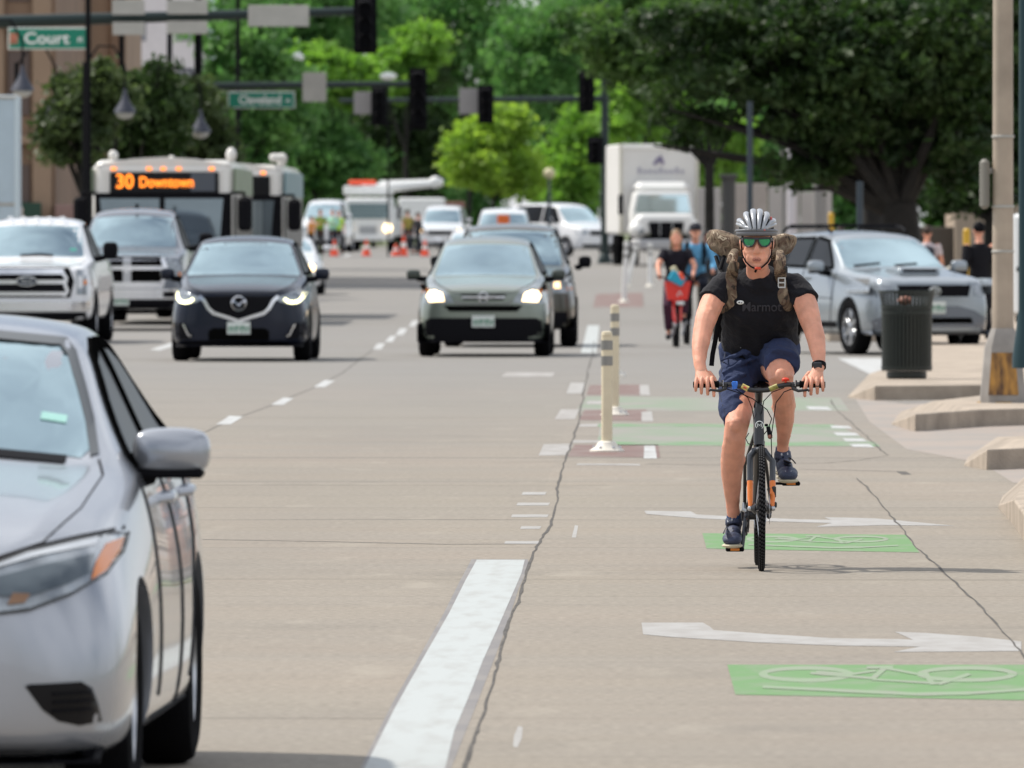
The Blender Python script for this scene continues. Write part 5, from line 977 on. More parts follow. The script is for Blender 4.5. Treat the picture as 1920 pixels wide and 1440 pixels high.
# flexible posts along the bike lane
def flexpost(label, x, y, top, d=None, lean=0., r=.043, m=None):
    p = GP(x, y) if d is None else Vector((XA(x, d), d, gz(d))); h = CH - (top - VY) / F * p.y - p.z
    t = thing('delineator_post', label, 'delineator post', p, 0, 'flexible posts along the bike lane'); CM = m or mat('cream_plastic', (.68, .60, .43), .55, var=.06, vscale=5); RM = mat('reflective_band', (.26, .255, .24), .35, .5)
    mb = MB(); mb.tube([(0, 0, .06), (lean, 0, h - .03)], [(r, r * .8), (r, r * .8)], 14); mb.lathe([(r, h - .03), (r * .9, h - .005), (r * .5, h)], 14, (lean, 0, 0)); mb.build('shaft', CM, t)
    for z in (h * .885, h * .755): mb = MB(); q = lean * z / h; mb.tube([(q, 0, z - .037), (q, 0, z + .037)], [(r + .003, r * .8 + .003)] * 2, 14); mb.build('reflective_sleeve', RM, t)
    mb = MB(); mb.lathe([(.135, 0), (.135, .012), (.09, .04), (.07, .075), (r * 1.05, .085)], 20); k = mb.build('foot', mat('white_plastic_foot', (.70, .66, .58), .5), t)
    for a in range(6): mb = MB(); mb.ball((.1 * math.cos(a * 1.047), .1 * math.sin(a * 1.047), .034), .014, 8); mb.build('bolt', M_RIM, k)
    return t
flexpost('nearest cream bike lane post with two grey bands', 1138, 847, 621); flexpost('cream bike lane post right behind the nearest one', 1153, 779, 571, r=.04)
flexpost('third bike lane post showing only its cap behind the two cream posts', 1154, 706, 590, r=.042)
for lb, x, d, top, ln in (('pale leaning post nearest the red bicycle', 1170, 262, 452, .06), ('white tilted post before the box truck grille', 1176, 300, 448, .28), ('upright white post in front of the box truck bumper', 1219, 300, 456, 0.)): flexpost(lb, x, None, top, d, ln, .06, M_WHITE)
# traffic cones
def cone(label, x, y, h, d, dbl=False):
    t = thing('traffic_cone', label, 'traffic cone', (XA(x, d), d, gz(d)), 0, 'orange cones round the road works')
    MB().box((0, 0, .02), (.36, .36, .04), .01).build('base', M_ORANGE, t); MB().lathe([(.15, .04), (.035, h)], 18).build('body', M_ORANGE, t); MB().lathe([(.112, h * .42), (.085, h * .66)], 18, closed=False).build('white_band', M_WHITELET, t)
    return t
for lb, x, h in (('orange cone left of the utility truck, beneath the workers', 627, .62), ('orange cone in front of the utility truck bumper', 687, .62), ('biggest orange cone between the utility truck and the sage green SUV', 757, .78), ('orange cone partly hidden by the sage green SUV', 797, .6), ('low orange cone just left of the biggest one', 742, .45)): cone(lb, x, 0, h, 428)

# ---- buildings and walls
BRN = mat('brown_stone', (.235, .155, .105), .85, var=.16, vscale=.5); BRN2 = mat('pale_brown_stone', (.30, .21, .145), .85, var=.12, vscale=.7); WB = mat('white_render', (.66, .63, .66), .7, var=.04)
d = 300; x1 = XA(104, d); t = thing('brown_building', 'brown stone building with tall pilasters at the left', 'building', (x1, d, 0))
MB().box((-9, 8, 8), (18, 16, 16), .02).build('wall', BRN, t)
for i in range(6): x = -.35 - i * 1.25; MB().box((x, -.12, 8), (.5, .24, 15.9), .03).build('pilaster', BRN2, t)
for i in range(5):
    for z in (2.6, 5.6, 8.6): x = -.97 - i * 1.25; MB().box((x, -.02, z), (.58, .06, 1.7), .01).build('window', mat('brown_window', (.11, .075, .065), .3), t)
for z in (4.1, 7.15): MB().box((-4, -.16, z), (8, .34, .22), .03).build('ledge', BRN2, t)
MB().box((-.9, -.5, 1.9), (1.1, .08, 1.1), .02).build('poster_case', mat('dark_green_case', (.01, .05, .03), .5), t); MB().box((-1.0, -.55, 1.98), (.34, .03, .7), .01).build('poster', mat('poster_paper', (.5, .42, .38), .6, var=.4, vscale=4), t)
MB().box((.4, -.3, 1.2), (.8, .4, 2.4), .03).build('side_pier', mat('pink_brown_stone', (.25, .16, .14), .8, var=.15), t)
d = 318; t = thing('brown_building', 'lower right wing of the brown building above the dark trees', 'building', (XA(236, d), d, 0)); MB().box((-1.2, 5, 8), (2.4, 10, 16), .02).build('wall', BRN2, t)
for x in (-.3, -1.1, -1.9): MB().box((x, -.05, 8), (.26, .16, 15.8), .02).build('pilaster', BRN, t)
mb = MB(); mb.tube([(-2.2 + .2 * i, -.15, 4.8 + 1.25 * math.sin(math.pi * i / 10)) for i in range(11)], .11, 8); mb.build('arch', BRN, t)
d = 420; t = thing('white_tower', 'white rendered tower behind the grey sign backs', 'building', (XA(312, d), d, 0)); MB().box((0, 4, 10), (3.1, 8, 20), .02).build('wall', WB, t)
for z in (5.2, 7.2, 9.2): MB().box((.7, -.01, z), (.7, .06, 1.0), .01).build('window', mat('tower_window', (.25, .26, .30), .2), t); MB().box((-1.0, -.01, z), (.5, .06, 1.0), .01).build('window', MATS['tower_window'], t)
MB().box((1.75, .5, 10), (.35, 2, 20), .02).build('side_fin', mat('pale_teal_panel', (.50, .62, .64), .4), t)
GW = mat('grey_precast_wall', (.40, .385, .375), .8, var=.08, vscale=.8)
d = 330; t = thing('concrete_wall', 'pale grey concrete wall panels behind the cyclist', 'wall', (XA(1390, d), d, gz(d) - .3))
for i, (x0, x1, y0, m) in enumerate(((1306, 1352, 352, GW), (1352, 1440, 344, mat('warm_precast', (.37, .335, .31), .8, var=.08)), (1440, 1500, 352, GW), (1500, 1560, 360, GW))): a = P(x0, y0, d); e = P(x1, y0, d); MB().box(((a.x + e.x) / 2 - XA(1390, d), i * .015, (a.z - gz(d) + .3) / 2), (e.x - a.x - .02, .3, a.z - gz(d) + .3), .02).build('panel', m, t)
for lb, x, w_, y0, d, m in (('dark doorway post in front of the concrete wall', 1366, 26, 334, 300, mat('charcoal_post', (.045, .045, .045), .6)), ('dark grey pier at the right end of the concrete wall', 1537, 26, 330, 300, mat('mid_grey_pier', (.22, .215, .21), .7)), ('white round column showing below the dark foliage', 1484, 18, 200, 300, mat('white_column', (.55, .53, .56), .6)), ('second slender grey column left of the white column', 1470, 12, 290, 305, MATS['mid_grey_pier'])):
    p = P(x, y0, d); t = thing('column', lb, 'column', (p.x, d, gz(d)), 0, None); wd = w_ * d / F; MB().lathe([(wd / 2, 0), (wd / 2, p.z - gz(d))], 20).build('shaft', m, t); MB().box((0, 0, p.z - gz(d) + .05), (wd * 1.3, wd * 1.3, .1), .02).build('cap', m, t)
for lb, x, y0, y1, d in (('yellow bollard right of the cyclist beyond the silver SUV', 1558, 398, None, 225), ('yellow post beside the person in black', 1812, 428, None, 175)): p = P(x, y0, d); t = thing('bollard', lb, 'bollard', (p.x, d, gz(d)), 0, 'yellow posts on the right'); MB().lathe([(.055, 0), (.055, p.z - gz(d) - .03), (.03, p.z - gz(d))], 14).build('shaft', mat('yellow_paint', (.60, .36, .03), .5), t); MB().lathe([(.09, 0), (.09, .04), (.06, .06)], 14).build('foot', M_SIGNBACK, t)
d = 262; t = thing('beige_building', 'beige plaster building with a ramp rail on the far right', 'building', (XA(1790, d), d, 0)); BE = mat('beige_plaster', (.33, .265, .20), .85, var=.1, vscale=.8)
MB().box((3.2, 4, 1.7), (6.4, 8, 3.4), .02).build('wall', BE, t); MB().box((1.2, -.05, 2.75), (2.2, .1, .72), .02).build('notice_board', mat('pale_board', (.62, .66, .72), .5), t); MB().box((.5, -.08, 3.3), (.28, .14, .5), .02).build('red_banner', mat('red_banner', (.45, .05, .03), .6), t)
mb = MB(); mb.tube([(-1.1, -1.2, .4), (.9, -1.2, 1.25)], .09, 8); mb.build('ramp_rail', mat('pale_rail', (.46, .43, .37), .6), t); MB().box((-.9, 1.2, .9), (2.0, 1, 1.8), .02).build('shade_block', mat('brown_shadow_wall', (.075, .062, .05), .8), t)  # solid block by the wall, shade of a recess put into its dark colour
MB().box((.95, -.4, .9), (.22, .3, 1.4), .03).build('grey_cabinet', mat('slate_cabinet', (.13, .15, .18), .5), t)
d = 168; t = thing('white_trailer', 'white box trailer cut off at the right edge behind the tan lamp post', 'trailer', (XA(1940, d), d, 0)); MB().box((.1, 1, 1.22), (.75, 2, 1.5), .05).build('box', mat('trailer_white', (.60, .62, .63), .4), t); MB().box((-.24, -.02, 1.15), (.07, .05, .07), .01).build('latch', M_BLACK, t); MB().box((.1, 1, .42), (.65, 1.8, .16), .02).build('chassis', M_LINER, t)
for x in (-.15, .35): mb = MB(); mb.lathe([(.12, -.08), (.24, -.08), (.24, .08), (.12, .08)], 20, (x, .8, .24), 'x', closed=True); mb.build('wheel', M_TYRE, t)
# ---- people
def surf(t, me): 
    s = Car.__new__(Car); s.t = t; s.bvh = BVHTree.FromPolygons([v.co.copy() for v in me.vertices], [tuple(p.vertices) for p in me.polygons]); return s
def cloth(name, col, var=.12): return mat(name, col, .85, spec=.25, var=var, vscale=9, bump=.25, bscale=70)
def figure(label, loc, rz, J, top, bot, shoe=M_DARKCLOTH, hair=M_HAIR, skin=M_SKIN, sleeve='short', legs='long', long_hair=False, group=None, vest=None, cap=None, h=1.75):
    t = thing('person', label, 'person', loc, rz, group); k = h / 1.75
    J = {a: Vector(b) * k for a, b in J.items()}; m = MB()
    pv, ch, nk, hd = J['pelvis'], J['chest'], J['neck'], J['head']
    m.tube([pv - Vector((0, 0, .06)), pv.lerp(ch, .5), ch, ch.lerp(nk, .7), nk], [(.15, .10), (.135, .095), (.17, .11), (.12, .085), (.055, .055)], 14, dome=True)
    m.tube([nk - Vector((0, 0, .03)), hd], [.055, .05], 10); m.ball(hd + Vector((0, 0, .02)), (.075, .092, .115), 14); m.ball(hd + Vector((0, -.05, -.06)), (.05, .05, .05), 12); m.ball(hd + Vector((0, -.095, -.01)), (.014, .022, .022), 8)
    for s in (-1, 1): m.ball(hd + Vector((s * .076, .0, 0)), (.012, .02, .03), 8)
    for s in 'LR':
        m.tube([J['hip' + s], J['knee' + s], J['ank' + s]], [.08, .055, .036], 10, dome=True); m.tube([J['ank' + s] + Vector((0, .03, -.04)), J['toe' + s]], [.035, .032], 8, dome=True)
        m.tube([J['sh' + s], J['el' + s], J['wr' + s]], [.052, .042, .028], 10, dome=True); d = (J['wr' + s] - J['el' + s]).normalized(); m.ball(J['wr' + s] + d * .06, (.03, .03, .05), 10)
    me = remesh(m, 'body', .014, 3); link('body', me, skin, t); e = .014
    m = MB(); m.tube([pv + Vector((0, 0, .0)), pv.lerp(ch, .5), ch, ch.lerp(nk, .65), ch.lerp(nk, .95)], [(.165, .125), (.15, .115), (.19, .13), (.14, .105), (.08, .075)], 14)
    for s in 'LR':
        q = [J['sh' + s], J['el' + s]] if sleeve == 'short' else [J['sh' + s], J['el' + s], J['wr' + s]]
        if sleeve == 'short': q[1] = q[0].lerp(q[1], .6)
        m.tube([ch.lerp(q[0], .6)] + q, [.07] + [.07, .062, .045][:len(q)], 10)
    link('shirt', remesh(m, 'shirt', .016, 2), top, t)
    m = MB(); m.tube([pv + Vector((0, 0, .05)), pv - Vector((0, 0, .08))], [(.165, .12), (.17, .13)], 14)
    for s in 'LR':
        a = J['knee' + s].lerp(J['ank' + s], .88) if legs == 'long' else J['hip' + s].lerp(J['knee' + s], .85)
        q = [J['hip' + s] + Vector((0, 0, .04)), J['knee' + s], a] if legs == 'long' else [J['hip' + s] + Vector((0, 0, .04)), a]; m.tube(q, [.098, .074, .060][:len(q)] if legs == 'long' else [.10, .088], 10)
    link('trousers', remesh(m, 'trousers', .016, 2), bot, t)
    for s in 'LR': m = MB(); m.tube([J['ank' + s] + Vector((0, .04, -.05)), J['toe' + s]], [.045, .042], 8, dome=True); m.build('shoe', shoe, t, 80)
    m = MB(); m.ball(hd + Vector((0, .018, .05)), (.086, .098, .098), 14)
    if long_hair: m.tube([hd + Vector((0, .04, .04)), hd + Vector((0, .06, -.12)), nk + Vector((0, .07, -.10))], [(.09, .06), (.10, .05), (.085, .03)], 10, dome=True)
    link('hair', remesh(m, 'hair', .014, 1), hair, t)
    if cap: m = MB(); m.ball(hd + Vector((0, .0, .075)), (.095, .108, .075), 14); m.box(hd + Vector((0, -.13, .06)), (.14, .10, .015), .007); m.build('cap', cap, t, 60)
    if vest: m = MB(); m.tube([pv + Vector((0, 0, .06)), pv.lerp(ch, .5), ch, ch.lerp(nk, .6)], [(.175, .135), (.165, .125), (.205, .142), (.155, .115)], 14); m.build('vest', vest, t, 80)
    return t
def pose(kind, ph=0.):
    J = dict(pelvis=(0, 0, .95), chest=(0, -.02, 1.28), neck=(0, 0, 1.47), head=(0, -.03, 1.62))
    for s, x in (('L', -1), ('R', 1)):
        st = ph * x
        J.update({'hip' + s: (x * .09, 0, .90), 'knee' + s: (x * .10, -.05 - .16 * st, .49), 'ank' + s: (x * .10, .02 - .26 * st, .09), 'toe' + s: (x * .11, -.14 - .26 * st, .04),
                  'sh' + s: (x * .19, 0, 1.40), 'el' + s: (x * .25, .04 + .12 * st, 1.13), 'wr' + s: (x * .26, -.06 + .2 * st, .90)})
    if kind == 'reach':
        for s, x in (('L', -1), ('R', 1)): J['el' + s] = (x * .27, -.12, 1.16); J['wr' + s] = (x * .16, -.30, 1.20)
    if kind == 'ride':
        J.update(pelvis=(0, .42, .98), chest=(0, .24, 1.28), neck=(0, .18, 1.46), head=(0, .12, 1.60))
        for s, x in (('L', -1), ('R', 1)):
            up = x > 0
            J.update({'hip' + s: (x * .09, .40, .94), 'knee' + s: (x * .12, .02, .86) if up else (x * .13, .10, .60), 'ank' + s: (x * .11, .22, .46) if up else (x * .11, .20, .22), 'toe' + s: (x * .12, .06, .40) if up else (x * .12, .04, .15),
                      'sh' + s: (x * .18, .22, 1.40), 'el' + s: (x * .27, .05, 1.20), 'wr' + s: (x * .25, -.15, 1.07)})
    return J
GO = lambda px, d: (XA(px, d), d, gz(d))
RB = 'riders side by side behind the main cyclist'
figure('woman with long fair hair and dark top riding a red bicycle with a basket', GO(1268, 167.6), 0, pose('ride'), cloth('near_black_top', (.012, .011, .018)), cloth('plum_leggings', (.055, .022, .042)), M_DARKCLOTH, mat('fair_hair', (.24, .15, .08), .6), long_hair=True, group=RB)
t = figure('rider in a light blue shirt and dark cap with black pack straps beside the woman', GO(1304, 171.6), 0, pose('ride'), cloth('light_blue_shirt', (.13, .36, .58)), cloth('dark_navy_trousers', (.012, .014, .025)), sleeve='long', group=RB, cap=mat('navy_cap', (.015, .015, .025), .8), h=1.85)
m = MB()
for s in (-1, 1): m.tube([(s * .12, .09, 1.20), (s * .135, .10, 1.38), (s * .12, .20, 1.53), (s * .13, .40, 1.45)], .028, 8)
m.build('pack_strap', M_BLACK, t)
figure('dark dressed person partly hidden behind the main cyclist', GO(1328, 178), 0, pose('stand', .4), cloth('charcoal_jacket', (.03, .03, .033)), cloth('taupe_trousers', (.12, .11, .09)), sleeve='long', skin=mat('deep_skin', (.14, .06, .04), .5), hair=M_BLACK, group=RB, h=1.72)
def simple_bike(name, label, loc, col, basket=None, group=None):
    t = thing(name, label, 'bicycle', loc, R(2), group); r = .33
    for y in (0, 1.05):
        m = MB(); m.lathe([(r - .05, -.018), (r - .01, -.024), (r, 0), (r - .01, .024), (r - .05, .018)], 32, (0, y, r), 'x', closed=True); w = m.build('wheel', M_TYRE, t)
        m = MB(); m.lathe([(.03, -.05), (.04, 0), (.03, .05)], 12, (0, y, r), 'x')
        for i in range(12): a = i * .5236; m.tube([(0, y, r), (0, y + (r - .05) * math.cos(a), r + (r - .05) * math.sin(a))], .003, 4)
        m.build('spokes', M_RIM, w)
    m = MB(); m.tube([(0, .0, r), (.05, .02, r + .1), (.05, .1, .72), (0, .12, .76), (0, .17, .92)], .02, 8); m.tube([(0, .0, r), (-.05, .02, r + .1), (-.05, .1, .72), (0, .12, .76)], .02, 8)
    m.tube([(0, .14, .74), (0, .30, .40), (0, .5, .30)], .032, 8); m.tube([(0, .5, .30), (0, .62, .85)], .022, 8); m.tube([(0, .5, .30), (0, 1.05, r)], .018, 8); m.build('frame', col, t)
    m = MB(); m.tube([(-.30, .02, 1.05), (-.15, .1, 1.02), (0, .16, .98), (.15, .1, 1.02), (.30, .02, 1.05)], .014, 8); m.build('handlebar', M_BLACK, t); MB().ball((0, .68, .90), (.10, .13, .04), 12).build('saddle', M_BLACK, t)
    m = MB(); m.lathe([(.10, -.03), (.10, -.02)], 20, (0, .5, .30), 'x'); m.tube([(-.03, .5, .30), (-.07, .47, .14)], .012, 6); m.tube([(.03, .5, .30), (.07, .53, .46)], .012, 6); m.build('crank', M_RIM, t)
    if basket:
        m = MB(); V = []
        for (a, b, z) in ((.145, .11, .70), (.195, .15, .97), (.18, .135, .97), (.13, .095, .71)): V += [(-a, -b - .02, z), (a, -b - .02, z), (a, b - .02, z), (-a, b - .02, z)]
        m.add(V, [(0, 3, 2, 1)] + [(i * 4 + j, i * 4 + (j + 1) % 4, i * 4 + 4 + (j + 1) % 4, i * 4 + 4 + j) for i in range(3) for j in range(4)] + [(12, 13, 14, 15)]); b = m.build('basket', basket, t)
        m = MB(); m.tube([(-.01, -.16, .76), (.03, -.18, .84), (.06, -.165, .77)], .008, 6); m.build('basket_mark', M_WHITELET, b)
        MB().box((.04, -.12, .655), (.12, .04, .05), .012).build('front_light', M_WHITELET, t)
        m = MB(); m.box((-.06, .0, .99), (.22, .16, .14), .02, Matrix.Rotation(R(25), 4, 'Y')); 
    return t
REDP = mat('red_bike_paint', (.80, .03, .02), .3, 0, .5, .6)
simple_bike('bicycle', 'red bicycle with a square red front basket ridden by the woman', GO(1270, 167.2), REDP, REDP, 'bicycles behind the main cyclist')
simple_bike('bicycle', 'dark bicycle of the rider in the light blue shirt', GO(1290, 171.2), M_BLACK, None, 'bicycles behind the main cyclist')
p = Vector(GO(1270, 167.0)); t = thing('shopping_bag', 'turquoise and cream package standing in the red bicycle basket', 'package', p + Vector((0, .02, .9)))
m = MB(); m.box((-.06, 0, .10), (.24, .12, .16), .02, Matrix.Rotation(R(28), 4, 'Y')); m.build('turquoise_bag', mat('turquoise', (.02, .33, .48), .5), t); m = MB(); m.box((.08, .03, .16), (.10, .10, .26), .02, Matrix.Rotation(R(-30), 4, 'Y')); m.build('cream_bag', mat('cream_paper', (.55, .50, .33), .7), t); MB().box((.13, -.05, .10), (.06, .04, .12), .01, Matrix.Rotation(R(-30), 4, 'Y')).build('orange_tag', M_ORANGE, t)
# road workers
WK = 'road workers'
figure('worker with dark hair and an orange hard hat strap beside the white panel van', GO(583, 452), R(60), pose('reach'), cloth('orange_shirt', (.55, .23, .03)), M_DARKCLOTH, group=WK, h=1.5)
figure('worker in an olive green vest near the dark SUV roof', GO(600, 450), R(30), pose('reach'), cloth('olive_work_shirt', (.16, .23, .035)), cloth('black_trousers', (.012, .012, .014)), vest=mat('olive_vest', (.20, .30, .03), .8, var=.3, vscale=6), group=WK, h=1.8)
figure('worker in a pale mint shirt beside the utility truck', GO(624, 455), R(-20), pose('reach'), M_HIVISPALE, cloth('navy_trousers', (.012, .016, .03)), vest=mat('mint_vest', (.34, .62, .42), .8, var=.2, vscale=6), group=WK, sleeve='long', h=1.8)
figure('worker in a bright lime vest right against the utility truck', GO(634, 462), R(20), pose('stand', .3), M_HIVIS, cloth('dark_work_trousers', (.02, .02, .025)), vest=M_HIVIS, group=WK, h=1.78)
figure('worker in a mustard vest right of the utility truck', GO(765, 462), R(200), pose('stand', .5), cloth('mustard_shirt', (.24, .19, .045)), cloth('dark_jeans', (.02, .022, .035)), vest=mat('mustard_vest', (.30, .25, .05), .8, var=.3, vscale=6), group=WK, h=1.8)
figure('worker in dark clothes bending beside the mustard vest worker', GO(783, 458), R(120), pose('stand', .7), cloth('dark_slate_jacket', (.03, .03, .036)), cloth('slate_trousers', (.02, .022, .03)), sleeve='long', group=WK, h=1.68)
# pedestrians on the right
PG = 'pedestrians on the right pavement'
figure('pedestrian in a pink top beyond the roof of the silver SUV', GO(1576, 222), R(160), pose('stand', .5), cloth('pink_top', (.60, .10, .14)), cloth('pale_trousers', (.3, .28, .26)), group=PG, h=1.80)
figure('pedestrian in a grey shirt beside the one in pink', GO(1592, 216), R(200), pose('stand', -.5), cloth('grey_shirt', (.16, .15, .17)), M_DARKCLOTH, hair=M_BLACK, group=PG, h=1.72)
t = figure('pedestrian with a navy backpack and white sleeves right of the huge trunk', GO(1738, 205), R(175), pose('stand', .6), cloth('white_pink_shirt', (.60, .52, .53)), cloth('navy_jeans', (.014, .017, .03)), group=PG, h=1.80)
MB().box((0, .17, 1.20), (.30, .16, .48), .06).build('backpack', mat('navy_pack', (.022, .025, .04), .8), t)
figure('person all in black walking behind the tan lamp post', GO(1836, 165), R(200), pose('stand', .4), cloth('black_coat', (.006, .006, .009)), cloth('black_coat', (.006, .006, .009)), hair=M_BLACK, sleeve='long', group=PG, h=1.85)
# ---- the main cyclist
Y0, X0 = 57.7, .643
def L(px, py, dy): d = Y0 + dy; return Vector(((px - VX) * d / F - X0, dy, CH - (py - VY) * d / F))
loc = (X0, Y0, 0)
rider = thing('person', 'man in a black T-shirt and navy shorts riding toward the camera', 'person', loc)
m = MB()
m.tube([L(1424, 690, .86), L(1424, 650, .80), L(1424, 610, .71), L(1424, 565, .63), L(1424, 538, .59), L(1422, 520, .55)], [(.155, .12), (.16, .11), (.165, .11), (.185, .115), (.165, .10), (.07, .07)], 18, dome=True)
m.tube([L(1422, 532, .575), L(1421, 515, .53), L(1419.5, 494, .475), L(1419, 470, .455)], [(.074, .068), (.059, .060), (.056, .058), (.058, .063)], 16)
H = lambda px, py, dy: L(px, py, dy)
m.ball(H(1419, 446, .445), (.0745, .094, .097), 22); m.ball(H(1419, 470, .42), (.069, .079, .062), 18); m.ball(H(1419, 484, .405), (.061, .064, .046), 16)
m.tube([H(1398, 470, .455), H(1400.5, 486, .425), H(1409, 498, .385), H(1419, 501, .372), H(1429, 498, .385), H(1437.5, 486, .425), H(1440, 470, .455)], [.018, .021, .023, .023, .023, .021, .018], 10)
m.ball(H(1419, 498, .366), (.024, .018, .018), 12)
m.tube([H(1419, 446, .352), H(1419, 458, .342), H(1419, 469, .328), H(1419, 473, .332)], [.010, .011, .0145, .011], 10, dome=True)
for s in (-1, 1):
    m.ball(H(1419 + s * 4.6, 472.5, .342), (.0095, .012, .009), 10); m.ball(H(1419 + s * 10, 444, .362), (.028, .014, .011), 12); m.ball(H(1419 + s * 15, 464, .384), (.022, .024, .019), 12)
    m.ball(H(1419 + s * 28.6, 459, .465), (.009, .021, .031), 12); m.ball(H(1419 + s * 29.5, 454, .472), (.010, .022, .020), 10)
    m.ball(H(1419 + s * 12, 482, .378), (.022, .022, .024), 12)
m.ball(H(1419, 483.5, .352), (.022, .011, .0055), 12); m.ball(H(1419, 490, .354), (.019, .011, .0068), 12)
ARM = {-1: [(1356, 537, .585, .064), (1343, 552, .55, .063), (1333, 573, .49, .0615), (1323, 600, .415, .056), (1319, 614, .385, .051), (1315, 636, .33, .0485), (1312, 660, .27, .040), (1312, 682, .22, .031), (1315, 698, .195, .029)],
       1: [(1488, 537, .585, .064), (1502, 552, .55, .063), (1511, 573, .49, .0615), (1519, 600, .415, .056), (1524, 614, .385, .051), (1530, 636, .33, .0485), (1534, 660, .27, .040), (1536, 682, .22, .031), (1533, 698, .195, .029)]}
for s in (-1, 1): m.tube([L(a, b, c) for a, b, c, r in ARM[s]], [r for *_, r in ARM[s]], 14, dome=True)
LEGL = [(1396, 688, .86, .088), (1390, 735, .68, .080), (1385, 778, .52, .066), (1381, 800, .455, .0615), (1378, 818, .465, .058), (1375, 842, .51, .0605), (1373, 866, .555, .0605), (1372, 892, .595, .054), (1373, 920, .63, .044), (1374, 948, .665, .034), (1376, 972, .69, .034)]
LEGR = [(1452, 684, .86, .088), (1459, 690, .62, .083), (1463, 700, .42, .072), (1464, 710, .37, .066), (1466, 728, .405, .058), (1469, 750, .47, .057), (1470, 768, .525, .0565), (1471, 790, .585, .048), (1470, 812, .64, .037), (1468, 832, .69, .031), (1467, 848, .715, .034)]
for q in (LEGL, LEGR): m.tube([L(a, b, c) for a, b, c, r in q], [r for *_, r in q], 16, dome=True)
for (px, py, dy, r) in ((1381, 797, .415, .036), (1464, 705, .325, .036)): m.ball(L(px, py, dy), (r, .026, r * 1.1), 12)
for s in (-1, 1):                              # muscle shapes
    q = lambda a, b, c: L(a if s < 0 else 2846 - a, b, c)
    m.tube([q(1338, 566, .475), q(1329, 588, .415), q(1324, 604, .375)], [.022, .036, .020], 10, dome=True); m.tube([q(1326, 572, .53), q(1318, 592, .475)], [.020, .026], 10, dome=True)
    m.tube([q(1312, 612, .375), q(1308, 632, .325), q(1308, 654, .27)], [.018, .022, .013], 10, dome=True)
m.tube([L(1364, 838, .54), L(1362, 866, .585), L(1366, 900, .62)], [.018, .028, .012], 10, dome=True); m.tube([L(1386, 836, .55), L(1389, 862, .59), L(1384, 892, .62)], [.018, .026, .012], 10, dome=True)
m.tube([L(1458, 738, .47), L(1456, 764, .55), L(1462, 792, .60)], [.018, .027, .012], 10, dome=True); m.tube([L(1482, 736, .47), L(1484, 762, .55), L(1478, 792, .60)], [.018, .025, .012], 10, dome=True)
me = remesh(m, 'body', .0052, 4); folds(me, .0022, 16, 16, 5.5)
hm = MB()                                     # hands: palm, four bent fingers, thumb
for s in (-1, 1):
    q = lambda a, b, c: L(1424 + s * (a - 1424) if s > 0 else a, b, c) if False else L(a if s < 0 else 2847.5 - a, b, c)
    hm.tube([q(1314, 690, .205), q(1317, 703, .178), q(1321, 712, .150), q(1322, 714, .140)], [(.026, .020), (.038, .021), (.043, .019), (.041, .014)], 12, dome=True)
    for (x0, x1, k, r, tip) in ((1305.5, 1304.5, 713, .0090, 732), (1315.5, 1315, 711, .0098, 737), (1326, 1327, 711, .0100, 739), (1334, 1338.5, 712, .0098, 742)):
        hm.tube([q(x0 + 1, k - 4, .155), q(x0, k + 1, .132), q((x0 + x1) / 2, k + 9, .118), q(x1, (k + tip) / 2 + 6, .120), q(x1, tip, .136 if tip < 741 else .122)], [r * 1.08, r * 1.1, r, r * .95, r * .8], 10, dome=True)
    hm.tube([q(1330, 700, .19), q(1338, 710, .185), q(1343, 720, .178), q(1340, 728, .168)], [.014, .0135, .0115, .009], 10, dome=True)
h2 = hm.mesh('hands', 180); h2.materials.append(M_SKIN)
bm = bmesh.new(); bm.from_mesh(me); bm.from_mesh(h2); bm.to_mesh(me); bm.free(); smooth_mesh(me, 180)
body = link('body', me, [M_SKIN, mat('lips', (.50, .20, .14), .45), mat('mouth_line', (.22, .075, .055), .6), mat('stubble', (.40, .21, .15), .6)], rider)
c0 = L(1419, 487.2, .35)
for p in me.polygons:
    v = p.center - Vector((c0.x, 0, c0.z))
    p.material_index = 0
    if p.center.y < .40 and abs(v.x) < .024:
        e = (v.x / .024) ** 2 + (v.z / .0125) ** 2
        if e < 1: p.material_index = 1
        if abs(v.z - .0005) < .0024 and abs(v.x) < .021: p.material_index = 2
# clothes
SH = cloth('black_tshirt', (.0085, .0085, .0125), .2); SH.node_tree.nodes['Principled BSDF'].inputs['Sheen Weight'].default_value = .05
m = MB(); m.tube([L(1424, 652, .82), L(1424, 632, .775), L(1424, 604, .70), L(1423, 570, .635), L(1423, 545, .60), L(1422.5, 530, .575), L(1421.5, 519, .545), L(1421, 510, .53)], [(.205, .150), (.198, .138), (.196, .132), (.210, .138), (.205, .126), (.165, .105), (.098, .097), (.079, .084)], 24)
for s in (-1, 1):
    a = ARM[s]; m.tube([L(1424 + s * 40, 540, .595), L(a[0][0], a[0][1], .585), L(*a[1][:3]), L(a[2][0] + s * 1, a[2][1] - 7, .505)], [.083, .074, .071, .0685], 16)
for i in range(16):                            # folds at waist and chest
    x = random.uniform(-44, 44); y = random.uniform(600, 648); m.tube([L(1424 + x - 22, y - 7, .655), L(1424 + x, y, .648), L(1424 + x + 22, y - 5, .655)], [.004, .009, .004], 6)
sm = remesh(m, 'shirt', .0065, 3); folds(sm, .011, 9, 15, 3.1); shirt = link('shirt', sm, SH, rider); SS_ = surf(rider, sm)
NAVYSH = mat('navy_shorts_cloth', (.034, .048, .108), .85, spec=.2, var=.18, vscale=11, bump=.35, bscale=45)
m = MB(); m.tube([L(1424, 634, .80), L(1424, 660, .83), L(1424, 690, .88), L(1424, 705, .90)], [(.205, .148), (.212, .150), (.195, .15), (.14, .12)], 20)
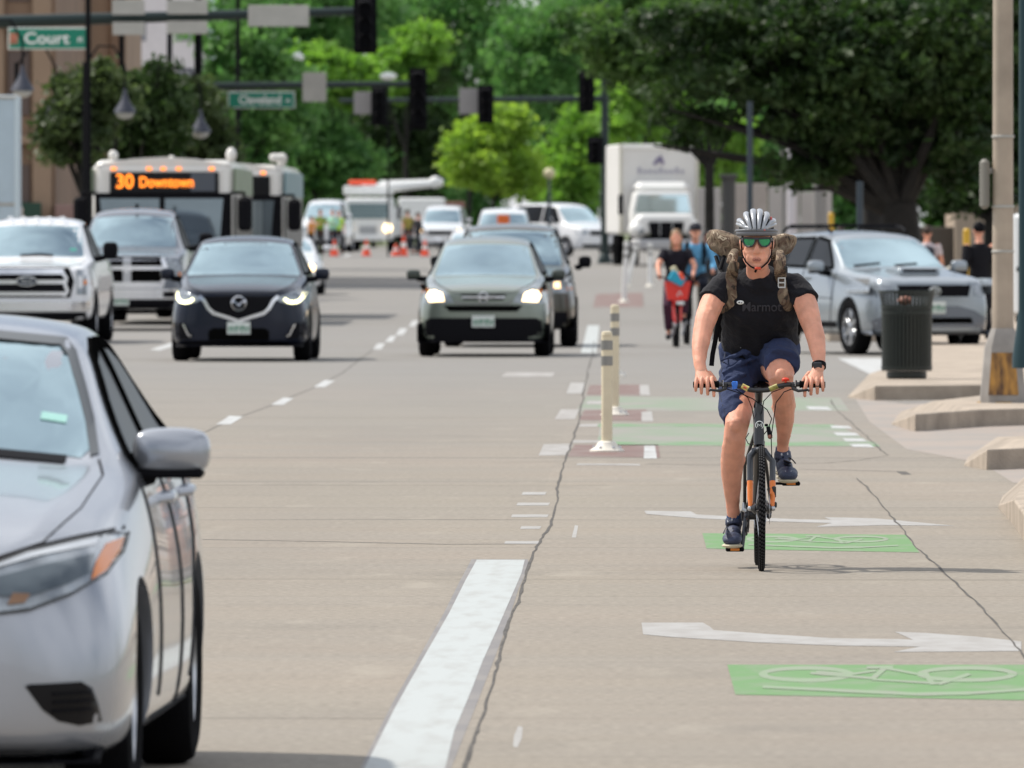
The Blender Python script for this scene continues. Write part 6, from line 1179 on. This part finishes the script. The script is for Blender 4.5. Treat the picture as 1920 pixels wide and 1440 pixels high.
m.tube([L(1397, 672, .87), L(1388, 705, .76), L(1380, 740, .66), L(1378, 768, .565), L(1380, 789, .50)], [.105, .108, .096, .080, .0685], 18); m.tube([L(1450, 672, .87), L(1459, 668, .72), L(1465, 672, .57), L(1466, 683, .435)], [.105, .105, .099, .0885], 18)
for (a, b) in (((1350, 676, .70), (1440, 650, .66)), ((1352, 700, .66), (1425, 668, .68)), ((1352, 724, .59), (1400, 700, .62)), ((1360, 752, .52), (1395, 735, .56)), ((1440, 660, .56), (1490, 652, .58))):
    p, q = L(*a), L(*b); mid = p.lerp(q, .5) - Vector((0, .012, -.006)); m.tube([p, mid, q], [.006, .016, .006], 8)
shm = remesh(m, 'shorts', .0065, 4); folds(shm, .011, 8, 13, 7.7); link('shorts', shm, NAVYSH, rider); S2 = surf(rider, shm)
def xz(px, py, dd=58.2): return ((px - VX) * dd / F - X0, CH - (py - VY) * dd / F)
S2.strip('seam', [xz(1362, 655), xz(1352, 700), xz(1350, 740), xz(1360, 780)], .004, mat('seam_navy', (.012, .018, .045), .8), 'front', .002); S2.strip('pocket_edge', [xz(1490, 655), xz(1497, 668)], .006, MATS['seam_navy'], 'front', .003); MB().box(L(1393, 651, .66), (.03, .01, .008), .003).build('belt_buckle', M_RIM, rider)
# chest lettering
tm = text_mesh('Marmot', .068, .0008, .0008); V = [v.co.copy() for v in tm.vertices]; cx, cz = xz(1428, 576)
for v in tm.vertices:
    x, z = cx + v.co.x * .92, cz + v.co.y; h, d_ = SS_.hit(x, z, 'front'); v.co = (x, h.y - .003 - (.001 if v.co.z > 0 else 0), z)
tm.materials.clear(); link('chest_lettering', tm, mat('faint_letter_grey', (.032, .032, .042), .7), shirt)
mb = MB(); h, _ = SS_.hit(*xz(1388, 567), 'front'); mb.ball((h.x, h.y - .012, h.z), (.019, .005, .011), 14, None); k = mb.build('oval_badge', M_WHITELET, shirt); mb = MB(); mb.box((h.x - .006, h.y - .018, h.z), (.007, .003, .007), .001); mb.box((h.x + .006, h.y - .018, h.z - .002), (.008, .003, .003), .001); mb.build('badge_mark', M_BLACK, k)
# shoes
def shoe(pts, sole, collar, sock):
    m = MB()
    for (px, py, dy, r) in pts: m.ball(L(px, py, dy), r, 16)
    m.tube([L(*c[:3]) for c in collar], [c[3] for c in collar], 14)
    o = link('shoe', remesh(m, 'shoe', .006, 4), mat('navy_trainer', (.030, .042, .085), .5, var=.3, vscale=20, bump=.3, bscale=160), rider); s = surf(rider, o.data)
    m = MB()
    for (px, py, dy, r) in sole: m.ball(L(px, py, dy), r, 16)
    link('sole', remesh(m, 'sole', .006, 3), mat('cream_sole', (.55, .50, .36), .6), o); m = MB(); m.tube([L(*c[:3]) for c in sock], [c[3] for c in sock], 12); m.build('sock', mat('blue_sock', (.02, .06, .16), .8), rider); return o, s
o, s = shoe([(1376, 988, .715, (.040, .055, .05)), (1375, 1000, .62, (.043, .07, .042)), (1373, 1010, .53, (.052, .075, .036)), (1373, 1013, .485, (.050, .055, .028))], [(1376, 1007, .70, (.041, .065, .018)), (1374, 1018, .60, (.046, .09, .014)), (1373, 1023, .51, (.056, .085, .014))], [(1376, 972, .70, .044), (1376, 985, .69, .046)], [(1376, 962, .685, .036), (1376, 975, .692, .038)])
LACE = mat('dark_lace', (.010, .012, .025), .8); HL = mat('grey_highlight', (.42, .44, .48), .5)
for y in (984, 990, 996): s.strip('lace', [xz(1364, y + 3), xz(1375, y), xz(1387, y + 3)], .007, LACE, 'front', .004, o)
s.strip('tongue_tab', [xz(1364, 979), xz(1374, 975)], .010, HL, 'front', .003, o); s.strip('side_stripe', [xz(1356, 1000), xz(1362, 988)], .008, HL, 'front', .003, o)
o, s = shoe([(1467, 866, .74, (.040, .055, .05)), (1471, 876, .65, (.044, .07, .045)), (1477, 887, .56, (.053, .075, .037)), (1478, 891, .51, (.050, .055, .030))], [(1467, 886, .73, (.041, .065, .018)), (1472, 895, .63, (.047, .09, .015)), (1478, 901, .545, (.057, .085, .014))], [(1467, 846, .725, .043), (1468, 862, .715, .047)], [(1467, 838, .715, .034), (1467, 850, .722, .038)])
for y in (858, 864, 870): s.strip('lace', [xz(1456, y + 3), xz(1470, y), xz(1484, y + 4)], .007, LACE, 'front', .004, o)
s.strip('tongue_tab', [xz(1465, 853), xz(1479, 852)], .012, HL, 'front', .003, o); s.strip('toe_flash', [xz(1472, 883), xz(1484, 883)], .005, HL, 'front', .003, o); m = MB(); m.tube([L(1480, 858, .62), L(1486, 862, .60), L(1492, 869, .60)], .0035, 6); m.build('loose_lace', LACE, o)
# watch, hair
m = MB(); m.tube([L(1535.5, 682, .224), L(1535.5, 689, .212)], [(.0365, .0365)] * 2, 20); w = m.build('watch', M_BLACK, rider); MB().box(L(1533, 685, .182), (.045, .012, .034), .006).build('watch_face', mat('watch_glass', (.02, .022, .03), .1), w)
m = MB(); m.tube([L(1530 + 7 * math.cos(0), 0, 0)] * 0 + [L(1531.5, 725, .108), L(1537, 725, .108)], .0117, 12) if False else None
m = MB(); m.lathe([(.0102, -.0025), (.0116, -.0025), (.0116, .0025), (.0102, .0025)], 16, (0, 0, 0), 'z', closed=True); k = m.build('ring', mat('dark_ring', (.06, .05, .04), .3, .8), rider); k.location = L(1532, 724, .120)
m = MB(); m.ball(H(1419, 442, .46), (.080, .098, .088), 18)
for s in (-1, 1): m.tube([H(1419 + s * 27, 440, .42), H(1419 + s * 27.5, 455, .43)], [.008, .005], 8)
link('hair', remesh(m, 'hair', .007, 2), M_HAIR, rider)
# helmet: dark inner shell, silver ribs and rim, straps
c = H(1418, 432, .455); hx, hy, hz = .101, .138, .099
m = MB(); m.ball(c, (hx * .90, hy * .90, hz * .87), 28); me_ = m.mesh('helmet', 180)
bm = bmesh.new(); bm.from_mesh(me_); bmesh.ops.bisect_plane(bm, geom=bm.verts[:] + bm.edges[:] + bm.faces[:], plane_co=c + Vector((0, 0, -.012)), plane_no=Vector((0, -.10, 1)), clear_inner=True); bmesh.ops.holes_fill(bm, edges=bm.edges); bm.to_mesh(me_); bm.free(); smooth_mesh(me_, 60)
helmet = link('helmet', me_, mat('helmet_liner', (.012, .012, .014), .7), rider)
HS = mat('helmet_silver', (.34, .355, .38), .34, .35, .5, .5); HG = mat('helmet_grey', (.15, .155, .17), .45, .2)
def on(az, el, k=1.): return c + Vector((hx * math.cos(el) * math.sin(az), -hy * math.cos(el) * math.cos(az), hz * math.sin(el))) * k
for i, x in enumerate((-.86, -.52, -.17, .17, .52, .86)):        # ribs run from the brow over the crown to the back
    pts = []; a0 = x * .55
    for j in range(15):
        t = R(4) + j / 14 * R(168); xx = hx * (a0 + (x - a0) * min(1, math.sin(t) * 1.15)); e = math.sqrt(max(.04, 1 - (xx / hx) ** 2)); pts.append(c + Vector((xx, -hy * e * math.cos(t), hz * e * math.sin(t) * (1.02 if abs(x) < .5 else 1.0) + .002)))
    m = MB(); r = .0130 if abs(x) < .6 else .0125; m.tube(pts, [(r * (.72 + .5 * math.sin(math.pi * j / 14)), .011) for j in range(15)], 10, dome=True); m.build('rib', HS if i % 2 == 0 or abs(x) > .9 else HS, helmet, 80)
for el, r, z in ((-.02, .0070, -.002), (.30, .008, 0)):
    n = 40; m = MB(); pts = [on(2 * math.pi * k / n, el, 1.02 if z else 1.0) + Vector((0, 0, z + (.006 * math.cos(2 * math.pi * k / n) if z else 0))) for k in range(n + 1)]
    if z: m.tube(pts, [(r * 1.1, r * 1.15)] * len(pts), 10); m.build('rim', HG, helmet, 80)
    else:
        for sg in (-1, 1): m.tube([on(sg * a, e_, 1.0) for a, e_ in ((.25, .06), (.6, .16), (1.0, .27), (1.4, .33), (1.9, .36))], .0115, 8)
        m.build('side_bar', HS, helmet, 80)
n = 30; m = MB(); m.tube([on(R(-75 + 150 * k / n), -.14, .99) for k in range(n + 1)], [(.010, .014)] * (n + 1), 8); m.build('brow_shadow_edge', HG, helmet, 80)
m = MB(); m.box(on(R(62), .62, 1.03), (.012, .018, .022), .004); m.box(on(R(22), .02, 1.09), (.009, .006, .006), .002); m.build('red_decal', mat('coral_red', (.62, .14, .13), .5), helmet)
m = MB()
for sg in (-1, 1): m.tube([H(1419 + sg * 29.5, 446, .415), H(1419 + sg * 29, 462, .415), H(1419 + sg * 27, 478, .405), H(1419 + sg * 21, 491, .385), H(1419 + sg * 11, 500, .352), H(1419 + sg * 3 + 2, 504.5, .345)], [(.0038, .006)] * 6, 8)
m.tube([H(1398, 497, .44), H(1405, 498, .395), H(1412, 501, .362), H(1420, 504.5, .344)], [(.004, .006)] * 4, 8); m.build('chin_strap', M_BLACK, helmet)
m = MB(); m.box(H(1421, 503, .338), (.034, .010, .013), .004, None); m.build('buckle', mat('buckle_red', (.68, .07, .03), .4), helmet); m = MB(); m.tube([H(1418, 505, .34), H(1416, 510, .35)], .006, 6); m.build('strap_end', M_BLACK, helmet)
# sunglasses
FR = mat('sunglass_frame', (.035, .038, .045), .4); GL = mat('green_mirror_lens', (.005, .19, .055), .12, .6, .6, .5, var=.35, vscale=22)
m = MB()
for s in (-1, 1): 
    out = [(3.5, 447.5), (14, 447), (24.5, 446.5), (26, 452), (23, 459), (17, 462.6), (9, 461.5), (5, 457), (3.2, 452)]
    pl = [H(1419 + s * a, b, .326 + .00006 * a * a) for a, b in out]; n = len(pl); mm = MB(); mm.v = [tuple(p) for p in pl] + [tuple(p + Vector((0, .005, 0))) for p in pl]; mm.f = [tuple(range(n)), tuple(range(n, 2 * n))[::-1]] + [(i, (i + 1) % n, n + (i + 1) % n, n + i) for i in range(n)]; mm.m = [0] * len(mm.f)
    if s < 0: sun = MB()
    if s < 0: lens_l = mm
    else: lens_r = mm
    m.tube([p - Vector((0, .002, 0)) for p in pl + pl[:1]], .0042, 8); m.tube([H(1419 + s * 25, 447.5, .362), H(1419 + s * 28, 449, .38), H(1419 + s * 30, 452, .47)], [(.004, .007)] * 3, 8)
m.tube([H(1415, 449.5, .322), H(1419, 448.5, .320), H(1423, 449.5, .322)], .0045, 8); m.tube([H(1394, 446.2, .358), H(1406, 446.4, .330), H(1419, 447.4, .322), H(1432, 446.4, .330), H(1444, 446.2, .358)], .0045, 8)
sun = m.build('sunglasses', FR, rider, 70); lens_l.build('lens', GL, sun, 40); lens_r.build('lens', GL, sun, 40)

# ---- backpack in camouflage cloth, worn by the rider
CAMO = bpy.data.materials.new('camouflage_cloth'); CAMO.use_nodes = True; nt = CAMO.node_tree; b = nt.nodes['Principled BSDF']; b.inputs['Roughness'].default_value = .85
tcn = nt.nodes.new('ShaderNodeTexCoord'); n1 = nt.nodes.new('ShaderNodeTexNoise'); n1.inputs['Scale'].default_value = 17; n1.inputs['Detail'].default_value = 3; n1.inputs['Distortion'].default_value = 1.2
mp = nt.nodes.new('ShaderNodeMapping'); mp.inputs['Scale'].default_value = (1.2, 1, .7); nt.links.new(tcn.outputs['Object'], mp.inputs[0]); nt.links.new(mp.outputs[0], n1.inputs['Vector'])
r_ = nt.nodes.new('ShaderNodeValToRGB'); r_.color_ramp.interpolation = 'CONSTANT'; e = r_.color_ramp.elements; e[0].position = 0; e[0].color = (.035, .026, .018, 1); e[1].position = .40; e[1].color = (.13, .082, .056, 1)
for p_, cc in ((.47, (.17, .128, .085)), (.54, (.27, .20, .135)), (.61, (.12, .075, .05)), (.67, (.48, .40, .29))): q = e.new(p_); q.color = (*cc, 1)
nt.links.new(n1.outputs['Fac'], r_.inputs['Fac']); nt.links.new(r_.outputs['Color'], b.inputs['Base Color'])
pack = thing('backpack', 'camouflage backpack with a rolled top worn on the back of the cyclist', 'backpack', loc)
m = MB(); m.box(L(1422, 560, .86), (.30, .20, .46), .07); m.box(L(1421, 480, .82), (.24, .18, .18), .06); o = m.build('bag', mat('pack_black', (.016, .016, .018), .8), pack, 70)
m = MB(); m.tube([L(1331, 441, .76), L(1343, 443, .74), L(1358, 448, .72), L(1372, 455, .70), L(1385, 464, .70), L(1400, 470, .70)], [(.020, .030), (.034, .038), (.038, .042), (.036, .045), (.034, .045), (.03, .04)], 14, (0, 1, 0), dome=True)
m.tube([L(1328, 452, .74), L(1336, 462, .73), L(1352, 470, .72), L(1372, 480, .70)], [.012, .022, .026, .02], 10, dome=True)
m.tube([L(1440, 462, .72), L(1456, 455, .72), L(1472, 449, .73), L(1486, 449, .74)], [.04, .04, .034, .024], 14, dome=True); m.tube([L(1450, 478, .70), L(1464, 472, .70), L(1478, 466, .72), L(1488, 455, .74)], [.03, .028, .026, .016], 10, dome=True)
link('rolled_top', remesh(m, 'rolled_top', .007, 3), CAMO, pack)
for pts in ([(1378, 470, .64), (1374, 480, .60), (1372, 492, .585)], [(1462, 472, .66), (1464, 484, .61), (1463, 496, .58)]):
    m = MB(); m.tube([L(*p) for p in pts], [(.022, .013), (.028, .014), (.031, .014)], 10, dome=True); link('shoulder_pad', remesh(m, 'shoulder_pad', .006, 2), CAMO, pack)
SP = surf(pack, sm)
def strap(name, pts, w_, m_, off, th=.02): return SP.strip(name, [xz(*p) for p in pts], w_, m_, 'front', off, pack, thick=th, step=.03)
m = MB()
def padded(pts):
    q = []
    for (px, py) in pts: h, _ = SP.hit(*xz(px, py), 'front'); q.append(h + Vector((0, -.004, 0)))
    return q
for pts in ([(1378, 492), (1374, 505), (1371, 520), (1370, 540), (1372, 556), (1368, 570), (1361, 580), (1355, 586)], [(1458, 490), (1462, 505), (1464, 520), (1465, 535), (1467, 550), (1471, 565), (1476, 575), (1481, 580)]):
    m = MB(); m.tube(padded(pts), [(.027, .009), (.033, .009), (.033, .009), (.032, .009), (.033, .009), (.033, .009), (.031, .008), (.022, .008)], 12, dome=True); link('shoulder_strap', remesh(m, 'shoulder_strap', .0055, 2), CAMO, pack)
m = MB(); h, _ = SP.hit(*xz(1465.5, 530), 'front'); y = h.y - .024
for dz in (-.024, 0, .024): m.box((h.x, y, h.z + dz), (.036, .006, .008), .002)
for dx in (-.017, .017): m.box((h.x + dx, y, h.z), (.007, .006, .056), .002)
m.build('strap_buckle', mat('pale_buckle', (.62, .63, .62), .35, .3), pack)
for a in ([(1350, 588, .60), (1346, 610, .63), (1341, 640, .66), (1336, 665, .67), (1334, 686, .67)], [(1353, 582, .60), (1350, 600, .68), (1352, 640, .80)], [(1482, 580, .60), (1492, 596, .66), (1500, 612, .74), (1490, 640, .84)]):
    m = MB(); m.tube([L(*p) for p in a], [(.0125, .0035)] * len(a), 8); m.build('loose_webbing', M_BLACK, pack)
for a in ([(1342, 480, .74), (1348, 500, .66), (1356, 512, .62)], [(1362, 470, .72), (1356, 486, .68), (1350, 505, .64)]): m = MB(); m.tube([L(*p) for p in a], [(.010, .004)] * 3, 8); m.build('compression_strap', M_BLACK, pack)

# ---- the bicycle
bike = thing('bicycle', 'dark grey bicycle with orange lower fork legs ridden by the man in black', 'bicycle', loc)
BK = mat('bike_grey', (.045, .050, .060), .35, .3, .5, .4); BKB = mat('bike_black', (.012, .012, .014), .3, .1, .5, .3); ORG = mat('fork_orange', (.78, .19, .015), .35, 0, .5, .4)
RW = .317; ax = lambda y: Vector((-.007 * y, y, RW))
def wheel(y):
    c = ax(y); m = MB(); tr = .0195; n = 14; prof = [(RW - tr + tr * math.cos(2 * math.pi * k / n), tr * .92 * math.sin(2 * math.pi * k / n)) for k in range(n)]
    m.lathe([(RW - .048, -.012), (RW - .034, -.013), (RW - .034, .013), (RW - .048, .012)], 48, c, 'x', closed=True); w = m.build('wheel', BKB, bike, 40)
    m = MB(); m.lathe(prof, 64, c, 'x', closed=True); tyre = m.build('tyre', M_TYRE, w, 60); m = MB()
    for k in range(90):
        a = 2 * math.pi * k / 90
        for q, off in ((-.010, .0), (.010, .5), (0, .25)):
            M = Matrix.Translation(c) @ Matrix.Rotation(a + off * .0698, 4, 'X'); m.box((q, 0, RW + (.0008 if q == 0 else -.0018)), (.0065, .011, .004), .001, M)
    m.build('tread', mat('tread_rubber', (.028, .028, .03), .8), tyre)
    m = MB()
    for k in range(28):
        a = 2 * math.pi * k / 28; sx = .028 if k % 2 else -.028; m.tube([c + Vector((sx, .018 * math.cos(a + .6), .018 * math.sin(a + .6))), c + Vector((0, (RW - .046) * math.cos(a), (RW - .046) * math.sin(a)))], .0011, 4)
    m.build('spokes', M_RIM, w); m = MB(); m.lathe([(.010, -.052), (.016, -.05), (.030, -.034), (.018, -.026), (.018, .026), (.030, .034), (.016, .05), (.010, .052)], 20, c, 'x'); m.build('hub', BKB, w)
    m = MB(); m.lathe([(.050, .040), (.080, .040), (.080, .0418), (.050, .0418)], 32, c, 'x', closed=True); m.build('brake_disc', M_RIM, w)
wheel(0); wheel(1.03)
hb, ht = L(1423.5, 836, .10), L(1423, 766, .172)
m = MB(); m.tube([hb, hb.lerp(ht, .5), ht], [.027, .025, .026], 16); m.tube([hb + Vector((0, .01, .02)), Vector((-.010, .38, .40)), Vector((-.013, .59, .285))], [.029, .031, .028], 14)
m.tube([ht - Vector((0, -.015, .02)), Vector((-.016, .74, .70))], [.022, .018], 12); bb = Vector((-.013, .60, .268)); m.tube([bb, Vector((-.017, .78, .80))], [.019, .017], 12); m.lathe([(.024, -.045), (.024, .045)], 16, bb, 'x')
for s in (-1, 1): m.tube([bb + Vector((s * .02, .03, 0)), Vector((s * .06 - .02, .8, .29)), ax(1.03) + Vector((s * .068, 0, 0))], .012, 8); m.tube([Vector((-.016 + s * .012, .75, .68)), Vector((s * .055 - .02, .92, .52)), ax(1.03) + Vector((s * .068, 0, 0))], .009, 8)
frame = m.build('frame', BKB, bike, 50)
m = MB(); lg = L(1424, 797, .118); lg.y = hb.lerp(ht, .55).y - .027; m.lathe([(.018, -.002), (.022, 0), (.022, .003), (.018, .004)], 24, (0, 0, 0), 'y', closed=True)
m.tube([(-.009, 0, -.008), (-.009, 0, .008), (0, 0, -.002), (.009, 0, .008), (.009, 0, -.008)], .0028, 6); k = m.build('head_badge', M_WHITELET, frame); k.location = lg
m = MB(); cr_ = hb + Vector((0, -.012, -.018)); m.ball(cr_, (.030, .030, .018), 14)
for s in (-1, 1): x = s * .057; m.tube([cr_, cr_ + Vector((s * .026, 0, -.006)), cr_ + Vector((s * .046, -.01, -.035)), Vector((x, .072, .555)), Vector((x, .050, .455))], [.017, .0175, .0175, .0165, .0155], 12)
fork = m.build('fork', BK, bike, 50)
for s in (-1, 1): x = s * .057; m = MB(); m.tube([Vector((x, .050, .455)), Vector((x, .022, .372)), Vector((s * .054, .004, .318))], [.0158, .0142, .0105], 12); m.build('orange_leg', ORG, fork, 50); MB().ball((s * .058, 0, .317), (.014, .014, .014), 10).build('axle_nut', M_RIM, fork)
MB().box(hb + Vector((0, -.040, -.012)), (.034, .012, .010), .004).build('crown_reflector', mat('grey_reflector', (.5, .5, .5), .3), fork)
m = MB(); m.box((.064, .035, .40), (.022, .035, .06), .006); m.box((.070, .03, .335), (.018, .03, .03), .005); m.tube([(.045, .04, .40), (.038, .04, .42)], .012, 8); m.build('brake_caliper', BKB, fork)
# handlebar group
m = MB(); st_ = L(1422.5, 732, .125); m.tube([ht, ht + Vector((0, .012, .045))], .017, 12); m.tube([ht + Vector((0, .010, .035)), st_], [.018, .021], 12); stem = m.build('stem', BKB, bike, 50)
bar = [(1300, 721.5, .175), (1345, 720.5, .165), (1372, 721, .145), (1390, 725, .130), (1406, 731, .125), (1422.5, 732.5, .123), (1440, 731, .125), (1456, 725, .130), (1474, 721, .145), (1502, 720.5, .165), (1547, 721.5, .175)]
m = MB(); m.tube([L(*p) for p in bar], .0128, 12); hbar = m.build('handlebar', BKB, bike, 60)
for s in (-1, 1):
    q = lambda a, b, c_: L(a if s < 0 else 2847 - a, b, c_)
    m = MB(); m.tube([q(1300, 721.5, .175), q(1345, 720.5, .165)], .0165, 14); m.tube([q(1344.5, 720.5, .165), q(1348, 720.5, .165)], .019, 14); m.build('grip', M_TYRE, hbar)
    m = MB(); m.box(q(1360, 722, .150), (.030, .035, .030), .008); m.tube([q(1361, 728, .128), q(1350, 733, .112), q(1332, 731, .110), q(1330, 734, .110)], [.009, .0075, .006, .006], 8); m.tube([q(1354, 713, .16), q(1355, 729, .15)], .004, 6); k = m.build('brake_lever', BKB, hbar)
    m = MB(); m.box(q(1356, 718, .138), (.004, .012, .030), .001); m.build('lever_clamp', M_RIM, k)
MB().tube([L(1376, 716, .135), L(1378, 729, .135)], [.013, .014], 10).build('blue_light_mount', mat('blue_silicone', (.03, .16, .62), .4), hbar)
m = MB(); m.lathe([(.0165, -.014), (.020, -.012), (.020, .012), (.0165, .014)], 18, (0, 0, 0), 'x', closed=True); k = m.build('blue_band', MATS['blue_silicone'], hbar); k.location = L(1378, 722, .142)
m = MB(); m.ball(L(1473, 711, .140), (.019, .014, .009), 12); m.tube([L(1466, 714, .14), L(1480, 712, .14)], .005, 6); m.tube([L(1473, 712, .14), L(1473, 718, .145)], .006, 6); m.build('red_bell', mat('red_bell_paint', (.78, .05, .02), .35), hbar)
for x0, y0, x1, y1, cc, nm in ((1391, 723.5, 1403, 729.5, (.70, .55, .18), 'sticker_yellow'), (1443, 730, 1458, 723.5, (.30, .26, .06), 'sticker_olive')): m = MB(); m.tube([L(x0, y0, .127), L(x1, y1, .1235)], .0142, 12); k = m.build('bar_sticker', mat(nm, cc, .5, var=.5, vscale=60), hbar)
m = MB(); m.tube([L(1394.5, 725.5, .112), L(1400, 728, .110)], [.006, .006], 8); m.build('sticker_spot', mat('sticker_red', (.55, .10, .04), .5), hbar)
m = MB()
for a in ([(1362, 729, .125), (1390, 738, .09), (1412, 748, .095), (1438, 768, .10), (1447, 785, .12), (1440, 805, .13), (1432, 815, .14)], [(1485, 729, .125), (1470, 735, .09), (1455, 755, .08), (1450, 790, .07), (1446, 820, .07), (1448, 880, .06), (1450, 925, .05)],
          [(1380, 730, .12), (1402, 745, .1), (1410, 765, .12), (1414, 790, .16)], [(1470, 727, .12), (1448, 735, .1), (1432, 752, .1), (1428, 775, .13)], [(1404, 812, .3), (1398, 822, .28), (1403, 832, .26), (1414, 834, .22)], [(1401, 900, .3), (1396, 930, .4), (1399, 948, .5), (1404, 955, .56)]): m.tube([L(*p) for p in a], .0026, 6)
m.build('cables', M_BLACK, bike)
m = MB(); m.box(L(1437, 797, .13), (.018, .02, .014), .004); m.tube([L(1440, 800, .13), L(1444, 818, .12)], [.010, .013], 8); m.build('light_bracket', M_BLACK, bike); MB().ball(L(1444, 819, .105), (.013, .010, .012), 10).build('amber_reflector', mat('dull_amber', (.35, .14, .09), .3), bike)
m = MB(); m.ball(Vector((-.018, .80, .925)), (.07, .14, .032), 16); m.tube([(-.017, .78, .78), (-.018, .80, .91)], .014, 10); m.ball(Vector((-.018, .66, .92)), (.025, .07, .022), 12); m.build('saddle', M_BLACK, bike)
# cranks, pedals, drivetrain
m = MB(); m.lathe([(.062, -.052), (.088, -.052), (.09, -.049), (.088, -.046), (.062, -.046)], 36, bb, 'x', closed=True)
for k in range(4): a = k * 1.571 + .4; m.tube([bb + Vector((-.049, 0, 0)), bb + Vector((-.049, .07 * math.cos(a), .07 * math.sin(a)))], .008, 6)
m.build('chainring', BKB, bike)
pl, pr = L(1378, 1030, .585), L(1483, 906.5, .60)
for s, p in ((-1, pl), (1, pr)):
    m = MB(); x0, x1 = bb.x + s * .058, bb.x + s * .082; m.tube([(x0, bb.y, bb.z), (x0 + s * .012, (bb.y + p.y) / 2, (bb.z + p.z) / 2), (x1, p.y, p.z)], [(.013, .011), (.011, .009), (.012, .010)], 10); m.ball((x0, bb.y, bb.z), (.014, .02, .02), 12); crank = m.build('crank', BK, bike)
    m = MB(); m.box(p, (.095, .075, .022), .006); m.tube([(x1, p.y, p.z), p], .007, 8)
    for k in (-.03, -.01, .01, .03): m.box(p + Vector((k, -.039, 0)), (.006, .006, .020), .001)
    pd = m.build('pedal', M_BLACK, crank); m = MB(); m.box(p + Vector((0, -.041, 0)), (.046, .008, .013), .002); m.build('pedal_reflector', mat('pedal_amber', (.80, .26, .03), .3), pd)
m = MB(); c = ax(1.03); 
for k in range(6): m.lathe([(.026 + .006 * k, 0), (.026 + .006 * k, .003)], 24, c + Vector((-.05 + .006 * k, 0, 0)), 'x')
m.box(c + Vector((-.075, .02, -.06)), (.03, .04, .06), .008); m.box(c + Vector((-.06, -.01, -.13)), (.014, .05, .07), .006); m.build('derailleur', BKB, bike)
m = MB()
for q in (.09, -.085): m.tube([bb + Vector((-.049, 0, q)), c + Vector((-.045, 0, q * .5))], .0045, 6)
m.build('chain', mat('chain_steel', (.12, .11, .10), .4, .8), bike)
